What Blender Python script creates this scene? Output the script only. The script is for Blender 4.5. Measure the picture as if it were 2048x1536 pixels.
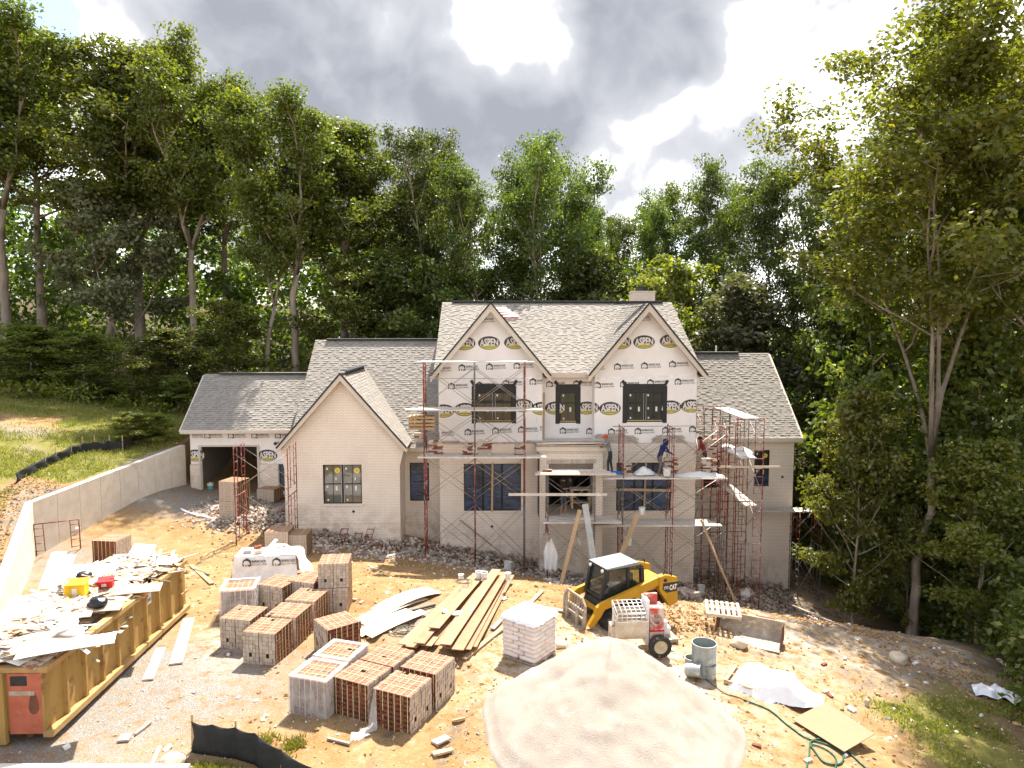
import bpy, bmesh, math, random
import numpy as np
from mathutils import Vector, Matrix, noise as mnoise

for o in list(bpy.data.objects):
    bpy.data.objects.remove(o)
SC = bpy.context.scene
COL = SC.collection
R = math.radians
random.seed(7)
RNG = np.random.default_rng(11)

# ------------------------------------------------------------------ camera
ZC = 9.2                      # metres above the yard (drone height)
FPX = 1420.0                  # focal length in pixels of a 2048 px wide picture
YAW = math.atan(40 / FPX)
PIT = math.atan(118 / FPX)
cam = bpy.data.cameras.new('camera')
cam.sensor_width = 36.0
cam.lens = FPX / 2048 * 36.0
cam.clip_start = 0.1
cam.clip_end = 3000
camo = bpy.data.objects.new('camera', cam)
COL.objects.link(camo)
camo.location = (0, 0, ZC)
camo.rotation_euler = (math.pi / 2 - PIT, 0, -YAW)
SC.camera = camo

# ------------------------------------------------------------------ sun, sky, exposure
SUN_EL, SUN_AZ = R(58), R(15)          # sun behind the house, a little to the right
sun = bpy.data.lights.new('sun', 'SUN')
sun.energy = 2.0
sun.angle = R(0.55)
sun.color = (1.0, 0.945, 0.86)
suno = bpy.data.objects.new('sun', sun)
COL.objects.link(suno)
sdir = Vector((math.sin(SUN_AZ) * math.cos(SUN_EL), math.cos(SUN_AZ) * math.cos(SUN_EL), math.sin(SUN_EL)))
suno.rotation_euler = (-sdir).to_track_quat('-Z', 'Y').to_euler()
suno.location = sdir * 60

SC.view_settings.view_transform = 'Standard'
SC.view_settings.look = 'None'
SC.view_settings.gamma = 1
SC.view_settings.use_curve_mapping = False
SC.view_settings.exposure = 2.78
SC.render.engine = 'CYCLES'
SC.cycles.use_denoising = True
SC.cycles.max_bounces = 6
SC.cycles.transparent_max_bounces = 8

_f = Vector((math.sin(YAW) * math.cos(PIT), math.cos(YAW) * math.cos(PIT), -math.sin(PIT)))
_r = Vector((math.cos(YAW), -math.sin(YAW), 0))
_u = _r.cross(_f)
def ray(px, py): return _f + _r * ((px - 1024) / FPX) - _u * ((py - 768) / FPX)
def P(px, py, Y):
    d = ray(px, py)
    return Vector((0, 0, ZC)) + d * (Y / d.y)
def XZ(px, py, Y):
    p = P(px, py, Y)
    return p.x, p.z

class NT:
    """tiny helper to write node trees"""
    def __init__(s, tree):
        s.t = tree
        s.n = tree.nodes
        s.l = tree.links
    def new(s, kind, **kw):
        n = s.n.new(kind)
        for k, v in kw.items():
            if k.startswith('i_'):
                n.inputs[k[2:].replace('_', ' ')].default_value = v
            else:
                setattr(n, k, v)
        return n
    def link(s, a, b): s.l.new(a, b)
    def math(s, op, a, b=None, c=None, clamp=False):
        n = s.n.new('ShaderNodeMath'); n.operation = op; n.use_clamp = clamp
        for i, v in enumerate((a, b, c)):
            if v is None: continue
            if isinstance(v, (int, float)): n.inputs[i].default_value = v
            else: s.l.new(v, n.inputs[i])
        return n.outputs[0]
    def vmath(s, op, a, b=None):
        n = s.n.new('ShaderNodeVectorMath'); n.operation = op
        for i, v in enumerate((a, b)):
            if v is None: continue
            if hasattr(v, 'is_linked') or hasattr(v, 'links'): s.l.new(v, n.inputs[i])
            elif isinstance(v, (int, float)):
                if op == 'SCALE': n.inputs['Scale'].default_value = v
                else: n.inputs[i].default_value = (v, v, v)
            else: n.inputs[i].default_value = v
        return n
    def smooth(s, v, a, b, lo=0.0, hi=1.0):
        n = s.n.new('ShaderNodeMapRange'); n.interpolation_type = 'SMOOTHSTEP'
        s.l.new(v, n.inputs['Value'])
        n.inputs['From Min'].default_value = a; n.inputs['From Max'].default_value = b
        n.inputs['To Min'].default_value = lo; n.inputs['To Max'].default_value = hi
        return n.outputs[0]
    def mix(s, fac, a, b, blend='MIX'):
        n = s.n.new('ShaderNodeMix'); n.data_type = 'RGBA'; n.blend_type = blend
        for i, v in ((0, fac), (6, a), (7, b)):
            if isinstance(v, (int, float)): n.inputs[i].default_value = v
            elif isinstance(v, (tuple, list)): n.inputs[i].default_value = (*v[:3], 1)
            else: s.l.new(v, n.inputs[i])
        return n.outputs[2]
    def noise(s, vec, scale, detail=4, rough=0.55, dist=0.0, out=0):
        n = s.n.new('ShaderNodeTexNoise')
        n.inputs['Scale'].default_value = scale; n.inputs['Detail'].default_value = detail
        n.inputs['Roughness'].default_value = rough; n.inputs['Distortion'].default_value = dist
        if vec is not None: s.l.new(vec, n.inputs['Vector'])
        return n.outputs[out]

def build_world():
    w = bpy.data.worlds.new('World'); SC.world = w; w.use_nodes = True
    t = NT(w.node_tree); t.n.clear()
    sky = t.new('ShaderNodeTexSky'); sky.sky_type = 'NISHITA'; sky.sun_disc = False
    sky.sun_elevation = SUN_EL; sky.sun_rotation = SUN_AZ
    sky.air_density = 1.0; sky.dust_density = 1.6; sky.ozone_density = 1.2
    blue = t.vmath('SCALE', sky.outputs[0]); blue.inputs['Scale'].default_value = 0.044
    blue = blue.outputs[0]
    co = t.new('ShaderNodeTexCoord').outputs['Generated']
    d = t.vmath('NORMALIZE', co).outputs[0]
    # billowing edges: push the direction around with noise before shaping the clouds
    wn = t.noise(d, 5.0, 3, 0.6, out=1)
    off = t.vmath('SUBTRACT', wn, 0.5).outputs[0]
    sc = t.vmath('SCALE', off); sc.inputs['Scale'].default_value = 0.12
    dw = t.vmath('ADD', d, sc.outputs[0]).outputs[0]
    up = t.vmath('ADD', dw, (sdir.x * .05, sdir.y * .02, .045)).outputs[0]
    n0 = t.noise(dw, 4.2, 7, 0.56); n1 = t.noise(up, 4.2, 4, 0.56)
    big = t.noise(d, 1.6, 1, 0.5)
    V = t.math('MULTIPLY_ADD', t.math('SUBTRACT', n0, 0.5), 1.15, 0.10)
    V = t.math('MULTIPLY_ADD', t.math('SUBTRACT', big, 0.5), 0.8, V)
    K = t.math('MULTIPLY_ADD', t.math('SUBTRACT', big, 0.5), 1.2, 0.05)
    # px, py of the photograph only name a direction in the sky; radius in radians
    for px, py, r, wt in ((250, 50, .14, .5), (600, 110, .36, .7), (900, 230, .22, .6), (1290, 70, .22, .6), (1000, 60, .16, .4), (1215, 350, .095, .65),
                          (1470, 340, .12, .55), (1560, 120, .22, .30), (1390, 240, .075, -.85), (120, 55, .06, -.7), (420, 15, .05, -.6), (1300, 285, .045, -.45)):
        dist = t.vmath('DISTANCE', dw, tuple(ray(px, py).normalized())).outputs['Value']
        V = t.math('MULTIPLY_ADD', t.smooth(dist, r, r * 0.3), wt, V)
    for px, py, r, wt in ((540, 120, .34, 1.0), (780, 190, .22, .6), (930, 260, .16, .6), (1090, 225, .13, .7), (1290, 60, .12, 1.1), (1360, 120, .08, .5), (250, 50, .16, -.5), (1000, 65, .15, -.75), (1215, 320, .08, -.5), (1225, 395, .05, .5)):
        dist = t.vmath('DISTANCE', dw, tuple(ray(px, py).normalized())).outputs['Value']
        K = t.math('MULTIPLY_ADD', t.smooth(dist, r, r * 0.2), wt, K)
    dens = t.smooth(V, 0.02, 0.17)
    lit = t.math('MULTIPLY', t.math('SUBTRACT', n0, n1), 2.2)
    wisps = t.math('MULTIPLY', t.math('SUBTRACT', t.noise(d, 11.0, 3, 0.6), 0.5), 0.35)
    b = t.math('SUBTRACT', 0.80, t.math('MULTIPLY', t.smooth(K, -0.15, 1.15), 0.72))
    b = t.math('ADD', t.math('ADD', b, lit), wisps)
    b = t.math('ADD', b, t.smooth(V, 0.34, 0.10, 0.0, 0.25), clamp=True)
    low = t.mix(b, (0.066, 0.070, 0.080), (0.150, 0.152, 0.158))
    ccol = t.mix(t.smooth(b, 0.58, 1.08), low, (0.42, 0.415, 0.41))
    col = t.mix(dens, blue, ccol)
    bg = t.new('ShaderNodeBackground'); t.link(col, bg.inputs[0]); bg.inputs[1].default_value = 1.0
    out = t.new('ShaderNodeOutputWorld'); t.link(bg.outputs[0], out.inputs[0])
build_world()

# ------------------------------------------------------------------ materials
MATS = {}
def pmat(name, c1, c2=None, scale=6.0, rough=0.8, bump=0.0, bscale=None, metal=0.0, detail=5, spec=0.3, wear=None, wscale=3.0, wamt=(0.55, 0.68), island=0.0, objrand=0.0, streak=None):
    """noise-mixed two colour surface; wear = third colour in patches; island = value jitter per mesh island"""
    m = bpy.data.materials.new(name); m.use_nodes = True
    t = NT(m.node_tree); b = t.n['Principled BSDF']
    b.inputs['Roughness'].default_value = rough; b.inputs['Metallic'].default_value = metal
    b.inputs['Specular IOR Level'].default_value = spec
    c2 = c2 or tuple(x * 0.8 for x in c1)
    co = t.new('ShaderNodeTexCoord').outputs['Object']
    oi = t.new('ShaderNodeObjectInfo').outputs['Random']
    cv = t.new('ShaderNodeCombineXYZ')
    o40 = t.math('MULTIPLY', oi, 40.0)
    for i in range(3): t.link(o40, cv.inputs[i])
    co = t.vmath('ADD', co, cv.outputs[0]).outputs[0]
    if streak:
        co2 = t.vmath('MULTIPLY', co, streak).outputs[0]
    else: co2 = co
    n = t.noise(co2, scale, detail, 0.6)
    col = t.mix(t.smooth(n, 0.3, 0.7), c1, c2)
    if wear:
        wn = t.noise(co, wscale, 6, 0.65)
        col = t.mix(t.smooth(wn, *wamt), col, wear)
    if island or objrand:
        if island:
            rr = t.new('ShaderNodeNewGeometry').outputs['Random Per Island']; amt = island
        else:
            rr = oi; amt = objrand
        hv = t.new('ShaderNodeHueSaturation')
        t.link(col, hv.inputs['Color'])
        t.link(t.math('MULTIPLY_ADD', rr, 2 * amt, 1 - amt), hv.inputs['Value'])
        col = hv.outputs[0]
    t.link(col, b.inputs['Base Color'])
    if bump:
        bn = t.noise(co2, bscale or scale * 4, 4, 0.6)
        bp = t.new('ShaderNodeBump'); bp.inputs['Strength'].default_value = bump; bp.inputs['Distance'].default_value = 0.02
        t.link(bn, bp.inputs['Height']); t.link(bp.outputs[0], b.inputs['Normal'])
    MATS[name] = m
    return m

pmat('shingle', (0.275, 0.245, 0.21), (0.235, 0.21, 0.178), 9, 0.95, 0.2, 60, island=0.09)
pmat('shingle_under', (0.06, 0.058, 0.055), None, 9, 0.9)
pmat('ridge_vent', (0.03, 0.03, 0.035), None, 9, 0.8)
pmat('trim', (0.60, 0.52, 0.43), (0.56, 0.48, 0.39), 2, 0.6)
pmat('drip_edge', (0.025, 0.025, 0.028), None, 6, 0.5)
pmat('soffit_wood', (0.42, 0.27, 0.14), (0.32, 0.19, 0.09), 8, 0.8)
pmat('wrap', (0.85, 0.79, 0.74), (0.80, 0.735, 0.685), 1.3, 0.5, 0.55, 3.2, wear=(0.74, 0.67, 0.61), wscale=0.8, wamt=(0.58, 0.75))
pmat('wrap_seam', (0.86, 0.84, 0.82), None, 4, 0.4)
pmat('print_black', (0.05, 0.043, 0.042), (0.075, 0.065, 0.06), 14, 0.6)
pmat('print_white', (0.77, 0.71, 0.665), None, 3, 0.6)
pmat('print_yellow', (0.56, 0.47, 0.10), (0.48, 0.40, 0.09), 8, 0.6)
pmat('flashing', (0.018, 0.017, 0.017), (0.03, 0.028, 0.027), 8, 0.45, 0.5, 14)
pmat('bronze_frame', (0.022, 0.02, 0.018), None, 6, 0.4)
pmat('gold_sill', (0.55, 0.38, 0.12), None, 6, 0.5)
pmat('sticker', (0.75, 0.74, 0.70), None, 6, 0.6)
pmat('sticker_yellow', (0.78, 0.60, 0.10), None, 6, 0.6)
pmat('blue_film', (0.035, 0.075, 0.155), (0.005, 0.010, 0.022), 1.3, 0.22, 1.0, 7, streak=(.7, 1, 1.8), spec=0.6, wear=(0.07, 0.13, 0.22), wscale=3.5, wamt=(0.60, 0.72))
pmat('blue_plastic', (0.02, 0.12, 0.42), None, 6, 0.45, 0.3, 12)
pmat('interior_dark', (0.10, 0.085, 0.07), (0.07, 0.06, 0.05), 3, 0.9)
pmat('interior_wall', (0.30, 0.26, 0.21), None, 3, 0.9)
pmat('concrete', (0.66, 0.59, 0.485), (0.57, 0.50, 0.40), 2.2, 0.9, 0.3, 14, wear=(0.46, 0.36, 0.22), wscale=0.9, wamt=(0.60, 0.76))
pmat('wood', (0.50, 0.35, 0.20), (0.41, 0.275, 0.145), 5, 0.8, 0.25, 30, streak=(0.15, 2, 2), objrand=0.18)
pmat('wood_grey', (0.40, 0.34, 0.27), (0.30, 0.245, 0.19), 5, 0.85, 0.3, 30, streak=(0.15, 2, 2), objrand=0.2, wear=(0.55, 0.51, 0.45), wscale=2.5)
pmat('wood_pale', (0.60, 0.49, 0.36), (0.53, 0.42, 0.30), 5, 0.75, 0.2, 30, streak=(0.15, 2, 2), objrand=0.10)
pmat('osb', (0.31, 0.205, 0.12), (0.255, 0.165, 0.09), 30, 0.8, 0.2, 60, objrand=0.10)
pmat('siding', (0.36, 0.205, 0.11), (0.30, 0.165, 0.085), 3, 0.7, 0.1, 40, objrand=0.12)
pmat('plank_dusty', (0.62, 0.55, 0.47), (0.50, 0.43, 0.35), 4, 0.9, 0.3, 24, wear=(0.70, 0.66, 0.60), wscale=2.0, objrand=0.12)
pmat('aluminium', (0.62, 0.61, 0.58), (0.50, 0.49, 0.46), 3, 0.55, 0.2, 16, metal=0.25, objrand=0.08)
pmat('scaffold_red', (0.25, 0.05, 0.035), (0.19, 0.04, 0.03), 5, 0.6, 0.2, 40, wear=(0.45, 0.37, 0.31), wscale=6, wamt=(0.53, 0.62), objrand=0.2)
pmat('scaffold_grey', (0.20, 0.17, 0.145), (0.14, 0.12, 0.10), 5, 0.6, 0.2, 40, wear=(0.45, 0.40, 0.34), wscale=5, wamt=(0.54, 0.64), objrand=0.2)
pmat('brace_steel', (0.42, 0.37, 0.32), (0.27, 0.22, 0.18), 4, 0.5, metal=0.3, objrand=0.15)
pmat('brick_white', (0.50, 0.41, 0.335), (0.43, 0.35, 0.28), 9, 0.9, 0.4, 40, objrand=0.17)
pmat('brick_red', (0.215, 0.070, 0.036), (0.145, 0.046, 0.025), 9, 0.9, 0.4, 40, objrand=0.22)
pmat('brick_top', (0.26, 0.112, 0.07), (0.33, 0.18, 0.125), 9, 0.9, 0.4, 40, objrand=0.16)
pmat('brick_core', (0.035, 0.016, 0.012), None, 9, 0.95)
pmat('strap', (0.55, 0.50, 0.20), (0.62, 0.58, 0.34), 6, 0.5)
pmat('rubble', (0.47, 0.395, 0.325), (0.29, 0.235, 0.185), 4, 0.95, 0.3, 30, island=0.45, wear=(0.25, 0.115, 0.075), wscale=2.6, wamt=(0.56, 0.60))
pmat('stone', (0.55, 0.46, 0.34), (0.44, 0.35, 0.24), 4, 0.95, 0.5, 20, island=0.3, objrand=0.0)
pmat('clod', (0.42, 0.25, 0.11), (0.30, 0.17, 0.07), 6, 0.95, 0.5, 20, island=0.3)
pmat('dumpster_tan', (0.375, 0.232, 0.072), (0.30, 0.178, 0.05), 1.8, 0.75, 0.35, 20, wear=(0.19, 0.09, 0.035), wscale=2.2, wamt=(0.54, 0.70), streak=(1, 1, .4))
pmat('dumpster_edge', (0.42, 0.265, 0.11), (0.33, 0.195, 0.07), 2.5, 0.75, wear=(0.27, 0.13, 0.05), wscale=2.6, wamt=(0.62, 0.76))
pmat('dumpster_red', (0.45, 0.13, 0.075), (0.36, 0.095, 0.055), 2.5, 0.75, 0.2, 30, wear=(0.42, 0.22, 0.08), wscale=2.4, wamt=(0.58, 0.7))
pmat('rust', (0.17, 0.07, 0.035), (0.11, 0.05, 0.03), 5, 0.9)
pmat('cardboard', (0.58, 0.43, 0.29), (0.50, 0.36, 0.23), 3, 0.9, objrand=0.16)
pmat('drywall', (0.80, 0.78, 0.75), (0.74, 0.71, 0.67), 2, 0.85, objrand=0.06)
pmat('box_yellow', (0.75, 0.47, 0.02), None, 4, 0.7)
pmat('box_red', (0.60, 0.03, 0.03), None, 4, 0.7)
pmat('black_plastic', (0.015, 0.015, 0.017), (0.022, 0.022, 0.024), 5, 0.35, 0.6, 9)
pmat('black_fabric', (0.022, 0.022, 0.021), (0.032, 0.031, 0.028), 6, 0.85, 0.4, 60)
pmat('white_plastic', (0.80, 0.79, 0.78), (0.74, 0.73, 0.72), 3, 0.4, 0.6, 7)
pmat('bag_paper', (0.74, 0.66, 0.60), (0.66, 0.56, 0.50), 4, 0.7, 0.4, 12, wear=(0.60, 0.40, 0.36), wscale=5, wamt=(0.6, 0.7), objrand=0.06)
pmat('sand', (0.335, 0.285, 0.232), (0.295, 0.248, 0.20), 1.6, 0.95, 0.9, 34, wear=(0.355, 0.305, 0.265), wscale=5)
pmat('galvanized', (0.36, 0.38, 0.36), (0.27, 0.29, 0.28), 5, 0.55, 0.15, 24, metal=0.35, wear=(0.55, 0.53, 0.48), wscale=4)
pmat('bucket_white', (0.72, 0.70, 0.66), (0.62, 0.59, 0.54), 5, 0.5, wear=(0.5, 0.46, 0.4), wscale=5)
pmat('cat_yellow', (0.47, 0.25, 0.012), (0.41, 0.21, 0.012), 3, 0.5, 0.05, 30, wear=(0.60, 0.49, 0.33), wscale=7, wamt=(0.64, 0.74))
pmat('cat_black', (0.02, 0.02, 0.021), (0.035, 0.033, 0.03), 6, 0.45, wear=(0.28, 0.25, 0.20), wscale=10, wamt=(0.66, 0.74))
pmat('cab_roof', (0.24, 0.265, 0.24), (0.18, 0.20, 0.18), 4, 0.5)
pmat('steel_dusty', (0.40, 0.33, 0.25), (0.28, 0.225, 0.17), 5, 0.8, 0.3, 24, wear=(0.56, 0.48, 0.37), wscale=4)
pmat('rubber', (0.025, 0.024, 0.023), (0.05, 0.045, 0.038), 5, 0.85, 0.4, 20, wear=(0.30, 0.25, 0.19), wscale=5, wamt=(0.58, 0.7))
pmat('mixer_red', (0.47, 0.05, 0.035), (0.42, 0.13, 0.09), 4, 0.7, 0.2, 20, wear=(0.60, 0.47, 0.39), wscale=3.2, wamt=(0.46, 0.6))
pmat('mixer_drum', (0.58, 0.50, 0.40), (0.47, 0.37, 0.27), 5, 0.85, 0.3, 24)
pmat('mortar_white', (0.74, 0.71, 0.67), (0.66, 0.62, 0.57), 6, 0.8, 0.3, 20)
pmat('wheel_tan', (0.55, 0.45, 0.28), None, 6, 0.6)
pmat('hose_green', (0.02, 0.10, 0.06), None, 6, 0.5)
pmat('rope_grey', (0.14, 0.13, 0.10), None, 6, 0.8)
pmat('skin', (0.30, 0.165, 0.105), None, 6, 0.6)
pmat('navy', (0.012, 0.018, 0.075), (0.02, 0.027, 0.09), 8, 0.9)
pmat('khaki', (0.13, 0.095, 0.06), (0.18, 0.135, 0.09), 8, 0.9)
pmat('tee_black', (0.03, 0.024, 0.02), None, 8, 0.9)
pmat('shorts_grey', (0.075, 0.08, 0.09), None, 8, 0.9)
pmat('shirt_grey', (0.19, 0.20, 0.22), None, 8, 0.9)
pmat('maroon', (0.17, 0.022, 0.025), None, 8, 0.9)
pmat('trouser_dark', (0.035, 0.034, 0.036), None, 8, 0.9)
pmat('shoe', (0.33, 0.28, 0.23), None, 8, 0.8)
pmat('cap_red', (0.60, 0.05, 0.02), None, 8, 0.7)
pmat('hair_dark', (0.015, 0.011, 0.009), None, 8, 0.8)
pmat('teal', (0.10, 0.42, 0.40), None, 6, 0.5)
pmat('bark', (0.36, 0.285, 0.215), (0.22, 0.17, 0.125), 4, 0.95, 0.8, 12, streak=(1, 1, 0.25), objrand=0.25, wear=(0.36, 0.31, 0.26), wscale=1.4)
pmat('red_bundle', (0.42, 0.10, 0.09), (0.62, 0.42, 0.40), 6, 0.6)

def glass_mat(name, tint=(0.05, 0.055, 0.05), alpha=0.35):
    m = bpy.data.materials.new(name); m.use_nodes = True
    t = NT(m.node_tree); b = t.n['Principled BSDF']
    b.inputs['Base Color'].default_value = (*tint, 1); b.inputs['Roughness'].default_value = 0.06
    b.inputs['Specular IOR Level'].default_value = 0.9
    b.inputs['Alpha'].default_value = 1 - alpha
    MATS[name] = m
glass_mat('glass', (0.045, 0.05, 0.045), 0.25)
glass_mat('glass_pale_reflection', (0.15, 0.135, 0.105), 0.15)  # pale reflection put into the pane colour as beige
glass_mat('cab_glass', (0.03, 0.036, 0.03), 0.22)

def film_mat(name, alpha, col=(0.8, 0.79, 0.78)):
    m = bpy.data.materials.new(name); m.use_nodes = True
    t = NT(m.node_tree); b = t.n['Principled BSDF']
    b.inputs['Base Color'].default_value = (*col, 1); b.inputs['Roughness'].default_value = 0.3
    co = t.new('ShaderNodeTexCoord').outputs['Object']
    n = t.noise(co, 3.0, 4, 0.5, 0.6)
    t.link(t.smooth(n, 0.3, 0.75, alpha * 0.7, min(1, alpha * 1.3)), b.inputs['Alpha'])
    bp = t.new('ShaderNodeBump'); bp.inputs['Strength'].default_value = 0.6; bp.inputs['Distance'].default_value = 0.03
    t.link(n, bp.inputs['Height']); t.link(bp.outputs[0], b.inputs['Normal'])
    MATS[name] = m
film_mat('clear_wrap', 0.34)
film_mat('clear_tail', 0.45)

def brick_wall_mat(name, c1, c2, mortar, msize=0.010, bumpv=0.55):
    m = bpy.data.materials.new(name); m.use_nodes = True
    t = NT(m.node_tree); b = t.n['Principled BSDF']
    b.inputs['Roughness'].default_value = 0.85; b.inputs['Specular IOR Level'].default_value = 0.25
    co = t.new('ShaderNodeTexCoord').outputs['Object']
    s = t.new('ShaderNodeSeparateXYZ'); t.link(co, s.inputs[0])
    c = t.new('ShaderNodeCombineXYZ'); t.link(t.math('ADD', s.outputs[0], s.outputs[1]), c.inputs[0]); t.link(s.outputs[2], c.inputs[1])
    br = t.new('ShaderNodeTexBrick'); t.link(c.outputs[0], br.inputs['Vector'])
    br.inputs['Scale'].default_value = 1.0; br.inputs['Brick Width'].default_value = 0.21; br.inputs['Row Height'].default_value = 0.074
    br.inputs['Mortar Size'].default_value = msize; br.inputs['Mortar Smooth'].default_value = 0.35
    br.inputs['Color1'].default_value = (*c1, 1); br.inputs['Color2'].default_value = (*c2, 1); br.inputs['Mortar'].default_value = (*mortar, 1)
    big = t.noise(co, 0.55, 5, 0.6)
    col = t.mix(t.smooth(big, 0.35, 0.72, 0.0, 0.20), br.outputs['Color'], (0.40, 0.32, 0.25))
    sm = t.noise(co, 7, 5, 0.65)
    col = t.mix(t.smooth(sm, 0.62, 0.8, 0.0, 0.25), col, (0.38, 0.31, 0.25))
    zz = t.math('ADD', s.outputs[2], t.math('MULTIPLY', s.outputs[0], 0.17))
    spl = t.math('MULTIPLY', t.smooth(zz, 2.3, 0.6), t.smooth(t.noise(co, 1.8, 6, 0.7), 0.42, 0.66))
    col = t.mix(t.math('MULTIPLY', spl, 0.55), col, (0.36, 0.26, 0.17))
    t.link(col, b.inputs['Base Color'])
    bp = t.new('ShaderNodeBump'); bp.inputs['Strength'].default_value = bumpv; bp.inputs['Distance'].default_value = 0.008
    h = t.math('ADD', t.math('MULTIPLY', br.outputs['Fac'], -1.0), t.math('MULTIPLY', t.noise(co, 40, 3), 0.5))
    t.link(h, bp.inputs['Height']); t.link(bp.outputs[0], b.inputs['Normal'])
    MATS[name] = m
brick_wall_mat('painted_brick', (0.85, 0.745, 0.63), (0.81, 0.70, 0.585), (0.60, 0.50, 0.405), 0.010)
brick_wall_mat('raw_white_brick', (0.82, 0.72, 0.605), (0.75, 0.645, 0.53), (0.46, 0.38, 0.31), 0.010)

def leaf_mat(name, c1, c2, c3, transl=0.48):
    m = bpy.data.materials.new(name); m.use_nodes = True
    t = NT(m.node_tree); t.n.clear()
    g = t.new('ShaderNodeNewGeometry')
    rnd = g.outputs['Random Per Island']
    oi = t.new('ShaderNodeObjectInfo').outputs['Random']
    co = t.new('ShaderNodeTexCoord').outputs['Object']
    big = t.noise(co, 0.45, 3, 0.6)
    k = t.math('ADD', t.math('MULTIPLY', rnd, 0.55), t.math('MULTIPLY', t.smooth(big, 0.3, 0.7), 0.45))
    col = t.mix(k, c1, c2)
    col = t.mix(t.smooth(rnd, 0.86, 1.0, 0, 0.8), col, c3)
    hv = t.new('ShaderNodeHueSaturation'); t.link(col, hv.inputs['Color'])
    t.link(t.math('MULTIPLY_ADD', oi, 0.03, 0.474), hv.inputs['Hue'])
    t.link(t.math('MULTIPLY_ADD', oi, 0.5, 0.75), hv.inputs['Value'])
    col = hv.outputs[0]
    df = t.new('ShaderNodeBsdfDiffuse'); t.link(col, df.inputs[0])
    tr = t.new('ShaderNodeBsdfTranslucent')
    tc = t.mix(1.0, col, (1.25, 1.4, 0.42), 'MULTIPLY')
    t.link(tc, tr.inputs[0])
    gl = t.new('ShaderNodeBsdfGlossy'); gl.inputs['Roughness'].default_value = 0.45; gl.inputs[0].default_value = (0.7, 0.75, 0.7, 1)
    mx = t.new('ShaderNodeMixShader'); mx.inputs[0].default_value = transl
    t.link(df.outputs[0], mx.inputs[1]); t.link(tr.outputs[0], mx.inputs[2])
    m2 = t.new('ShaderNodeMixShader'); m2.inputs[0].default_value = 0.045
    t.link(mx.outputs[0], m2.inputs[1]); t.link(gl.outputs[0], m2.inputs[2])
    out = t.new('ShaderNodeOutputMaterial'); t.link(m2.outputs[0], out.inputs[0])
    MATS[name] = m
leaf_mat('leaf_dark', (0.050, 0.080, 0.017), (0.115, 0.145, 0.027), (0.26, 0.25, 0.045))
leaf_mat('leaf_olive', (0.068, 0.095, 0.016), (0.155, 0.175, 0.028), (0.33, 0.30, 0.05))
leaf_mat('leaf_bright', (0.105, 0.135, 0.020), (0.21, 0.225, 0.032), (0.38, 0.34, 0.05), 0.52)
leaf_mat('leaf_pale', (0.12, 0.13, 0.06), (0.19, 0.19, 0.10), (0.27, 0.25, 0.14), 0.3)
leaf_mat('grass_blade', (0.13, 0.16, 0.03), (0.27, 0.25, 0.05), (0.42, 0.33, 0.10), 0.4)

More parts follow.
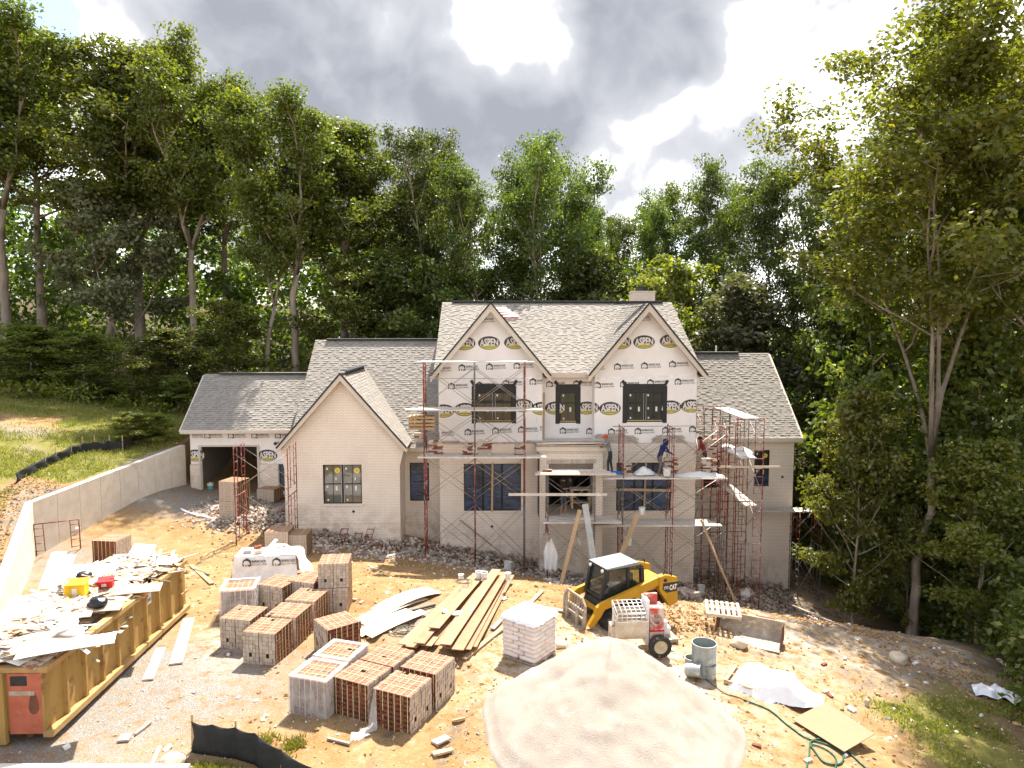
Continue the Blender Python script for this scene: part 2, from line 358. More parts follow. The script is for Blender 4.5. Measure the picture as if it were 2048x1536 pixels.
# ------------------------------------------------------------------ mesh builder and scene tree helpers
class MB:
    def __init__(s):
        s.v = []; s.f = []; s.m = []; s.mats = []
    def mi(s, mat):
        if mat not in s.mats: s.mats.append(mat)
        return s.mats.index(mat)
    def add(s, vs, fs, mat):
        b = len(s.v); k = s.mi(mat)
        s.v += [tuple(x) for x in vs]
        for f in fs: s.f.append(tuple(i + b for i in f)); s.m.append(k)
    def quad(s, a, b, c, d, mat): s.add([a, b, c, d], [(0, 1, 2, 3)], mat)
    def poly(s, pts, mat): s.add(pts, [tuple(range(len(pts)))], mat)
    def box(s, c, size, mat, rot=None, taper=None):
        hx, hy, hz = (q / 2 for q in size)
        vs = [Vector((x, y, z)) for z in (-hz, hz) for y in (-hy, hy) for x in (-hx, hx)]
        if taper:
            for v in vs[4:]: v.x *= taper[0]; v.y *= taper[1]
        if rot is not None:
            M = rot if isinstance(rot, Matrix) else Matrix.Rotation(rot, 3, 'Z')
            vs = [M @ v for v in vs]
        c = Vector(c)
        s.add([v + c for v in vs], [(0, 2, 3, 1), (4, 5, 7, 6), (0, 1, 5, 4), (2, 6, 7, 3), (0, 4, 6, 2), (1, 3, 7, 5)], mat)
    def bx(s, x0, x1, y0, y1, z0, z1, mat):
        s.box(((x0 + x1) / 2, (y0 + y1) / 2, (z0 + z1) / 2), (x1 - x0, y1 - y0, z1 - z0), mat)
    def bar(s, p0, p1, w, h, mat, up=(0, 0, 1), ext=0.0):
        p0, p1 = Vector(p0), Vector(p1); d = p1 - p0; L = d.length; d.normalize()
        upv = Vector(up)
        if abs(d.dot(upv)) > 0.98: upv = Vector((0, 1, 0))
        sd = d.cross(upv).normalized(); u2 = sd.cross(d)
        M = Matrix((d, sd, u2)).transposed()
        s.box((p0 + p1) / 2, (L + ext * 2, w, h), mat, M)
    def tube(s, p0, p1, r, mat, n=6, r1=None, cap=True):
        s.path([p0, p1], [r, r if r1 is None else r1], mat, n, cap)
    def path(s, pts, rad, mat, n=6, cap=True):
        pts = [Vector(p) for p in pts]
        if not isinstance(rad, (list, tuple)): rad = [rad] * len(pts)
        vs = []; fs = []
        ref = None
        for i, p in enumerate(pts):
            d = (pts[min(i + 1, len(pts) - 1)] - pts[max(i - 1, 0)])
            if d.length < 1e-9: d = Vector((0, 0, 1))
            d.normalize()
            if ref is None: ref = Vector((1, 0, 0)) if abs(d.x) < 0.9 else Vector((0, 1, 0))
            a = d.cross(ref).normalized(); b = d.cross(a); ref = b.cross(d) if b.cross(d).length > 0 else ref
            ref = -b if False else ref
            for k in range(n):
                t = 2 * math.pi * k / n
                vs.append(p + (a * math.cos(t) + b * math.sin(t)) * rad[i])
        for i in range(len(pts) - 1):
            for k in range(n):
                fs.append((i * n + k, i * n + (k + 1) % n, (i + 1) * n + (k + 1) % n, (i + 1) * n + k))
        if cap:
            fs.append(tuple(range(n - 1, -1, -1))); q = (len(pts) - 1) * n; fs.append(tuple(range(q, q + n)))
        s.add(vs, fs, mat)
    def lathe(s, prof, mat, n=20, M=None, close=False):
        """prof = [(r, z)...] about local Z"""
        vs = []; fs = []
        for r, z in prof:
            for k in range(n):
                t = 2 * math.pi * k / n
                v = Vector((r * math.cos(t), r * math.sin(t), z))
                vs.append(M @ v if M else v)
        for i in range(len(prof) - 1):
            for k in range(n):
                fs.append((i * n + k, i * n + (k + 1) % n, (i + 1) * n + (k + 1) % n, (i + 1) * n + k))
        s.add(vs, fs, mat)
    def prism(s, pts2, y0, y1, mat, M=None):
        """polygon in local x,z extruded from y0 to y1"""
        n = len(pts2)
        vs = [Vector((x, y0, z)) for x, z in pts2] + [Vector((x, y1, z)) for x, z in pts2]
        if M: vs = [M @ v for v in vs]
        fs = [tuple(range(n)), tuple(range(2 * n - 1, n - 1, -1))]
        for i in range(n): j = (i + 1) % n; fs.append((i, i + n, j + n, j))
        s.add(vs, fs, mat)
    def mesh(s, name, smooth=False):
        me = bpy.data.meshes.new(name)
        me.from_pydata(s.v, [], s.f)
        for mt in s.mats: me.materials.append(MATS[mt])
        if len(s.mats) > 1: me.polygons.foreach_set('material_index', s.m)
        if smooth: me.polygons.foreach_set('use_smooth', [True] * len(s.f))
        me.update()
        return me
    def build(s, name, parent=None, loc=None, rotz=None, smooth=False, fix=True):
        me = s.mesh(name, smooth)
        if fix and len(s.f) < 4000:
            b = bmesh.new(); b.from_mesh(me)
            bmesh.ops.recalc_face_normals(b, faces=b.faces); b.to_mesh(me); b.free()
        return link(name, me, parent, loc, rotz)

def link(name, me, parent=None, loc=None, rotz=None):
    o = bpy.data.objects.new(name, me); COL.objects.link(o)
    if loc is not None: o.location = loc
    if rotz is not None: o.rotation_euler = (0, 0, rotz)
    if parent: o.parent = parent
    return o
def tag(o, label=None, cat=None, group=None, kind=None):
    if label: o['label'] = label
    if cat: o['category'] = cat
    if group: o['group'] = group
    if kind: o['kind'] = kind
    return o
def thing(name, label, cat, loc=(0, 0, 0), rotz=0, group=None):
    o = link(name, None, None, loc, rotz)
    o.empty_display_size = 0.2
    return tag(o, label, cat, group)
def copy_tree(o, parent=None, loc=None, rotz=None, scale=None):
    c = o.copy(); COL.objects.link(c); c.parent = parent
    if loc is not None: c.location = loc
    if rotz is not None: c.rotation_euler = (0, 0, rotz)
    if scale is not None: c.scale = (scale,) * 3 if isinstance(scale, (int, float)) else scale
    for ch in list(o.children): copy_tree(ch, c)
    return c

# ------------------------------------------------------------------ terrain
def sstep(a, b, x):
    t = np.clip((np.asarray(x, float) - a) / (b - a), 0, 1)
    return t * t * (3 - 2 * t)
_lat = RNG.random((64, 64))
def vnoise(x, y, s):
    x = np.asarray(x, float) / s + 100; y = np.asarray(y, float) / s + 100
    xi = np.floor(x).astype(int); yi = np.floor(y).astype(int)
    fx = x - xi; fy = y - yi; fx = fx * fx * (3 - 2 * fx); fy = fy * fy * (3 - 2 * fy)
    g = lambda i, j: _lat[i % 64, j % 64]
    return (g(xi, yi) * (1 - fx) + g(xi + 1, yi) * fx) * (1 - fy) + (g(xi, yi + 1) * (1 - fx) + g(xi + 1, yi + 1) * fx) * fy - 0.5
WALL = [(-12.6, 15.5, 0.85), (-13.7, 19.2, 1.1), (-18.1, 28.0, 2.25), (-16.05, 37.2, 2.95)]    # x, y, top z of the retaining wall
_wy = [p[1] for p in WALL]; _wx = [p[0] for p in WALL]; _wz = [p[2] for p in WALL]
def wall_x(y): return np.interp(y, [8.0] + _wy + [44.0, 46.0, 60.0], [-12.0] + _wx + [-16.05, -10.0, 60.0])
def terrain(x, y, fine=True):
    x = np.asarray(x, float); y = np.asarray(y, float)
    near = -0.10 * np.maximum(0, x - 2) ** 1.15
    house = -0.25 - (np.maximum(x, -9) + 9) * 0.174
    yard = near + (house - near) * sstep(23, 32.5, y)
    yard = yard + sstep(-9, -13.5, x) * sstep(26, 36, y) * 0.75 + sstep(-14.3, -17.2, x) * sstep(25, 35, y) * 0.55
    yard = np.maximum(yard, -6.5)
    bank = np.interp(y, [0, 12, 19, 28, 37, 60, 120], [0.1, 0.5, 1.05, 2.15, 2.85, 4.6, 9.0])
    wx = wall_x(y)
    bank = bank + 0.13 * np.clip(wx - x, 0, 40)
    back = np.interp(y, [0, 37, 60, 120], [2.4, 2.6, 4.4, 9.0]) - 0.17 * np.clip(x + 12, 0, 40) + 0.13 * np.clip(-16 - x, 0, 40)
    right = yard + (back - yard) * sstep(40, 47, y)
    left = bank + (back - bank) * sstep(41, 48, y)
    k = sstep(0.15, 0.30, wx - x)
    z = right + (left - right) * k
    if fine:
        amp = 0.16 * sstep(6, 2, x * 0 + 1) + 0.0
        rough = 0.10 + 0.10 * sstep(7, 12, x) + 0.12 * k
        z = z + vnoise(x, y, 2.3) * rough + vnoise(x + 31, y, 0.8) * rough * 0.45 + vnoise(x, y + 57, 0.33) * rough * 0.22
        z = z + 0.05 * np.sin((x * 0.45 + y) * 2.6) * sstep(8, 11, x) * sstep(27, 20, y) + ruts(x, y) * (1 - k)
    return z
TRACKS = [[(-13.5, 34.5), (-9.5, 29.5), (-3.5, 25.6), (3.0, 23.6)], [(5.5, 22.6), (9.5, 21.0), (14.5, 17.5)], [(-8.5, 24.5), (-3.6, 21.8), (-1.2, 17.6), (-2.0, 13.5)], [(7.0, 24.0), (11.5, 24.2), (16.0, 20.0)]]
def ruts(x, y):
    out = np.zeros_like(np.asarray(x, float))
    for tr in TRACKS:
        best = np.full_like(out, 1e9); al = np.zeros_like(out); acc = 0.0
        for (ax, ay), (bx, by) in zip(tr[:-1], tr[1:]):
            L = math.hypot(bx - ax, by - ay); ux, uy = (bx - ax) / L, (by - ay) / L
            s = np.clip((x - ax) * ux + (y - ay) * uy, 0, L); dx = x - ax - s * ux; dy = y - ay - s * uy
            d = np.hypot(dx, dy) ; k = d < best
            best = np.where(k, d, best); al = np.where(k, acc + s, al); acc += L
        w = np.abs(best - 0.72)
        out += (-0.075 * np.exp(-(w / 0.19) ** 2) * (1 + 0.35 * np.sin(al * 26)) + 0.05 * np.exp(-((w - 0.34) / 0.11) ** 2)) * (0.55 + 0.9 * vnoise(x, y, 1.3))
    return out
_gx = np.arange(-26, 26.01, 0.1); _gy = np.arange(11, 50.01, 0.1)
_GX, _GY = np.meshgrid(_gx, _gy); _GZ = terrain(_GX, _GY)
def T(x, y):
    u = (x + 26) / 0.1; v = (y - 11) / 0.1; i = int(u); j = int(v)
    if u < 0 or v < 0 or i >= len(_gx) - 1 or j >= len(_gy) - 1: return float(terrain(x, y))
    u -= i; v -= j
    return float((_GZ[j, i] * (1 - u) + _GZ[j, i + 1] * u) * (1 - v) + (_GZ[j + 1, i] * (1 - u) + _GZ[j + 1, i + 1] * u) * v)
def G(px, py, lift=0.0):
    """where the line of sight through a spot of the photograph meets the terrain"""
    d = ray(px, py); c = Vector((0, 0, ZC)); t = 8.0
    prev = t
    while t < 140:
        p = c + d * t
        if p.z <= T(p.x, p.y) + lift:
            lo, hi = prev, t
            for _ in range(14):
                m = (lo + hi) / 2; p = c + d * m
                if p.z <= T(p.x, p.y) + lift: hi = m
                else: lo = m
            return c + d * hi
        prev = t; t += 0.35
    return c + d * 60

def ground_material():
    m = bpy.data.materials.new('ground_soil'); m.use_nodes = True
    t = NT(m.node_tree); b = t.n['Principled BSDF']; b.inputs['Roughness'].default_value = 0.95; b.inputs['Specular IOR Level'].default_value = 0.15
    co = t.new('ShaderNodeTexCoord').outputs['Object']
    at = t.new('ShaderNodeAttribute'); at.attribute_name = 'cover'
    s = t.new('ShaderNodeSeparateColor'); t.link(at.outputs['Color'], s.inputs[0])
    at2 = t.new('ShaderNodeAttribute'); at2.attribute_name = 'cover2'
    s2 = t.new('ShaderNodeSeparateColor'); t.link(at2.outputs['Color'], s2.inputs[0])
    n1 = t.noise(co, 0.55, 7, 0.65); n2 = t.noise(co, 2.6, 7, 0.7); n3 = t.noise(co, 14, 5, 0.7); n4 = t.noise(co, 50, 3, 0.6)
    dirt = t.mix(t.smooth(n1, 0.35, 0.65), (0.33, 0.185, 0.068), (0.42, 0.27, 0.125))
    dirt = t.mix(t.smooth(n2, 0.52, 0.72, 0, 0.8), dirt, (0.49, 0.385, 0.265))
    dirt = t.mix(t.smooth(n2, 0.46, 0.30, 0, 0.75), dirt, (0.20, 0.108, 0.043))
    dirt = t.mix(t.smooth(n3, 0.56, 0.70, 0, 0.55), dirt, (0.52, 0.44, 0.335))
    dirt = t.mix(t.smooth(n3, 0.42, 0.32, 0, 0.6), dirt, (0.15, 0.085, 0.038))
    vor = t.new('ShaderNodeTexVoronoi'); vor.inputs['Scale'].default_value = 26; t.link(co, vor.inputs['Vector'])
    grv = t.mix(t.smooth(vor.outputs['Distance'], 0.1, 0.55), (0.50, 0.46, 0.40), (0.17, 0.15, 0.13))
    grv = t.mix(t.smooth(n4, 0.35, 0.7), grv, (0.40, 0.36, 0.31))
    fg = t.math('MULTIPLY', s.outputs[1], t.smooth(n2, 0.30, 0.60, 0.15, 1.25), clamp=True)
    col = t.mix(fg, dirt, grv)
    dust = t.mix(n3, (0.53, 0.45, 0.36), (0.60, 0.54, 0.46))
    fd = t.math('MULTIPLY', s.outputs[2], t.smooth(n2, 0.38, 0.58, 0.0, 1.3), clamp=True)
    col = t.mix(fd, col, dust)
    dark_soil = t.mix(n3, (0.13, 0.09, 0.06), (0.22, 0.165, 0.115))
    fdark = t.math('MULTIPLY', s2.outputs[0], t.smooth(n2, 0.42, 0.6, 0.0, 1.1), clamp=True)
    col = t.mix(fdark, col, dark_soil)
    gr = t.mix(t.smooth(n2, 0.3, 0.7), (0.15, 0.155, 0.03), (0.28, 0.24, 0.065))
    gr = t.mix(t.smooth(n3, 0.5, 0.75, 0, 0.6), gr, (0.36, 0.28, 0.12))
    fgr = t.smooth(t.math('ADD', s.outputs[0], t.math('MULTIPLY', t.math('SUBTRACT', n2, 0.5), 0.9)), 0.35, 0.6)
    col = t.mix(fgr, col, gr)
    lit = t.mix(n3, (0.075, 0.055, 0.03), (0.13, 0.10, 0.05))
    col = t.mix(s2.outputs[1], col, lit)
    col = t.mix(1.0, col, (0.78, 0.78, 0.775), 'MULTIPLY')
    t.link(col, b.inputs['Base Color'])
    bp = t.new('ShaderNodeBump'); bp.inputs['Strength'].default_value = 0.9; bp.inputs['Distance'].default_value = 0.06
    t.link(t.math('ADD', t.math('MULTIPLY', n3, 0.6), t.math('MULTIPLY', n4, 0.35)), bp.inputs['Height']); t.link(bp.outputs[0], b.inputs['Normal'])
    MATS['ground_soil'] = m
ground_material()

def build_ground():
    xs = np.unique(np.concatenate([np.linspace(-500, -60, 12), np.arange(-60, -24, 1.2), np.arange(-24, -20, 0.4), np.arange(-20, 18, 0.13), np.arange(18, 30, 0.4), np.arange(30, 60, 1.5), np.linspace(60, 500, 12)]))
    ys = np.unique(np.concatenate([np.linspace(-200, -10, 8), np.arange(-10, 12.4, 1.0), np.arange(12.4, 33, 0.13), np.arange(33, 46, 0.35), np.arange(46, 80, 1.5), np.linspace(80, 900, 16)]))
    X, Y = np.meshgrid(xs, ys)
    Zv = terrain(X, Y)
    nx, ny = len(xs), len(ys)
    co = np.stack([X, Y, Zv], -1).reshape(-1, 3)
    i = np.arange(nx * ny).reshape(ny, nx)
    q = np.stack([i[:-1, :-1], i[:-1, 1:], i[1:, 1:], i[1:, :-1]], -1).reshape(-1, 4)
    me = bpy.data.meshes.new('ground')
    me.vertices.add(len(co)); me.vertices.foreach_set('co', co.ravel())
    me.loops.add(q.size); me.loops.foreach_set('vertex_index', q.ravel().astype(np.int32))
    me.polygons.add(len(q)); me.polygons.foreach_set('loop_start', np.arange(0, q.size, 4, dtype=np.int32))
    me.polygons.foreach_set('loop_total', np.full(len(q), 4, np.int32))
    me.update(); me.validate()
    x = co[:, 0]; y = co[:, 1]
    wx = wall_x(y); dl = wx - x
    edge_r = np.interp(y, [10, 14, 18, 21, 24, 28, 33, 38], [14, 13.5, 13.5, 15.5, 17.0, 18.0, 18.0, 17.5])
    grass = sstep(0.8, 2.6, dl + vnoise(x, y, 1.7) * 1.6) * sstep(24, 29, y + dl * 0.8)
    grass = np.maximum(grass, sstep(0.35, 0.8, dl) * sstep(29, 32, y))
    scar = sstep(27, 24.5, -x + vnoise(x, y, 3.0) * 4) * 0 + sstep(2.5, 4.0, dl) * sstep(42, 38, y) * sstep(22, 26, -x + vnoise(x, y, 2.5) * 7)
    grass = grass * (1 - 0.75 * scar) * (0.45 + 0.75 * sstep(-.3, .2, vnoise(x + 3, y, 2.1)))
    front = sstep(0.0, -0.25, y - np.interp(x, [-6.6, -5.4, -3.9], [14.75, 14.45, 13.4])) * sstep(-6.6, -6.3, x) * sstep(-3.4, -3.9, x)
    grass = np.maximum(grass, front * 0.9)
    rgt = sstep(8.2, 11.5, x + vnoise(x, y, 1.4) * 2.2) * sstep(21.5, 18.5, y + (x - 11) * -0.25 + vnoise(x + 9, y, 1.2) * 2) * 0.62
    grass = np.maximum(grass, rgt)
    gravel = sstep(-5.0, -8.5, x) * sstep(22, 17, y) * 0.75 + sstep(-2.5, -6, x) * sstep(21, 19, y) * sstep(15, 17, y) * 0.5
    gravel = np.maximum(gravel, sstep(-8.5, -10.5, x) * sstep(31.5, 34, y) * sstep(38, 36, y) * 0.9)
    gravel = np.maximum(gravel, sstep(-13.5, -15.5, x) * sstep(24, 26, y) * sstep(31, 28, y) * 0.7)
    gravel = np.maximum(gravel, np.exp(-(((x + 2.3) / 0.9) ** 2 + ((y - 21.5) / 1.6) ** 2)) * 0.9)
    dust = np.exp(-(((x - 3.4) / 3.4) ** 2 + ((y - 18.3) / 3.0) ** 2)) * 0.95
    dust = np.maximum(dust, np.exp(-(((x - 10.5) / 4.0) ** 2 + ((y - 22.5) / 3.6) ** 2)) * 0.6)
    dust = np.maximum(dust, np.exp(-(((x + 7.4) / 1.0) ** 2 + ((y - 21.5) / 2.2) ** 2)) * 1.1)
    dust = np.maximum(dust, sstep(9, 11, x) * sstep(30, 27, y) * sstep(18, 21, y) * 0.6)
    dust = np.maximum(dust, sstep(14, 15, x) * sstep(29, 31, y) * 0.7)
    dark_soil = sstep(30.8, 32.0, y + 0.05 * x + vnoise(x, y, 1.1)) * sstep(-4.0, -2.2, x) * 0.9
    dark_soil = np.maximum(dark_soil, sstep(9.5, 11.0, x) * (0.5 + 0.5 * np.sin((x * 0.45 + y) * 2.6 + vnoise(x, y, 2) * 5)) * sstep(17, 19, y) * 0.9)  # wavy darker bands over the right side of the yard
    dark_soil = np.maximum(dark_soil, sstep(-0.02, -0.06, ruts(x, y)) * 0.8)  # wheel ruts coloured darker than the dirt around them
    litter = np.maximum(sstep(-0.6, 1.2, x - edge_r + vnoise(x, y, 1.6) * 1.6), sstep(46, 50, y + vnoise(x, y, 3) * 3))
    litter = np.maximum(litter, sstep(41.5, 44.5, y + (x + 22) * 0.12) * sstep(-18, -20, x) * 0.6)
    dirtbank = sstep(0.0, 0.2, dl) * (1 - grass) * sstep(22, 26, y)
    dark_soil = np.maximum(dark_soil, dirtbank * 0.35 * sstep(1.6, 0.4, dl) )
    cov = np.stack([np.clip(grass * (1 - litter), 0, 1), np.clip(gravel, 0, 1), np.clip(dust, 0, 1), np.ones_like(x)], -1).astype(np.float32)
    cov2 = np.stack([np.clip(dark_soil, 0, 1), np.clip(litter, 0, 1), np.zeros_like(x), np.ones_like(x)], -1).astype(np.float32)
    for nm, c in (('cover', cov), ('cover2', cov2)):
        a = me.attributes.new(nm, 'FLOAT_COLOR', 'POINT'); a.data.foreach_set('color', c.ravel())
    me.materials.append(MATS['ground_soil'])
    me.polygons.foreach_set('use_smooth', np.ones(len(q), bool))
    o = link('ground', me); tag(o, kind='structure')
    return o
build_ground()

# ------------------------------------------------------------------ retaining wall
def build_retaining_wall():
    w = thing('retaining_wall', 'pale poured concrete retaining wall between the grassy bank and the dirt yard', 'wall', (WALL[2][0], WALL[2][1], 0.4)); w['kind'] = 'thing'
    base = w.location
    th = 0.28
    pts = [Vector((x, y, z)) for x, y, z in WALL]
    # offset line on the bank side
    def off(i):
        n = Vector((0, 0, 0))
        for a, b in ((i - 1, i), (i, i + 1)):
            if a < 0 or b >= len(pts): continue
            d = (pts[b] - pts[a]); d.z = 0; d.normalize(); n += Vector((-d.y, d.x, 0))
        n.normalize()
        return pts[i] + n * th * 1.0
    outer = [off(i) for i in range(len(pts))]
    for i in range(len(pts) - 1):
        a, b, ao, bo = pts[i], pts[i + 1], outer[i], outer[i + 1]
        n = max(1, round((b - a).length / (1.22 if i else 1.9)))
        for k in range(n):
            t0, t1 = k / n + 0.0012, (k + 1) / n - 0.0012
            q = [a.lerp(b, t0), a.lerp(b, t1), ao.lerp(bo, t1), ao.lerp(bo, t0)]
            mb = MB()
            lo = [Vector((p.x, p.y, -1.0)) - base for p in q]
            dz = random.uniform(-0.004, 0.004)
            hi = [Vector((p.x, p.y, p.z + dz)) - base for p in q]
            mb.add(lo + hi, [(0, 1, 5, 4), (1, 2, 6, 5), (2, 3, 7, 6), (3, 0, 4, 7), (4, 5, 6, 7), (3, 2, 1, 0)], 'concrete')
            mb.build('concrete_panel', w)
build_retaining_wall()

# ------------------------------------------------------------------ house
HOUSE = thing('brick_house', 'large painted brick house under construction with grey shingle roofs and printed building wrap', 'house', (0, 33, -2))
HO = Vector(HOUSE.location)
def hbuild(mb, name, parent=None, smooth=False):
    """mesh written in world coordinates, child of the house (or of one of its parts)"""
    mb.v = [(v[0] - HO.x, v[1] - HO.y, v[2] - HO.z) for v in mb.v]
    o = mb.build(name, parent or HOUSE, smooth=smooth)
    return o

def wall_panel(mb, x0, x1, z0, z1, Y, openings, mat, reveal=0.14):
    xs = sorted({x0, x1, *[a for o in openings for a in o[:2]]}); zs = sorted({z0, z1, *[a for o in openings for a in o[2:]]})
    for i in range(len(xs) - 1):
        for j in range(len(zs) - 1):
            cx, cz = (xs[i] + xs[i + 1]) / 2, (zs[j] + zs[j + 1]) / 2
            if any(o[0] < cx < o[1] and o[2] < cz < o[3] for o in openings): continue
            mb.quad((xs[i], Y, zs[j]), (xs[i + 1], Y, zs[j]), (xs[i + 1], Y, zs[j + 1]), (xs[i], Y, zs[j + 1]), mat)
    for a, b, c, d in openings:
        Y2 = Y + reveal
        mb.quad((a, Y, c), (a, Y, d), (a, Y2, d), (a, Y2, c), mat); mb.quad((b, Y, c), (b, Y2, c), (b, Y2, d), (b, Y, d), mat)
        mb.quad((a, Y, d), (b, Y, d), (b, Y2, d), (a, Y2, d), mat); mb.quad((a, Y, c), (a, Y2, c), (b, Y2, c), (b, Y, c), mat)

def OP(px0, px1, py0, py1, Y):
    a = P(px0, py1, Y); b = P(px1, py0, Y)
    return (a.x, b.x, a.z, b.z)

# planes of the facades
Y_G, Y_C, Y_B, Y_M, Y_W, Y_GAR = 32.3, 34.2, 33.0, 33.9, 35.3, 37.0
GC, RC = -0.055, 7.235                  # centre lines of the two tall gables
w_gab = OP(647, 723, 929, 1008, Y_G)
w_con = OP(820, 858, 925, 1002, Y_C)
w_lb = OP(928, 1042, 927, 1022, Y_B)
w_rb = OP(1232, 1343, 925, 1022, Y_B)
w_lu = OP(952, 1024, 785, 843, Y_B)
w_mu = OP(1119, 1153, 785, 843, Y_M)
w_ru = OP(1254, 1327, 785, 842, Y_B)
w_wg = OP(1507, 1540, 900, 973, Y_W)
w_w2 = OP(1407, 1440, 918, 976, Y_W)
d_gar = OP(405, 515, 893, 990, Y_GAR)
w_g2 = OP(559, 572, 928, 982, Y_GAR)
ZBL = P(960, 888, Y_B).z                # top of the laid brick on the tall bays

def build_walls():
    m = MB()      # brick walls of the low wings and the front gable
    wall_panel(m, -9.5, -4.25, -1.6, 3.69, Y_G, [w_gab], 'painted_brick')
    m.poly([(-9.5, Y_G, 3.69), (-4.25, Y_G, 3.69), (-4.25, Y_G, 3.86), (-6.8, Y_G, 6.80)], 'painted_brick')
    m.quad((-4.25, Y_G, -1.6), (-4.25, Y_C + .1, -1.6), (-4.25, Y_C + .1, 3.86), (-4.25, Y_G, 3.86), 'painted_brick')
    m.quad((-9.5, Y_G, -1.6), (-9.5, Y_GAR, -1.6), (-9.5, Y_GAR, 3.69), (-9.5, Y_G, 3.69), 'painted_brick')
    # flared brick at the foot of the gable rakes
    m.prism([(-4.255, 2.7), (-4.20, 2.95), (-4.09, 3.35), (-4.0, 3.62), (-4.0, 3.66), (-4.255, 3.84)], Y_G + 0.003, Y_G + 0.45, 'painted_brick')
    m.prism([(-9.495, 2.6), (-9.56, 2.95), (-9.62, 3.35), (-9.66, 3.52), (-9.495, 3.66)], Y_G + 0.003, Y_G + 0.45, 'painted_brick')
    # water table course
    m.bx(-9.52, -4.23, Y_G - 0.03, Y_G + 0.05, 0.08, 0.13, 'painted_brick')
    hbuild(m, 'gable_wall')
    m = MB()
    wall_panel(m, -4.25, -2.47, -2.4, 3.4, Y_C, [w_con], 'painted_brick'); hbuild(m, 'wall')
    m = MB()
    wall_panel(m, 9.65, 15.35, -6.6, 3.42, Y_W, [w_wg, w_w2], 'painted_brick')
    m.quad((15.35, Y_W, -6.6), (15.35, 44, -6.6), (15.35, 44, 3.42), (15.35, Y_W, 3.42), 'painted_brick')
    m.poly([(15.35, Y_W, 3.42), (15.35, 44, 3.42), (15.35, 39.7, 7.3)], 'painted_brick')
    hbuild(m, 'wing_wall')
    for nm, (x0, x1), wl, wu, c in (('bay_wall', (-2.47, 2.36), w_lb, w_lu, GC), ('bay_wall', (4.82, 9.65), w_rb, w_ru, RC)):
        m = MB()
        wall_panel(m, x0, x1, -5.0, ZBL, Y_B, [wl], 'painted_brick' if c < 1 else 'raw_white_brick')
        for x in (x0, x1): m.quad((x, Y_B, -5.0), (x, Y_C + .2, -5.0), (x, Y_C + .2, ZBL), (x, Y_B, ZBL), 'painted_brick')
        m.quad((x0, Y_B, ZBL), (x1, Y_B, ZBL), (x1, Y_B + 0.12, ZBL), (x0, Y_B + 0.12, ZBL), 'brick_white')
        hbuild(m, nm)
        m = MB()
        Yw = Y_B + 0.10
        zt = 7.0
        wall_panel(m, x0, x1, ZBL - 0.1, zt, Yw, [wu], 'wrap', 0.06)
        k = 1.204
        m.poly([(x0, Yw, zt), (x1, Yw, zt), (x1, Yw, 10.0 - k * abs(x1 - c)), (c, Yw, 10.0), (x0, Yw, 10.0 - k * abs(x0 - c))], 'wrap')
        for x in (x0, x1): m.quad((x, Yw, ZBL - 0.1), (x, Y_C + .2, ZBL - 0.1), (x, Y_C + .2, zt), (x, Yw, zt), 'wrap')
        hbuild(m, 'wrapped_wall')
        # taped seams of the wrap sheets, running slightly uphill
        for za, zb2, yy in ((6.62, 6.72, 0.0),):
            s = MB(); s.quad((x0 + .01, Yw - .002, za), (x1 - .01, Yw - .002, za + .12), (x1 - .01, Yw - .002, za + .26), (x0 + .01, Yw - .002, za + .14), 'wrap_seam'); hbuild(s, 'wrap_seam')
        s = MB(); s.bx(x1 - .30, x1 - .24, Yw - .004, Yw - .001, ZBL, 6.6, 'wrap_seam'); hbuild(s, 'wrap_seam')
    m = MB()
    wall_panel(m, 2.36, 4.82, 2.2, 6.95, Y_M, [w_mu], 'wrap', 0.06)
    hbuild(m, 'wrapped_wall')
    m = MB()
    wall_panel(m, -15.7, -9.5, P(460, 928, Y_GAR).z, 3.72, Y_GAR, [d_gar, w_g2], 'wrap', 0.14); hbuild(m, 'wrapped_wall')
    m = MB()
    zl = P(460, 928, Y_GAR).z
    wall_panel(m, -15.72, d_gar[0] - .02, -0.6, zl - .003, Y_GAR - 0.09, [], 'painted_brick')
    for x in (-15.72, d_gar[0] - .02): m.quad((x, Y_GAR - .09, -.6), (x, Y_GAR + .2, -.6), (x, Y_GAR + .2, zl), (x, Y_GAR - .09, zl), 'painted_brick')
    m.quad((-15.72, Y_GAR - .09, zl), (d_gar[0], Y_GAR - .09, zl), (d_gar[0], Y_GAR, zl), (-15.72, Y_GAR, zl), 'brick_white')
    m.quad((-15.7, Y_GAR, -.6), (-15.7, 43, -.6), (-15.7, 43, 3.72), (-15.7, Y_GAR, 3.72), 'painted_brick')
    m.poly([(-15.7, Y_GAR, 3.72), (-15.7, 43, 3.72), (-15.7, 39.8, 6.3)], 'painted_brick')
    hbuild(m, 'garage_wall')
    m = MB(); wall_panel(m, d_gar[1] + .02, w_g2[0] - .02, -0.6, zl - .003, Y_GAR - 0.09, [], 'painted_brick')
    for x in (d_gar[1] + .02, w_g2[0] - .02): m.quad((x, Y_GAR - .09, -.6), (x, Y_GAR + .2, -.6), (x, Y_GAR + .2, zl), (x, Y_GAR - .09, zl), 'painted_brick')
    m.quad((d_gar[1] + .02, Y_GAR - .09, zl), (w_g2[0] - .02, Y_GAR - .09, zl), (w_g2[0] - .02, Y_GAR, zl), (d_gar[1] + .02, Y_GAR, zl), 'brick_white'); hbuild(m, 'garage_wall')
    # garage inside: slab, side, ceiling and rear wall with a small window
    m = MB()
    zf = d_gar[2] + 0.02
    m.bx(-15.6, -9.6, Y_GAR + .16, 42.9, zf - .2, zf, 'concrete')
    m.bx(-15.6, -9.6, Y_GAR + .16, 42.9, 3.45, 3.5, 'interior_wall')
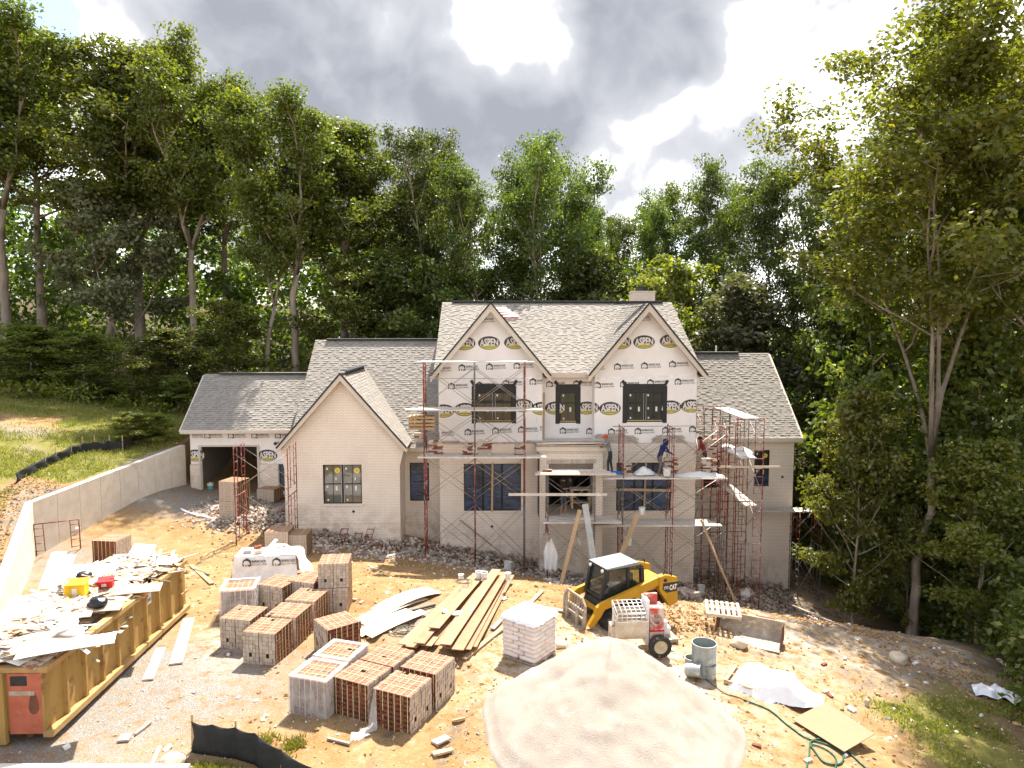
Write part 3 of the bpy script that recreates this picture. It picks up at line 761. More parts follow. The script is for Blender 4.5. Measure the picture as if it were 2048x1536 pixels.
    m.bx(-15.62, -15.58, Y_GAR + .16, 42.9, zf, 3.5, 'interior_wall'); m.bx(-9.62, -9.58, Y_GAR + .16, 42.9, zf, 3.5, 'interior_wall')
    a = OP(434, 443, 893, 925, 42.9)
    wall_panel(m, -15.6, -9.6, zf, 3.5, 42.85, [a], 'interior_wall', 0.1)
    hbuild(m, 'garage_interior')
    # rear shell
    m = MB()
    m.bx(-15.7, -9.5, 43.0, 43.2, -1, 3.6, 'painted_brick'); m.bx(-9.5, -2.5, 45.2, 45.4, -1, 3.4, 'painted_brick')
    m.bx(-2.5, 9.7, 45.8, 46.0, -3, 6.9, 'painted_brick'); m.bx(9.7, 15.35, 44, 44.2, -6, 3.4, 'painted_brick')
    m.bx(-2.6, -2.47, 34.4, 45.8, 2.5, 6.9, 'wrap'); m.bx(9.66, 9.8, 34.4, 45.8, 2.5, 6.9, 'wrap')
    m.poly([(-2.5, 34.4, 6.9), (-2.5, 45.8, 6.9), (-2.5, 39.7, 10.3)], 'wrap'); m.poly([(9.7, 34.4, 6.9), (9.7, 45.8, 6.9), (9.7, 39.7, 10.3)], 'wrap')
    # floors inside so the windows do not look through the house
    m.bx(-9.4, 15.2, 35.5, 45.0, -0.2, -0.05, 'interior_dark'); m.bx(-2.4, 9.6, 34.2, 45.6, 3.3, 3.4, 'interior_dark')
    m.bx(-9.4, 15.2, 40.6, 40.7, -0.05, 3.3, 'interior_dark'); m.bx(-2.4, 9.6, 37.5, 37.6, 3.4, 6.8, 'interior_wall')
    m.bx(-9.4, -4.4, 36.5, 36.6, -1.0, 3.5, 'interior_wall')
    hbuild(m, 'rear_walls')
build_walls()

# ---- roofs
def roof_plane(corners, parent=None, name='roof', thick=0.14, exposure=0.145):
    """corners: eave left, eave right, ridge right, ridge left (world, planar)"""
    A, B, Cc, D = [Vector(c) for c in corners]
    u = (B - A).normalized(); n = u.cross((D - A)).normalized()
    if n.z < 0: n = -n
    v = n.cross(u).normalized()
    if v.z < 0: v = -v
    m = MB()
    pts = [A, B, Cc, D]
    low = [p - n * thick for p in pts]
    m.add([p - n * 0.006 for p in pts] + low, [(0, 1, 2, 3), (7, 6, 5, 4), (0, 4, 5, 1), (1, 5, 6, 2), (2, 6, 7, 3), (3, 7, 4, 0)], 'shingle_under')
    roof = hbuild(m, name, parent)
    p2 = [((p - A).dot(u), (p - A).dot(v)) for p in pts]
    vmax = max(q[1] for q in p2)
    s = MB()
    k = 0
    while k * exposure < vmax - 0.01:
        v0 = k * exposure; v1 = min(v0 + exposure * 1.12, vmax); vm = min(v0 + exposure * 0.5, vmax - 1e-4)
        xs = []
        for i in range(4):
            (xa, ya), (xb, yb) = p2[i], p2[(i + 1) % 4]
            if (ya - vm) * (yb - vm) < 0: xs.append(xa + (xb - xa) * (vm - ya) / (yb - ya))
        if len(xs) >= 2:
            x0, x1 = min(xs), max(xs); x = x0 - random.uniform(0, 0.3); raised = random.random() < .5
            while x < x1:
                wdt = random.uniform(0.10, 0.30); xa, xb = max(x, x0), min(x + wdt, x1)
                if xb - xa > 0.02:
                    t = random.uniform(0.022, 0.032) if raised else random.uniform(0.006, 0.012)
                    a = A + u * xa + v * v0; b = A + u * xb + v * v0; c = A + u * xb + v * v1; d = A + u * xa + v * v1
                    o0 = n * t; o1 = n * 0.003
                    s.add([a + o0, b + o0, c + o1, d + o1, a - n * .004, b - n * .004], [(0, 1, 2, 3), (4, 5, 1, 0)], 'shingle')
                x += wdt; raised = not raised if random.random() < 0.8 else raised
        k += 1
    so = hbuild(s, 'shingles', roof); tag(so, kind='stuff')
    return roof
def ridge_vent(p0, p1, parent, shift0=0.6):
    a, b = Vector(p0), Vector(p1)
    m = MB(); m.bar(a + Vector((0, -.02, .03)), b + Vector((0, -.02, .03)), 0.34, 0.05, 'ridge_vent'); m.bar(a + Vector((0, 0, .065)), b + Vector((0, 0, .065)), 0.26, 0.03, 'shingle'); hbuild(m, 'ridge_vent', parent)
def fascia(p0, p1, h, parent=None, mat='trim', depth=0.10, drop=0.0, name='fascia'):
    m = MB(); a, b = Vector(p0), Vector(p1); off = Vector((0, 0, -h / 2 - drop)); m.bar(a + off, b + off, depth, h, mat); return hbuild(m, name, parent)
def gable_front(cx, zpk, half, zend, Y, width=0.25, kdepth=0.10):
    """rake boards and drip edges of a front gable"""
    for s in (-1, 1):
        a = Vector((cx, Y, zpk)); b = Vector((cx + s * half, Y, zend)); d = (b - a).normalized(); nrm = Vector((-d.z, 0, d.x)) * (1 if d.x < 0 else -1)
        if nrm.z > 0: nrm = -nrm
        m = MB()
        # board as a mitred prism
        L = (b - a).length
        q = [a, b, b + Vector((0, 0, -width * 1.15)), a + Vector((0, 0, -width * 1.55))]
        m.add([(p.x, Y, p.z) for p in q] + [(p.x, Y + kdepth, p.z) for p in q], [(0, 1, 2, 3), (4, 7, 6, 5), (0, 4, 5, 1), (1, 5, 6, 2), (2, 6, 7, 3), (3, 7, 4, 0)], 'trim')
        hbuild(m, 'rake_board')
        m = MB(); m.bar(a + Vector((0, -.015, .02)) , b + Vector((0, -.015, .02)), 0.07, 0.05, 'drip_edge', up=(0, 1, 0)); hbuild(m, 'drip_edge')
        # rough soffit underneath
        m = MB(); q2 = [a + Vector((0, .1, -.16)), b + Vector((0, .1, -.16)), b + Vector((0, .46, -.16)), a + Vector((0, .46, -.16))]
        m.poly(q2, 'soffit_wood'); hbuild(m, 'soffit')

def build_roofs():
    XL, XR = -2.75, 10.04
    ze, zr, ye, yr = 6.96, 10.46, 33.4, 39.7
    main = roof_plane([(XL, ye, ze), (XR, ye, ze), (XR, yr, zr), (XL, yr, zr)])
    roof_plane([(XR, 46.0, ze), (XL, 46.0, ze), (XL, yr, zr), (XR, yr, zr)], exposure=0.6)
    ridge_vent((XL + .55, yr, zr), (XR - .5, yr, zr), main)
    fascia((2.62, ye - .03, ze), (4.6, ye - .03, ze), 0.24)
    m = MB(); m.bx(2.5, 4.7, ye, Y_M, ze - .26, ze - .24, 'soffit_wood'); hbuild(m, 'soffit')
    for c in (GC, RC):
        zp, h, zend, yf = 10.2, 2.78, 10.2 - 1.204 * 2.78, 32.62
        for s in (-1, 1):
            back = [(c + s * h, 35.6, zend), (c, yr, zp)]
            cs = [(c + s * h, yf, zend), (c + s * h, yr, zend), (c, yr, zp), (c, yf, zp)]
            roof_plane(cs)
        gable_front(c, zp, h, zend, yf - .06)
    m = MB(); m.bar((RC - .9, 36.0, 10.28), (RC + .0, 33.4, 10.27), 0.34, 0.05, 'ridge_vent'); hbuild(m, 'ridge_vent')
    # left wing
    A = roof_plane([(-9.72, 33.7, 3.36), (-2.42, 33.7, 3.36), (-2.42, 39.5, 8.38), (-9.72, 39.5, 8.38)])
    roof_plane([(-2.42, 45.3, 3.36), (-9.72, 45.3, 3.36), (-9.72, 39.5, 8.38), (-2.42, 39.5, 8.38)], exposure=0.6)
    ridge_vent((-9.1, 39.5, 8.38), (-2.9, 39.5, 8.38), A)
    fascia((-4.1, 33.67, 3.36), (-2.42, 33.67, 3.36), 0.2)
    m = MB(); m.bx(-4.2, -2.45, 33.7, Y_C, 3.1, 3.13, 'trim'); hbuild(m, 'soffit')
    # garage
    A = roof_plane([(-15.95, 36.5, 3.84), (-8.6, 36.5, 3.84), (-8.6, 39.8, 6.49), (-15.95, 39.8, 6.49)])
    roof_plane([(-8.6, 43.1, 3.84), (-15.95, 43.1, 3.84), (-15.95, 39.8, 6.49), (-8.6, 39.8, 6.49)], exposure=0.6)
    ridge_vent((-15.1, 39.8, 6.49), (-9.8, 39.8, 6.49), A)
    fascia((-15.95, 36.47, 3.84), (-9.6, 36.47, 3.84), 0.18)
    m = MB(); m.bx(-15.9, -9.6, 36.5, Y_GAR, 3.62, 3.65, 'trim'); hbuild(m, 'soffit')
    fascia((-15.97, 36.5, 3.80), (-15.97, 39.8, 6.45), 0.2)
    # right wing
    A = roof_plane([(9.3, 35.0, 3.55), (15.62, 35.0, 3.55), (15.62, 39.7, 7.62), (9.3, 39.7, 7.62)])
    roof_plane([(15.62, 44.4, 3.55), (9.3, 44.4, 3.55), (9.3, 39.7, 7.62), (15.62, 39.7, 7.62)], exposure=0.6)
    ridge_vent((10.2, 39.7, 7.62), (13.9, 39.7, 7.62), A)
    fascia((9.66, 34.97, 3.55), (15.64, 34.97, 3.55), 0.22)
    m = MB(); m.bx(9.66, 15.5, 35.02, Y_W, 3.28, 3.31, 'trim'); hbuild(m, 'soffit')
    fascia((15.63, 35.0, 3.53), (15.63, 39.7, 7.6), 0.22)
    # front gable over the brick wing
    zp, h, yf = 7.02, 2.92, 31.95
    zend = zp - 1.153 * h
    for s in (-1, 1):
        roof_plane([(-6.8 + s * h, yf, zend), (-6.8 + s * h, 38.0, zend), (-6.8, 38.0, zp), (-6.8, yf, zp)])
    gable_front(-6.8, zp, h, zend, yf - .06, 0.20)
    m = MB(); m.bar((-6.78, 32.6, 7.1), (-6.72, 37.4, 7.1), 0.34, 0.05, 'ridge_vent'); m.bar((-6.8, 32.0, 7.06), (-6.8, 37.7, 7.06), 0.22, 0.05, 'shingle'); hbuild(m, 'ridge_vent')
    # chimney
    a = P(1264, 607, 41.0); b = P(1307, 585, 41.0)
    m = MB(); m.bx(a.x, b.x, 40.6, 41.8, 9.2, b.z, 'raw_white_brick'); m.bx(a.x - .05, b.x + .05, 40.55, 41.85, b.z + .001, b.z + .07, 'concrete')
    ch = hbuild(m, 'chimney')
    c = P(1285, 585, 41.2); tq = P(1285, 572, 41.2)
    m = MB(); M = Matrix.Translation((c.x, 41.2, b.z + .05))
    m.lathe([(0.30, 0), (0.30, 0.22), (0.33, 0.22), (0.33, .30), (0.0, .31)], 'cat_black', 16, M); hbuild(m, 'flue_cap', ch)
    # vent pipes
    for px, py, Y in ((620, 745, 40.3), (1432, 700, 40.4)):
        p = P(px, py, Y); m = MB(); m.tube((p.x, Y, p.z - 1.2), (p.x, Y, p.z + .25), 0.05, 'white_plastic', 8); hbuild(m, 'vent_pipe')
build_roofs()

# ---- windows
def window(op, Y, units, cols, rows, glass, frame='bronze_frame', recess=0.07, stickers=0, yellow=0, film=None, split=None, fr=0.045):
    x0, x1, z0, z1 = op
    Yf = Y + recess
    m = MB()
    m.bx(x0, x1, Yf, Yf + .07, z1 - fr, z1, frame); m.bx(x0, x1, Yf, Yf + .07, z0, z0 + fr, frame)
    m.bx(x0, x0 + fr, Yf, Yf + .07, z0 + fr, z1 - fr, frame); m.bx(x1 - fr, x1, Yf, Yf + .07, z0 + fr, z1 - fr, frame)
    wd = hbuild(m, 'window')
    uw = (x1 - x0) / units
    for k in range(units):
        a, b = x0 + k * uw, x0 + (k + 1) * uw
        if k:
            m = MB(); m.bx(a - .05, a + .05, Yf - .005, Yf + .06, z0 + fr, z1 - fr, frame); hbuild(m, 'mullion', wd)
            if not film: m = MB(); m.bx(a - .06, a - .05, Yf - .006, Yf + .0, z0 + fr, z1 - fr, 'sticker'); m.bx(a + .05, a + .06, Yf - .006, Yf, z0 + fr, z1 - fr, 'sticker'); hbuild(m, 'jamb_strip', wd)
        ia, ib = a + fr, b - fr
        zm = z0 + (z1 - z0) * (split or 0.5)
        m = MB(); m.bx(ia, ib, Yf + .005, Yf + .06, zm - .022, zm + .022, frame); hbuild(m, 'meeting_rail', wd)
        for c in range(1, cols):
            xx = ia + (ib - ia) * c / cols
            m = MB(); m.bx(xx - .012, xx + .012, Yf + .015, Yf + .05, z0 + fr, z1 - fr, frame); hbuild(m, 'muntin', wd)
        for c in range(cols):
            for (za, zb) in ((z0 + fr, zm - .022), (zm + .022, z1 - fr)):
                xa, xb = ia + (ib - ia) * c / cols + .012, ia + (ib - ia) * (c + 1) / cols - .012
                m = MB(); t = random.uniform(-.004, .004)
                m.quad((xa, Yf + .03, za), (xb, Yf + .03 + t, za), (xb, Yf + .03, zb), (xa, Yf + .03 - t, zb), glass); hbuild(m, 'pane', wd)
        rr = random.Random(int(a * 1000) + 5)
        if stickers:
            for (fx, fz, w, h) in ((.12, .86, .07, .10), (.12, .40, .07, .10), (.62, .33, .09, .22), (.14, .07, .07, .08), (.64, .60, .05, .12))[:stickers]:
                xx = ia + (ib - ia) * fx + rr.uniform(-.02, .02); zz = z0 + (z1 - z0) * fz
                m = MB(); m.quad((xx, Yf + .02, zz), (xx + w, Yf + .02, zz), (xx + w, Yf + .02, zz + h), (xx, Yf + .02, zz + h), 'sticker'); hbuild(m, 'paper_label', wd)
        if yellow:
            xx = ia + (ib - ia) * .76; zz = z0 + (z1 - z0) * .84
            m = MB(); pts = [(xx + .13 * math.cos(q * math.pi / 9), Yf + .018, zz + .13 * math.sin(q * math.pi / 9)) for q in range(18)]; m.poly(pts, 'sticker_yellow')
            pts = [(xx + .06 * math.cos(q * math.pi / 6), Yf + .016, zz + .06 * math.sin(q * math.pi / 6)) for q in range(12)]; m.poly(pts, 'gold_sill'); hbuild(m, 'round_label', wd)
    if film:
        fx0, fx1, fz0, fz1 = film
        m = MB(); n = 14
        g = [[(fx0 + (fx1 - fx0) * i / n, Yf + .004 + .006 * random.random(), fz0 + (fz1 - fz0) * j / n) for i in range(n + 1)] for j in range(n + 1)]
        vs = [p for row in g for p in row]
        fs = [(j * (n + 1) + i, j * (n + 1) + i + 1, (j + 1) * (n + 1) + i + 1, (j + 1) * (n + 1) + i) for i in range(n) for j in range(n)]
        m.add(vs, fs, 'blue_film'); fo = hbuild(m, 'protective_film', wd, smooth=True)
    return wd
def sill(op, Y, mat='painted_brick', t=0.09, ex=0.07):
    m = MB(); m.bx(op[0] - ex, op[1] + ex, Y - .06, Y + .02, op[2] - t, op[2] - .002, mat); return hbuild(m, 'window_sill')
def surround(op, Y, top=0.40, side=0.2, bottom=0.06):
    x0, x1, z0, z1 = op; m = MB()
    Y = Y - .012
    m.bx(x0 - side, x0, Y, Y + .01, z0 - bottom - .05, z1 + top * .75, 'flashing'); m.bx(x1, x1 + side, Y, Y + .01, z0 - bottom - .05, z1 + top * .75, 'flashing')
    m.bx(x0 - side * .5, x1 + side * .5, Y - .004, Y + .006, z1, z1 + top, 'flashing')
    m.bx(x0, x1, Y - .004, Y + .006, z0 - bottom, z0, 'flashing')
    for s, xx in ((-1, x0 - side * .6), (1, x1 + side * .6)):
        m.bar((xx, Y - .008, z1 + top * .7), (xx + s * .16, Y - .008, z1 + top + .18), .012, .13, 'flashing', up=(0, 1, 0)) if False else None
        a = Vector((xx - s * .08, Y - .009, z1 + top * .6)); b = Vector((xx + s * .10, Y - .009, z1 + top + .17)); d = (b - a).normalized(); nn = Vector((-d.z, 0, d.x)) * .065
        m.poly([a - nn, a + nn, b + nn, b - nn], 'flashing')
    hbuild(m, 'window_flashing')
    m = MB(); m.bx(x0 + .03, x1 - .03, Y - .03, Y, z0 - .004, z0 + .035, 'gold_sill'); hbuild(m, 'sill_strip')

window(w_gab, Y_G, 2, 2, 2, 'glass_pale_reflection', stickers=5, yellow=1); sill(w_gab, Y_G)
window(w_con, Y_C, 1, 2, 2, 'glass', film=w_con); sill(w_con, Y_C)
window(w_lb, Y_B, 3, 1, 2, 'glass', stickers=2, film=w_lb); sill(w_lb, Y_B)
window(w_rb, Y_B, 3, 1, 2, 'glass', stickers=2, film=w_rb); sill(w_rb, Y_B, 'raw_white_brick')
for op, Y, un in ((w_lu, Y_B + .1, 2), (w_mu, Y_M, 1), (w_ru, Y_B + .1, 2)):
    window(op, Y, un, 2, 2, 'glass', stickers=4, recess=-.005, split=0.64); surround(op, Y)
fz = w_wg[2] + (w_wg[3] - w_wg[2]) * .30
window(w_wg, Y_W, 1, 2, 2, 'glass', stickers=4, yellow=1, film=(w_wg[0], w_wg[1], w_wg[2], fz)); sill(w_wg, Y_W)
window(w_w2, Y_W, 1, 2, 2, 'glass', stickers=3, film=(w_w2[0] + .5, w_w2[1], w_w2[2] + .2, w_w2[3]))
window(w_g2, Y_GAR, 1, 1, 2, 'glass', film=w_g2)
m = MB()    # garage door frame
a, b, c, d = d_gar
m.bx(a - .09, a, Y_GAR - .12, Y_GAR - .095, c, d + .09, 'trim'); m.bx(b, b + .09, Y_GAR - .12, Y_GAR - .095, c, d + .09, 'trim'); m.bx(a, b, Y_GAR - .02, Y_GAR - .0, d, d + .09, 'trim')
hbuild(m, 'door_frame')

# ---- entry portico
YP = 31.7
def build_portico():
    o0 = OP(1097, 1187, 927, 1035, YP); e = OP(1079, 1206, 903, 1200, YP)
    m = MB()
    wall_panel(m, e[0], e[1], -5, e[3], YP, [o0], 'raw_white_brick', 0.35)
    for x in (e[0], e[1]): m.quad((x, YP, -5), (x, Y_M + .1, -5), (x, Y_M + .1, e[3]), (x, YP, e[3]), 'raw_white_brick')
    m.quad((e[0], YP, e[3]), (e[1], YP, e[3]), (e[1], Y_M, e[3]), (e[0], Y_M, e[3]), 'interior_dark')
    p = hbuild(m, 'portico')
    m = MB(); c = OP(1073, 1212, 893, 903, YP - .2); m.bx(c[0], c[1], YP - .16, Y_M - .02, c[2], c[3], 'trim'); m.bx(c[0] + .1, c[1] - .1, YP - .07, Y_M - .03, c[2] - .09, c[2] - .002, 'trim'); hbuild(m, 'cornice', p)
    # soldier course over the opening
    n = 22
    for i in range(n):
        xa = o0[0] - .12 + (o0[1] - o0[0] + .24) * i / n; xb = o0[0] - .12 + (o0[1] - o0[0] + .24) * (i + 1) / n
        m = MB(); m.bx(xa + .005, xb - .005, YP - .018, YP + .05, o0[3] + .004, o0[3] + .2, 'brick_white'); hbuild(m, 'brick', p)
    # porch slab, hall behind the opening
    m = MB(); m.bx(e[0] + .05, e[1] - .05, YP + .02, Y_M + .3, o0[2] - .25, o0[2] - .02, 'concrete'); hbuild(m, 'porch_slab', p)
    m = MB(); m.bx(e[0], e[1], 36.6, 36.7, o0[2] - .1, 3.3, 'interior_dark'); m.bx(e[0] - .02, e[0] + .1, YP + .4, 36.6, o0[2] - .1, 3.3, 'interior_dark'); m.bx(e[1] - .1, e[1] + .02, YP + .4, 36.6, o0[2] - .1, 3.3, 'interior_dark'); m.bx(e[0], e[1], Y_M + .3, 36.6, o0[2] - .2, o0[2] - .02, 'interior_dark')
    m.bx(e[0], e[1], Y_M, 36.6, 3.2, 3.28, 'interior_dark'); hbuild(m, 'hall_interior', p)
    # black framed front door with sidelight, standing open behind the scaffold
    m = MB()
    for x in (o0[0] + .25, o0[0] + .75, o0[0] + 1.35, o0[1] - .35): m.bx(x - .04, x + .04, Y_M + .1, Y_M + .16, o0[2], 3.0, 'bronze_frame')
    m.bx(o0[0] + .2, o0[1] - .3, Y_M + .1, Y_M + .16, 1.75, 1.85, 'bronze_frame'); hbuild(m, 'door_frame', p)
    m = MB(); m.quad((o0[0] + .79, Y_M + .13, o0[2]), (o0[0] + 1.31, Y_M + .13, o0[2]), (o0[0] + 1.31, Y_M + .13, 1.75), (o0[0] + .79, Y_M + .13, 1.75), 'glass'); hbuild(m, 'pane', p)
    return o0
O_ENTRY = build_portico()

# stepped unfinished bricks above the laid courses of the right bay
def stepped_bricks():
    bm = MB(); bm.box((0, 0, 0), (0.2, 0.09, 0.066), 'brick_white'); me = bm.mesh('brick')
    bm2 = MB(); bm2.box((0, 0, 0), (0.2, 0.09, 0.066), 'brick_red'); me2 = bm2.mesh('brick')
    x0, x1 = 4.82, 9.65
    prof = [(P(px, 880, Y_B).x, P(px, py, Y_B).z) for px, py in ((1236, 870), (1268, 872), (1281, 888), (1301, 888), (1315, 871), (1363, 870), (1376, 888), (1394, 888))]
    px_, pz_ = [q[0] for q in prof], [q[1] for q in prof]
    for r in range(7):
        z = ZBL + .037 + r * .074; sh = .105 * (r % 2)
        x = x0 + .1 + sh
        while x < x1:
            if z < np.interp(x, px_, pz_) + .02:
                o = link('brick', me if random.random() > .04 else me2, HOUSE, Vector((x, Y_B + .052 + random.uniform(-.004, .004), z)) - HO)
            x += .21
    for r in range(2):
        for k in range(23):
            x = -2.37 + k * .21 + .1 * (r % 2)
            if x < 2.3 and (r == 0 or k < 4 or k > 18): link('brick', me, HOUSE, Vector((x, Y_B + .052, ZBL + .037 + r * .074)) - HO)
stepped_bricks()

# ---- printed marks on the wrap
def clip_poly(poly, clip):
    for i in range(len(clip)):
        a, b = clip[i], clip[(i + 1) % len(clip)]
        out = []
        ins = lambda p: (b[0] - a[0]) * (p[1] - a[1]) - (b[1] - a[1]) * (p[0] - a[0]) >= 0
        for k in range(len(poly)):
            p, q = poly[k], poly[(k + 1) % len(poly)]
            ip, iq = ins(p), ins(q)
            if ip: out.append(p)
            if ip != iq:
                den = (b[0] - a[0]) * (q[1] - p[1]) - (b[1] - a[1]) * (q[0] - p[0])
                t = -((b[0] - a[0]) * (p[1] - a[1]) - (b[1] - a[1]) * (p[0] - a[0])) / den if abs(den) > 1e-12 else 0
                out.append((p[0] + (q[0] - p[0]) * t, p[1] + (q[1] - p[1]) * t))
        poly = out
        if len(poly) < 3: return []
    return poly
_text_cache = {}
def text_polys(body, width=None, height=None, bold=0.0, shear=0.0):
    key = (body, width, height, bold, shear)
    if key in _text_cache: return _text_cache[key]
    cu = bpy.data.curves.new('lettering', 'FONT'); cu.body = body; cu.offset = bold; cu.resolution_u = 2; cu.shear = shear
    o = bpy.data.objects.new('lettering', cu); COL.objects.link(o)
    dg = bpy.context.evaluated_depsgraph_get(); ev = o.evaluated_get(dg); me = ev.to_mesh()
    vs = [(v.co.x, v.co.y) for v in me.vertices]; polys = [[vs[i] for i in p.vertices] for p in me.polygons]
    ev.to_mesh_clear(); bpy.data.objects.remove(o); bpy.data.curves.remove(cu)
    xs = [p[0] for q in polys for p in q]; ys = [p[1] for q in polys for p in q]
    w, h = max(xs) - min(xs), max(ys) - min(ys)
    sx = width / w if width else height / h; sy = height / h if height else sx
    polys = [[((x - min(xs) - w / 2) * sx, (y - min(ys) - h / 2) * sy) for x, y in q] for q in polys]
    _text_cache[key] = polys
    return polys
def ell(rx, ry, n=28, cx=0, cy=0, a0=0, a1=2 * math.pi): return [(cx + rx * math.cos(a0 + (a1 - a0) * i / n), cy + ry * math.sin(a0 + (a1 - a0) * i / n)) for i in range(n)]
def oval_layers():
    W, H = .51, .315
    L = [('print_black', [ell(W, H, 36)])]
    mt = [(-.6, -.5), (.6, -.5), (.6, -.16), (.30, -.13), (.16, -.06), (.06, -.10), (-.03, .03), (-.12, -.06), (-.2, -.03), (-.34, -.13), (-.6, -.18)]
    # mountain in yellow, lower part of the oval: cut into vertical strips so it stays convex
    strips = []
    tops = sorted([(x, y) for x, y in mt[2:]])
    for i in range(len(tops) - 1):
        (xa, ya), (xb, yb) = tops[i], tops[i + 1]
        q = clip_poly([(xa, -.6), (xb, -.6), (xb, yb), (xa, ya)], ell(W * .93, H * .92, 36))
        if q: strips.append(q)
    L.append(('print_yellow', strips))
    tx = text_polys('ASPEN', .86, .27, 0.035)
    # arched lettering: taller at the ends of the line than a straight row
    tx2 = [[(x, y * (1 + .35 * (1 - (x / .45) ** 2)) + .045 - .05 * (x / .45) ** 2) for x, y in q] for q in tx]
    L.append(('print_white', tx2))
    L.append(('print_black', [[(x * .62, y * .045 - .20) for x, y in ((-.5, -.5), (.5, -.5), (.5, .5), (-.5, .5))]] if False else [[(x, y - .19) for x, y in q] for q in text_polys('BUILDING WRAP', .52, .045, .01)]))
    return L
def house_mark_layers(text=True, icon=True):
    L = []
    if icon:
        L.append(('print_black', [[(-.16, -.15), (.16, -.15), (.16, .07), (0, .17), (-.16, .07)]]))
        L.append(('print_white', [[(-.13, -.02), (-.10, -.15), (-.055, -.15), (-.045, -.08), (-.01, -.08), (-.01, -.15), (.03, -.15), (.05, -.07), (.075, -.10), (.10, -.10), (.125, -.05), (.10, .0), (.06, .05), (-.02, .07), (-.10, .05)]]))
    if text:
        L.append(('print_black', [[(x + .47, y + .035) for x, y in q] for q in text_polys('BARRICADE', .54, .10, .03)]))
        L.append(('print_black', [[(x + .49, y - .085) for x, y in q] for q in text_polys('BUILDING WRAP', .60, .075, 0.0)]))
    return L
def printed(px, py, Y, layers, clip=None, name='printed_logo', tilt=0.02, holes=()):
    c = P(px, py, Y); m = MB()
    for i, (mat, polys) in enumerate(layers):
        for q in polys:
            q = [(c.x + x * math.cos(tilt) - y * math.sin(tilt), c.z + x * math.sin(tilt) + y * math.cos(tilt)) for x, y in q]
            if clip and not (len(q) > 10 and i == 1 and mat == 'print_white' and False):
                q = clip_poly(q, clip)
            if len(q) >= 3: m.poly([(x, Y - .004 - .0015 * i, z) for x, z in q], mat)
    if m.f:
        m.v = [(v[0] - HO.x, v[1] - HO.y, v[2] - HO.z) for v in m.v]
        return link(name, m.mesh(name), HOUSE)
def build_prints():
    YB2 = Y_B + .10
    OV, HM, HT = oval_layers(), house_mark_layers(), house_mark_layers(icon=False)
    def bay_clip(x0, x1, c): return [(x0 + .01, ZBL - .05), (x1 - .01, ZBL - .05), (x1 - .01, 9.95 - 1.204 * abs(x1 - c)), (c, 9.95), (x0 + .01, 9.95 - 1.204 * abs(x0 - c))]
    cl, cr = bay_clip(-2.47, 2.36, GC), bay_clip(4.82, 9.65, RC)
    cm = [(2.37, 2.2), (4.81, 2.2), (4.81, 6.9), (2.37, 6.9)]
    for px, py in ((929, 687), (978, 686), (1030, 685), (930, 819), (1045, 811), (1084, 817), (887, 822)): printed(px, py, YB2, OV, cl)
    for px, py in ((924, 735), (979, 733), (1034, 731), (903, 772), (959, 770), (1012, 766), (1066, 763), (936, 864), (991, 861), (1043, 859)): printed(px, py, YB2, HM, cl)
    for px, py in ((869, 738), (875, 867), (1072, 856), (955, 640)): printed(px, py, YB2, HT, cl)
    for px, py in ((1241, 685), (1288, 684), (1341, 682), (1220, 817), (1341, 814), (1383, 812), (1177, 816)): printed(px, py, YB2, OV, cr)
    for px, py in ((1235, 733), (1289, 731), (1345, 728), (1195, 770), (1247, 768), (1301, 765), (1356, 763), (1223, 863), (1276, 862), (1331, 860), (1385, 858)): printed(px, py, YB2, HM, cr)
    for px, py in ((1176, 735), (1268, 637)): printed(px, py, YB2, HT, cr)
    for px, py in ((1099, 768), (1153, 767), (1126, 861), (1179, 862)): printed(px, py, Y_M, HM, cm)
    for px, py in ((1111, 816), (1173, 816)): printed(px, py, Y_M, OV, cm)
    cg = [(-15.69, P(460, 928, Y_GAR).z + .01), (-9.6, P(460, 928, Y_GAR).z + .01), (-9.6, 3.6), (-15.69, 3.6)]
    for px in (415, 462, 509, 556): printed(px, 871, Y_GAR, HM, cg, tilt=0)
    printed(377, 871, Y_GAR, HT, cg, tilt=0)
    for px in (391, 535): printed(px, 911, Y_GAR, OV, cg, tilt=0)
build_prints()
# bracing timbers nailed across the big bay windows
def hbar(p0, p1, w, h, mat, name):
    m = MB(); m.bar(p0, p1, w, h, mat); return hbuild(m, name)
a = P(985, 925, Y_B - .08); b = P(984, 1024, Y_B - .08); hbar(a, b, .09, .04, 'wood', 'brace_timber')
a = P(1292, 925, Y_B - .08); b = P(1288, 1024, Y_B - .08); hbar(a, b, .09, .04, 'wood', 'brace_timber')
a = P(1231, 979, Y_B - .14); b = P(1352, 981, Y_B - .14); hbar(a, b, .04, .12, 'wood', 'brace_timber')
a = P(1088, 785, Y_M - .25); b = P(1087, 876, Y_M - .25); hbar(a, b, .10, .10, 'wood', 'brace_timber')
# flood lamp under the garage eave
p = P(552, 888, Y_GAR - .25)
m = MB(); m.lathe([(0, -.02), (.05, 0), (.09, .12), (.085, .13), (0, .10)], 'cat_black', 12, Matrix.Translation(p) @ Matrix.Rotation(R(70), 4, 'X')); m.tube(p, (p.x + .05, Y_GAR, p.z + .05), .03, 'cat_black'); hbuild(m, 'flood_lamp')
# small round vents in the walls
for px, py, Y in ((1565, 954, Y_W), (984, 1053, Y_B), (707, 1023, Y_G)):
    p = P(px, py, Y - .004); m = MB(); m.lathe([(0.0, .03), (.05, .03), (.065, 0)], 'flashing', 12, Matrix.Translation(p) @ Matrix.Rotation(R(90), 4, 'X')); hbuild(m, 'wall_vent')

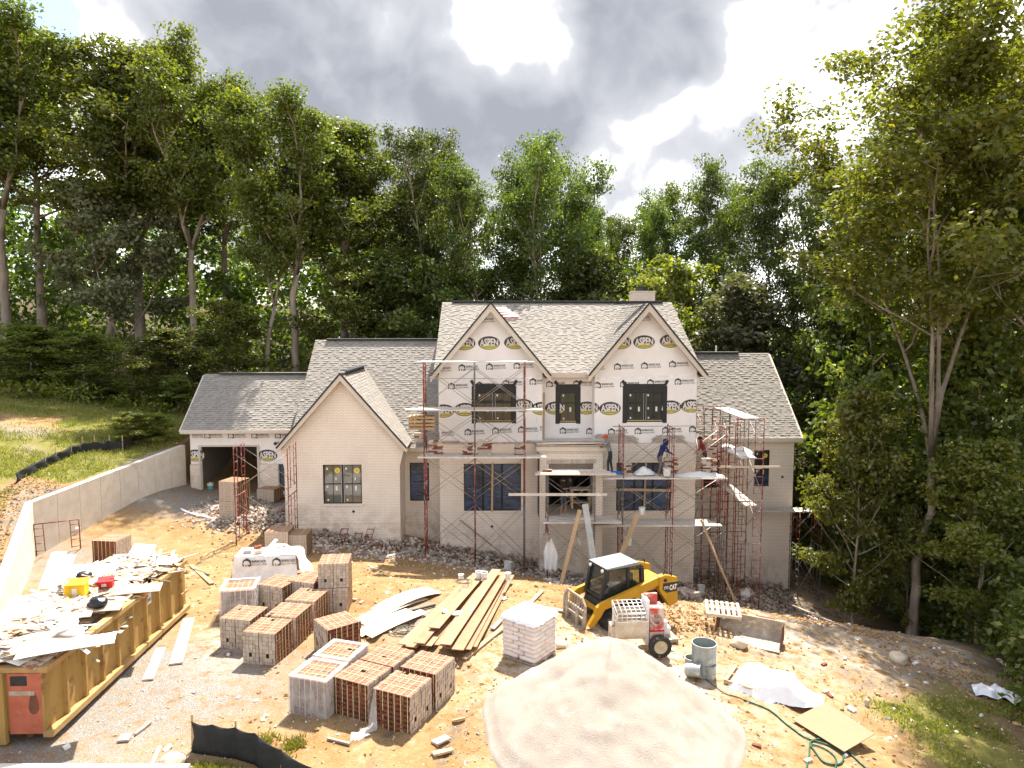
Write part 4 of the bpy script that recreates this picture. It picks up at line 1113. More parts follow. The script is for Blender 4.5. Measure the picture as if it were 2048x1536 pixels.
# ------------------------------------------------------------------ trees
def leaf_mesh(name, cent, rad, per, size, mat, rng, flat=0.55, droop=0.0):
    """many small leaf faces in clumps: cent (n,3), rad (n,), per leaves in each clump"""
    n = len(cent); N = n * per
    c = np.repeat(np.asarray(cent, float), per, 0); r = np.repeat(np.asarray(rad, float), per)
    d = rng.normal(size=(N, 3)); d /= np.linalg.norm(d, axis=1, keepdims=True)
    q = rng.random(N) ** 0.45
    off = d * (q * r)[:, None]; off[:, 2] *= flat; off[:, 2] -= droop * (off[:, 0] ** 2 + off[:, 1] ** 2)
    p = c + off
    nr = rng.normal(size=(N, 3)) * 0.75 + d * 0.5 + np.array([0, 0, 0.65]); nr /= np.linalg.norm(nr, axis=1, keepdims=True)
    t = rng.normal(size=(N, 3)); u = np.cross(nr, t); u /= np.linalg.norm(u, axis=1, keepdims=True); v = np.cross(nr, u)
    s = size * rng.uniform(0.6, 1.35, N)
    u *= (s * 0.62)[:, None]; v *= (s * 0.36)[:, None]
    fold = nr * (s * 0.10)[:, None]
    vs = np.stack([p - u, p + v * 1.0 + fold, p + u, p - v * 1.0 + fold], 1).reshape(-1, 3)
    me = bpy.data.meshes.new(name)
    me.vertices.add(N * 4); me.vertices.foreach_set('co', vs.astype(np.float32).ravel())
    me.loops.add(N * 4); me.loops.foreach_set('vertex_index', np.arange(N * 4, dtype=np.int32))
    me.polygons.add(N); me.polygons.foreach_set('loop_start', np.arange(0, N * 4, 4, dtype=np.int32)); me.polygons.foreach_set('loop_total', np.full(N, 4, np.int32))
    me.update(); me.materials.append(MATS[mat])
    return me

def grow_tree(seed, H=20.0, cb=0.42, cr=4.5, tr=0.30, lean=0.0, forks=1, limbs=16, subs=6, clump=0.95, per=40, leaf=0.27, mat='leaf_olive', top_round=0.55, wob=0.5, low=0.12):
    rg = random.Random(seed); rng = np.random.default_rng(seed)
    m = MB(); cents = []; rads = []
    def curve(p, d, L, n, bend, up):
        pts = [Vector(p)]; d = Vector(d).normalized()
        for i in range(n):
            d = (d + Vector((rg.uniform(-bend, bend), rg.uniform(-bend, bend), rg.uniform(-bend, bend) + up))).normalized()
            pts.append(pts[-1] + d * (L / n))
        return pts
    def at(pts, t):
        f = t * (len(pts) - 1); i = min(int(f), len(pts) - 2); return pts[i].lerp(pts[i + 1], f - i), (pts[i + 1] - pts[i]).normalized()
    stems = []
    fz = H * rg.uniform(cb * 0.75, cb * 1.0) if forks > 1 else H
    base = [Vector((0, 0, -0.6)), Vector((0, 0, 0.0))]
    n = 7; p = Vector((0, 0, 0)); la = rg.uniform(0, 6.28)
    for i in range(1, n + 1):
        t = i / n
        base.append(Vector((math.cos(la) * lean * t * t * fz * 0.3 + rg.uniform(-wob, wob) * 0.35 * t, math.sin(la) * lean * t * t * fz * 0.3 + rg.uniform(-wob, wob) * 0.35 * t, fz * t)))
    k = len(base)
    endr = tr * (0.62 if forks > 1 else 0.12)
    m.path(base, [tr * 1.55, tr * 1.25] + [tr + (endr - tr) * ((i + 1) / n) for i in range(n)], 'bark', 8)
    if forks > 1:
        for q in range(forks):
            az = la + 6.283 * q / forks + rg.uniform(-.4, .4); sp = rg.uniform(0.22, 0.5)
            d = Vector((math.cos(az) * sp, math.sin(az) * sp, 1)); L = (H - fz) * rg.uniform(0.88, 1.05)
            pts = curve(base[-1], d, L, 6, 0.13, 0.10); m.path(pts, [endr * 0.8 * (1 - 0.85 * i / 6) for i in range(7)], 'bark', 6); stems.append(pts)
    else: stems.append(base[1:])
    for si, st in enumerate(stems):
        nl = max(4, limbs // len(stems)); ph = rg.uniform(0, 6.28)
        t0 = cb if forks == 1 else low
        for j in range(nl):
            f = (j + 0.5) / nl; t = t0 + (0.97 - t0) * f
            p0, ax = at(st, t)
            hrel = (p0.z / H - cb * 0.8) / (1 - cb * 0.8); hrel = min(max(hrel, 0), 1)
            prof = (math.sin(math.pi * (0.16 + 0.80 * hrel ** top_round))) ** 0.8
            L = cr * (0.35 + 0.65 * prof) * rg.uniform(0.7, 1.15) / (1.0 if forks == 1 else 1.35)
            az = ph + j * 2.4 + rg.uniform(-.5, .5); el = R(15 + 55 * hrel + rg.uniform(-12, 12))
            d = Vector((math.cos(az) * math.cos(el), math.sin(az) * math.cos(el), math.sin(el)))
            pts = curve(p0, d, L, 5, 0.16, 0.05); r0 = max(0.03, tr * 0.36 * (1 - 0.6 * hrel))
            m.path(pts, [r0 * (1 - 0.85 * i / 5) for i in range(6)], 'bark', 5, cap=False)
            for b in range(subs):
                tt = 0.25 + 0.75 * (b + rg.random()) / subs
                q0, dx = at(pts, min(tt, 1)); sd = Vector((rg.uniform(-1, 1), rg.uniform(-1, 1), rg.uniform(-.25, .8))).normalized()
                sl = L * rg.uniform(0.16, 0.42)
                q1 = q0 + (dx * 0.5 + sd).normalized() * sl
                if b % 2 == 0: m.path([q0, q0.lerp(q1, .5) + Vector((0, 0, .06)), q1], [r0 * .28, r0 * .2, r0 * .08], 'bark', 4, cap=False)
                cents.append(q1); rads.append(clump * rg.uniform(0.6, 1.25))
                if rg.random() < 0.55: cents.append(q0.lerp(q1, 0.5)); rads.append(clump * rg.uniform(0.5, 0.9))
    tm = m.mesh('trunk', smooth=True)
    cm = leaf_mesh('crown', np.array([tuple(c) for c in cents]), np.array(rads), per, leaf, mat, rng)
    return tm, cm

PROTO = {}
for nm, kw in dict(
    tallA=dict(seed=1, cb=.44, cr=4.8, forks=1, limbs=26, subs=7, per=92, leaf=.195, clump=1.1),
    tallB=dict(seed=2, cb=.46, cr=5.2, forks=3, limbs=33, subs=7, per=86, leaf=.195, clump=1.1),
    tallC=dict(seed=3, cb=.44, cr=4.8, forks=2, limbs=30, subs=7, per=86, leaf=.195, clump=1.1, lean=0.9),
    roundA=dict(seed=4, cb=.26, cr=6.4, forks=2, limbs=40, subs=8, per=80, leaf=.20, clump=1.25, mat='leaf_dark', top_round=.8),
    roundB=dict(seed=5, cb=.24, cr=6.6, forks=4, limbs=44, subs=8, per=80, leaf=.20, clump=1.25, mat='leaf_dark', top_round=.8),
    lowA=dict(seed=6, H=8, cb=.16, cr=3.0, tr=.10, limbs=18, subs=6, clump=.66, per=90, leaf=.155, mat='leaf_dark', wob=.3),
    lowB=dict(seed=7, H=8, cb=.22, cr=3.2, tr=.10, forks=2, limbs=18, subs=6, clump=.70, per=90, leaf=.155, mat='leaf_dark', wob=.3),
    lowC=dict(seed=8, H=8, cb=.10, cr=3.0, tr=.08, limbs=22, subs=6, clump=.64, per=90, leaf=.145, mat='leaf_bright', wob=.3),
    big=dict(seed=21, H=26, cb=.42, cr=8.2, tr=.21, forks=4, limbs=46, subs=8, clump=1.15, per=96, leaf=.185, mat='leaf_bright', lean=0.25, wob=.9, low=.30),
).items(): PROTO[nm] = grow_tree(**kw)
PH, PR = {}, {}
for nm, (tm_, cm_) in PROTO.items():
    q = np.empty(len(cm_.vertices) * 3, np.float32); cm_.vertices.foreach_get('co', q); q = q.reshape(-1, 3)
    PH[nm] = float(np.percentile(q[:, 2], 99.7)); PR[nm] = float(np.percentile(np.hypot(q[:, 0], q[:, 1]), 96))
def tree(kind, px, Y, top, half, label, name='forest_tree', mat=None, group='trees around the building site', rot=None, sink=0.2, cat='tree', cpx=None):
    """tree standing Y metres out under the spot px; top = row of its tip; half = half width of its crown in photo pixels"""
    x = P(px, 700, Y).x; z0 = T(x, Y) - sink
    zt = P(px, top, Y).z
    t = link(name, None, None, (x, Y, z0), rot if rot is not None else random.uniform(0, 6.28)); t.empty_display_size = .3
    sz = max(0.15, (zt - z0) / PH[kind]); sx = half * 1.22 * Y / FPX / PR[kind]
    tm, cm = PROTO[kind]
    a = link('trunk', tm, t); b = link('crown', cm, t)
    tsx = min(1.5, max(.5, (sx + sz) / 2))
    a.scale = b.scale = (sx, sx, sz)
    if mat:
        b.material_slots[0].link = 'OBJECT'; b.material_slots[0].material = MATS[mat]
    tag(t, label, cat, group)
    return t
TREES = [
    ('tallB', 15, 56, 15, 150, 'tall olive green tree with curved trunk at the far left edge of the wood', None),
    ('tallA', 88, 60, 60, 110, 'tall slim tree second from the left edge, behind the curved trunk', 'leaf_olive'),
    ('tallC', 214, 56, 45, 140, 'tall tree with leaning trunk on the grassy bank, highest left of the garage', None),
    ('tallA', 282, 57, 88, 125, 'tall straight tree just right of the leaning trunk on the bank', None),
    ('tallB', 388, 55, 138, 120, 'tall tree with forked trunk left of the garage roof', None),
    ('tallA', 455, 60, 185, 95, 'tall tree behind the forked trunk, above the garage roof', 'leaf_dark'),
    ('tallC', 525, 49, 210, 90, 'dark trunked tall tree behind the right end of the garage roof', None),
    ('tallB', 590, 50, 190, 135, 'tall tree with pale straight trunk rising above the stepped roof corner', None),
    ('tallA', 690, 54, 245, 110, 'tall yellowish tree above the left wing roof', 'leaf_olive'),
    ('roundA', 778, 58, 305, 95, 'rounded tree left of the pair of domed crowns behind the house', None),
    ('roundB', 868, 55, 268, 110, 'domed dark tree behind the left end of the main ridge', None),
    ('roundA', 1000, 53, 305, 115, 'broad dark tree with several trunks behind the left tall gable', None),
    ('roundB', 1085, 53, 295, 125, 'broad dark tree behind the middle of the main ridge, tallest of the centre', None),
    ('roundA', 1160, 59, 360, 80, 'dark tree on the right shoulder of the centre tree group', None),
    ('roundB', 1222, 64, 435, 70, 'low dark tree in the dip left of the chimney', None),
    ('roundA', 1305, 60, 385, 90, 'dark tree behind the chimney with pointed top', None),
    ('roundB', 1405, 57, 332, 105, 'large dark tree right of the chimney against the bright cloud', None),
    ('lowB', 1300, 47, 512, 105, 'small bright yellow green tree behind the chimney', 'leaf_bright'),
    ('lowA', 1470, 46, 550, 110, 'pale grey green tree behind the right wing roof', 'leaf_pale'),
    ('roundA', 1590, 48, 330, 130, 'dark tree behind the large right hand tree, beside the wing roof', None),
    ('roundB', 1720, 46, 280, 150, 'dark tree filling in behind the trunk of the large right hand tree', None),
    ('tallB', 1965, 36, 25, 190, 'tall light green tree right of the large right hand tree', 'leaf_bright'),
    ('tallA', 2075, 30, 60, 150, 'yellow green tree cut by the right edge of the picture', 'leaf_bright'),
    ('roundB', 1930, 42, 330, 170, 'dark tree low in the wood behind the light green right hand trees', None),
    ('lowC', 1728, 31.0, 775, 92, 'bright yellow green maple sapling between the house corner and the large trunk', 'leaf_bright'),
    ('lowA', 1680, 40, 600, 100, 'dark green leafy tree beside the eave of the right wing', None),
    ('lowB', 1745, 38, 520, 150, 'dark tree with bright branch tips left of the large trunk', 'leaf_olive'),
    ('lowA', 1965, 31, 650, 140, 'mid green tree right of the large trunk, at mid height', 'leaf_olive'),
    ('lowC', 1985, 27, 880, 110, 'pale green leafy sapling low by the right edge', 'leaf_bright'),
    ('lowA', 1900, 33, 900, 120, 'dark low tree in the shade right of the large trunk', None),
    ('lowA', 60, 46, 650, 80, 'shaded low tree under the tall trees at the far left', 'leaf_olive'),
    ('lowC', 165, 46, 665, 70, 'shaded low tree left of the leaning trunk', 'leaf_olive'),
    ('lowC', 330, 46, 660, 75, 'shaded low tree with lit tips left of the garage roof', 'leaf_olive'),
    ('lowB', 250, 54, 370, 100, 'pale flowering tree half way up between leaning and straight trunks', 'leaf_pale'),
    ('lowC', 455, 48, 600, 70, 'shaded low tree above the middle of the garage roof', 'leaf_olive'),
    ('lowC', 700, 49, 520, 80, 'mid green low tree above the left wing ridge', 'leaf_olive'),
    ('lowA', 775, 50, 500, 90, 'dark low tree above the right part of the left wing ridge', None),
    ('lowB', 905, 50, 520, 90, 'dark low tree at the left end of the main ridge', None),
    ('lowA', 1190, 51, 500, 90, 'dark low tree between the centre trees and the bright chimney tree', None),
]
for i, (k, px, Y, top, half, lab, mt) in enumerate(TREES):
    tree(k, px, Y, top, half, lab, mat=mt, rot=(i * 1.7) % 6.28, name='understory_tree' if k.startswith('low') else 'forest_tree')
# the large tree on the right, standing at the edge of the cleared ground
bt = tree('big', 1852, 29.5, 2, 300, 'large tall tree with long bare trunk forking high up, right of the house', group='trees around the building site', rot=2.2)
# thin sapling with yellow leaves beside it
tree('lowC', 1838, 29.9, 1010, 28, 'thin yellow leaved sapling beside the foot of the large trunk', name='sapling', mat='leaf_bright')
for px, py, hh, hw, lab, mt in ((258, 884, 60, 42, 'bright green bush on the bank above the silt fence', 'leaf_bright'), (300, 872, 45, 40, 'smaller bright green bush right of the first bush on the bank', 'leaf_bright'), (200, 800, 45, 30, 'dark bush at the foot of the leaning trunk', 'leaf_dark'), (350, 818, 70, 36, 'leafy bush beside the left rake of the garage roof', 'leaf_olive')):
    g = G(px, py)
    tree('lowC', px, g.y, py - hh, hw, lab, name='bush', mat=mt, group='bushes on the bank', cat='bush')

# undergrowth and the mass of the wood behind, as far as one cannot tell plants apart
def mass(name, label, cat, spots, per, leaf, mat, seed, flat=.7):
    rng = np.random.default_rng(seed)
    me = leaf_mesh(name, np.array([s[:3] for s in spots]), np.array([s[3] for s in spots]), per, leaf, mat, rng, flat)
    o = link(name, me); tag(o, label, cat, kind='stuff'); return o
rg = random.Random(5)
sp = []
for i in range(1900):
    x = rg.uniform(-62, 44); y = rg.uniform(59, 80); h = rg.random() ** 0.9 * (13 + 2.2 * math.sin(x * .35) - 0.10 * max(0, x))
    if -1.5 < x < 8 and h > 6.8: continue
    sp.append((x, y, T(x, y) + h, rg.uniform(1.1, 2.2)))
mass('woodland', 'dense dark woodland far behind the house', 'woodland', sp, 50, .46, 'leaf_dark', 31)
sp = []
for i in range(520):
    x = rg.uniform(-46, -14); y = rg.uniform(43.0, 52) + max(0, -x - 30) * .05; h = rg.random() ** 1.6 * 3.2
    if y < 45.5 + (x + 18) * -0.03 and h > 1.0: h *= .3
    sp.append((x, y, T(x, y) + h, rg.uniform(.45, .95)))
for i in range(240):
    x = rg.uniform(-14, 16); y = rg.uniform(48, 55); sp.append((x, y, T(x, y) + rg.random() ** 1.3 * 4, rg.uniform(.6, 1.2)))
mass('undergrowth', 'shaded leafy undergrowth along the foot of the left and rear wood', 'undergrowth', sp, 70, .18, 'leaf_bright', 32)
sp = []
for i in range(1300):
    y = rg.uniform(12.5, 50); x = 17.8 + rg.random() ** 0.9 * 16
    e = float(np.interp(y, [10, 14, 18, 21, 24, 28, 33, 38, 50], [14.6, 14.2, 14.4, 16.2, 17.9, 18.9, 18.9, 18.4, 18]))
    x = e + 0.4 + rg.random() ** 1.1 * 14
    h = min(rg.random() ** 1.0 * (1.6 + (x - e) * 1.3), 9.5)
    sp.append((x, y, T(x, y) + h, rg.uniform(.45, 1.05)))
mass('undergrowth', 'dark green undergrowth on the slope along the right hand wood', 'undergrowth', sp, 80, .20, 'leaf_olive', 33)

# grass on the bank and at the edges of the yard
def grass_patch(name, label, pts, hgt, seed, mat='grass_blade'):
    rng = np.random.default_rng(seed); N = len(pts); p = np.asarray(pts)
    a = rng.uniform(0, 6.283, N); w = rng.uniform(.008, .02, N) * 1.6; h = hgt * rng.uniform(.4, 1.3, N); l = rng.normal(size=(N, 2)) * (h * .45)[:, None]
    dx = np.cos(a) * w; dy = np.sin(a) * w; z0 = np.zeros(N)
    vs = np.stack([np.stack([p[:, 0] - dx, p[:, 1] - dy, p[:, 2]], 1), np.stack([p[:, 0] + dx, p[:, 1] + dy, p[:, 2]], 1), np.stack([p[:, 0] + l[:, 0], p[:, 1] + l[:, 1], p[:, 2] + h], 1)], 1).reshape(-1, 3)
    me = bpy.data.meshes.new(name); me.vertices.add(N * 3); me.vertices.foreach_set('co', vs.astype(np.float32).ravel())
    me.loops.add(N * 3); me.loops.foreach_set('vertex_index', np.arange(N * 3, dtype=np.int32)); me.polygons.add(N)
    me.polygons.foreach_set('loop_start', np.arange(0, N * 3, 3, dtype=np.int32)); me.polygons.foreach_set('loop_total', np.full(N, 3, np.int32)); me.update(); me.materials.append(MATS[mat])
    o = link(name, me); tag(o, label, 'grass', kind='stuff'); return o
def scatter(n, x0, x1, y0, y1, fn, seed):
    rng = np.random.default_rng(seed); x = rng.uniform(x0, x1, n); y = rng.uniform(y0, y1, n); k = rng.random(n) < fn(x, y); x, y = x[k], y[k]
    return np.stack([x, y, terrain(x, y) - .02], 1)
def bank_w(x, y):
    dl = wall_x(y) - x
    g = np.maximum(sstep(1.0, 2.4, dl) * sstep(24, 29, y + dl * .8), sstep(.4, .9, dl) * sstep(29, 32, y))
    scar = sstep(2.5, 4.0, dl) * sstep(42, 38, y) * sstep(22, 26, -x + vnoise(x, y, 2.5) * 7)
    return g * (1 - .9 * scar) * sstep(-.25, .15, vnoise(x, y, 1.1) + .12) * (dl > .35)
grass_patch('bank_grass', 'sunlit green and yellow grass on the bank above the retaining wall', scatter(150000, -42, -15.9, 24, 48, bank_w, 41), .17, 42)
def right_w(x, y): return sstep(9.2, 12, x + vnoise(x, y, 1.4) * 2.2) * sstep(20.5, 18, y + (x - 11) * -.25 + vnoise(x + 9, y, 1.2) * 2) * sstep(-.2, .15, vnoise(x, y, .7)) * sstep(17, 15.5, x)
grass_patch('verge_grass', 'patchy green grass at the right hand edge of the yard', scatter(70000, 8.5, 17.5, 12, 22, right_w, 43), .10, 44)
def front_w(x, y): return sstep(0.0, -0.25, y - np.interp(x, [-6.6, -5.4, -3.9], [14.75, 14.45, 13.4])) * sstep(-6.6, -6.3, x) * sstep(-3.4, -3.9, x)
pts = scatter(26000, -6.2, .5, 12.6, 15.3, front_w, 45)
t2 = []
for px, py, n, s in ((588, 1490, 260, .13), (528, 1480, 130, .16), (572, 1512, 60, .12)):
    g = G(px, py); q = RNG.normal(size=(n, 2)) * s; t2.append(np.stack([g.x + q[:, 0], g.y + q[:, 1], terrain(g.x + q[:, 0], g.y + q[:, 1]) - .01], 1))
grass_patch('weed_grass', 'tufts of green grass around the near black silt fence', np.concatenate([pts] + t2), .13, 46)

# ------------------------------------------------------------------ brick cubes
BX, BY, BZ = 0.2, 0.095, 0.115
def brick_mesh(cores=True):
    m = MB(); hx, hy, hz = BX / 2 - .004, BY / 2 - .0035, BZ / 2 - .003
    v = [(-hx, -hy, -hz), (hx, -hy, -hz), (hx, hy, -hz), (-hx, hy, -hz), (-hx, -hy, hz), (hx, -hy, hz), (hx, hy, hz), (-hx, hy, hz)]
    m.add(v, [(4, 5, 6, 7), (0, 3, 2, 1)], 'brick_top'); m.add(v, [(1, 2, 6, 5), (0, 4, 7, 3)], 'brick_white'); m.add(v, [(2, 3, 7, 6)], 'brick_red')
    if not cores: m.add(v, [(0, 1, 5, 4)], 'brick_red'); return m
    ops = [(c - .018, c + .018, -.022, .026) for c in (-.057, 0, .057)]
    xs = sorted({-hx, hx, *[q for o in ops for q in o[:2]]}); zs = [-hz, -.022, .026, hz]
    for i in range(len(xs) - 1):
        for j in range(3):
            cx, cz = (xs[i] + xs[i + 1]) / 2, (zs[j] + zs[j + 1]) / 2
            hole = any(o[0] < cx < o[1] and o[2] < cz < o[3] for o in ops)
            y = -hy + (.03 if hole else 0)
            m.quad((xs[i], y, zs[j]), (xs[i + 1], y, zs[j]), (xs[i + 1], y, zs[j + 1]), (xs[i], y, zs[j + 1]), 'brick_core' if hole else 'brick_red')
    return m
BRICK_ME = brick_mesh().mesh('brick'); BRICK_PLAIN = brick_mesh(False).mesh('brick')
NXB, NYB, NZB = 5, 10, 8
def cube_stuff_mesh(skip_visible):
    """bricks not built singly: rear faces (and, for far cubes, all the outside)"""
    mm = MB(); src = brick_mesh(False) if skip_visible else brick_mesh(True)
    rg = random.Random(3)
    for k in range(NZB):
        for j in range(NYB):
            for i in range(NXB):
                if not (i in (0, NXB - 1) or j in (0, NYB - 1) or k == NZB - 1): continue
                vis = k == NZB - 1 or j == 0 or i == 0 or i == NXB - 1
                if skip_visible and vis: continue
                s = brick_mesh(j == 0) if not skip_visible else src
                o = Vector(((i - 2) * BX + rg.uniform(-.003, .003), (j - 4.5) * BY, (k + .5) * BZ))
                for fi, f in enumerate(s.f): mm.add([Vector(s.v[q]) + o for q in f], [tuple(range(len(f)))], s.mats[s.m[fi]])
    mm.box((0, .02, .45), (.95, .8, .86), 'brick_core')
    return mm
CUBE_REST = cube_stuff_mesh(True).mesh('rear_bricks'); CUBE_ALL = cube_stuff_mesh(False).mesh('bricks')
def strap_mesh():
    m = MB(); X, Yh, H = .505, .480, .928
    for x in (-.42, -.25, -.08, .08, .25, .42):
        xx = x + random.uniform(-.015, .015)
        m.bx(xx - .009, xx + .009, -Yh, -Yh + .004, 0, H, 'strap'); m.bx(xx - .005, xx + .005, -Yh, Yh, H - .004, H, 'strap'); m.bx(xx - .009, xx + .009, Yh - .004, Yh, 0, H, 'strap')
    for y in (-.2, .2): m.bx(-X, X, y - .006, y + .006, H, H + .004, 'strap'); m.bx(-X, -X + .004, y - .006, y + .006, 0, H, 'strap'); m.bx(X - .004, X, y - .006, y + .006, 0, H, 'strap')
    return m.mesh('strap')
STRAP = strap_mesh()
cg = MB(); cg.bx(-.503, .503, -.013, .013, -.001, .931, 'brick_core')
CUBE_GAP = cg.mesh('pack_gap')
def brick_cube(x, y, ang, label, z=None, single=True, group='strapped cubes of facing brick', sz=1.0, lab2=None):
    z = T(x, y) - .03 if z is None else z
    c = thing('brick_cube', label, 'brick stack', (x, y, z), R(ang), group); c.scale = (1, 1, sz)
    if single:
        for k in range(NZB):
            for j in range(NYB):
                for i in range(NXB):
                    if not (k == NZB - 1 or j == 0 or i == 0 or i == NXB - 1): continue
                    if k == 2 and i == 0 and j in (2, 7): continue     # fork slots
                    if k == 2 and i == NXB - 1 and j in (2, 7): continue
                    if k == NZB - 1 and random.random() < .012: continue
                    o = link('brick', BRICK_ME if j == 0 else BRICK_PLAIN, c, ((i - 2) * BX + random.uniform(-.009, .009), (j - 4.5) * BY + random.uniform(-.003, .003) - (.006 if j < 5 else -.006), (k + .5) * BZ))
        r = link('rear_bricks', CUBE_REST, c); tag(r, kind='stuff')
    else:
        r = link('bricks', CUBE_ALL, c); tag(r, kind='stuff')
    link('strap', STRAP, c)
    return c
def stretch_wrap(cube, grow=.02, drape=0.0):
    m = MB(); X, Yh, H = .50 + grow, .48 + grow, .93 + grow; n = 10
    def sheet(f, mat='clear_wrap'):
        vs = []; fs = []
        for a in range(n + 1):
            for b in range(n + 1): vs.append(f(a / n, b / n))
        for a in range(n):
            for b in range(n): q = a * (n + 1) + b; fs.append((q, q + 1, q + n + 2, q + n + 1))
        m.add(vs, fs, mat)
    j = lambda: random.uniform(0, .015)
    sheet(lambda a, b: (-X + 2 * X * a, -Yh - j(), .03 + (H - .03) * b)); sheet(lambda a, b: (-X - j(), -Yh + 2 * Yh * a, .03 + (H - .03) * b)); sheet(lambda a, b: (X + j(), -Yh + 2 * Yh * a, .03 + (H - .03) * b)); sheet(lambda a, b: (-X + 2 * X * a, Yh + j(), .03 + (H - .03) * b))
    for (x0, x1, y0, y1) in ((-X, X, -Yh, -Yh + .13), (-X, X, Yh - .13, Yh), (-X, -X + .13, -Yh + .13, Yh - .13), (X - .13, X, -Yh + .13, Yh - .13)):
        sheet(lambda a, b: (x0 + (x1 - x0) * a, y0 + (y1 - y0) * b, H + .004 + j()))
    return m.build('stretch_wrap', cube, smooth=True)

cA = brick_cube(-4.20, 16.66, -19, 'strapped brick cube under clear stretch wrap, front left of the nearest brick group'); stretch_wrap(cA)
cA2 = brick_cube(-3.87, 17.63, -19, 'strapped brick cube under clear wrap, behind the front left wrapped cube'); stretch_wrap(cA2)
brick_cube(-3.12, 16.50, -27, 'red faced brick cube at the middle of the nearest brick row')
brick_cube(-2.10, 16.00, -26, 'red faced brick cube at the right end of the nearest brick row, with torn wrap')
brick_cube(-2.66, 17.45, -27, 'brick cube in the rear row of the nearest group, behind the middle one')
brick_cube(-1.60, 16.98, -26, 'brick cube in the rear row of the nearest group, at the right end')
brick_cube(-6.24, 19.28, 78, 'white ended double brick cube at the front of the second brick group')
brick_cube(-5.99, 20.42, 78, 'brick cube behind the front one of the second brick group')
brick_cube(-5.74, 21.56, 78, 'brick cube third from the front in the second brick group')
brick_cube(-7.22, 20.25, 78, 'white ended brick cube left of the second brick group, in thin wrap')
brick_cube(-4.40, 19.60, 37, 'red faced brick cube standing alone right of the second brick group')
brick_cube(-6.95, 22.75, 70, 'brick cube beside the tarp covered pallets, left of a pair')
brick_cube(-6.02, 22.95, 70, 'brick cube beside the tarp covered pallets, right of a pair')
cG = brick_cube(-8.05, 22.3, 10, 'brick cube with red face in loose clear plastic beside the dumpster'); stretch_wrap(cG, .05)
zt = T(-5.15, 22.75)
brick_cube(-5.15, 22.78, 93, 'bottom cube of the tall narrow white brick stack', z=zt, sz=.86)
brick_cube(-5.14, 22.80, 95, 'top cube of the tall narrow white brick stack', z=zt + .8, sz=.86)
g = G(553, 1106); brick_cube(g.x, g.y + .5, 91, 'brick cube by the gable wall, left of two with loose bricks on top', single=False)
g = G(588, 1108); brick_cube(g.x + .05, g.y + .5, 90, 'brick cube by the gable wall, right of two with loose bricks on top', single=False)
g = G(462, 1042); brick_cube(g.x, g.y + .5, 76, 'bottom brick cube of the tall stack before the garage door', single=False)
brick_cube(g.x + .03, g.y + .5, 75, 'upper brick cube of the tall stack before the garage door', z=T(g.x, g.y + .5) + .90, single=False)
g = G(535, 1003); brick_cube(g.x, g.y + .5, 78, 'low brick cube right of the garage door', single=False, sz=.7)
g = G(212, 1128); brick_cube(g.x, g.y + .5, -8, 'red faced brick cube behind the far end of the dumpster', single=False)
# torn wrap hanging from the nearest row
def hanging_wrap():
    t = thing('torn_wrap', 'torn strip of clear plastic wrap hanging down to the ground before the nearest brick row', 'plastic wrap', (-2.75, 15.6, T(-2.75, 15.6)))
    m = MB(); n, k = 16, 6; vs = []; fs = []
    for i in range(n + 1):
        s = i / n
        if s < .62: z = .92 - .92 * (s / .62) * .93; y = .15 - .12 * s; w = .03 + .17 * max(0, s - .15)
        else: z = .06 + .02 * math.sin(i); y = .06 - (s - .62) * 1.5; w = .16 + .08 * math.sin(i * 2.3)
        x = .06 - .05 * math.sin(s * 3) - max(0, s - .62) * .9
        for q in range(k + 1): a = q / k - .5; vs.append((x + a * 2 * w, y + .04 * math.sin(q * 2.5 + i) - .04, z + .035 * math.cos(q * 3 + i * 1.3)))
    for i in range(n):
        for q in range(k): b = i * (k + 1) + q; fs.append((b, b + 1, b + k + 2, b + k + 1))
    m.add(vs, fs, 'clear_tail'); m.build('sheet', t, smooth=True)
hanging_wrap()
# loose bricks lying about, one object each
LB = MB(); LB.box((0, 0, .03), (.2, .095, .062), 'brick_white'); LBW = LB.mesh('loose_brick')
LB = MB(); LB.box((0, 0, .03), (.2, .095, .062), 'brick_red'); LBR = LB.mesh('loose_brick')
def lay(o): return o
for px, py, red, lab in ((1648, 1330, 1, 'single red brick lying on the sunlit dirt right of the skid steer bucket'), (1690, 1318, 0, 'single white brick lying by the edge of the right hand grass'), (1732, 1413, 0, 'white brick standing on end right of the plywood sheet'), (1651, 1385, 0, 'pale brick by the tail of the white plastic sheet'), (1660, 1393, 1, 'red brick by the tail of the white plastic sheet'),
        (1513, 1493, 1, 'dark red brick half sunk in the dirt near the green hose'), (1616, 1523, 0, 'white brick beside the coil of green hose'), (708, 1200, 0, 'white brick tilted on the dirt right of the tall white stack'), (723, 1206, 0, 'second white brick on the dirt right of the tall white stack'), (700, 1196, 1, 'red brick leaning on white ones right of the tall white stack')):
    g = G(px, py); o = link('loose_brick', LBR if red else LBW, None, g - Vector((0, 0, .01)), random.uniform(0, 3)); tag(o, lab, 'brick', 'loose bricks on the dirt')
    if 'end' in lab: o.rotation_euler = (0, R(90), .4); o.location.z += .1

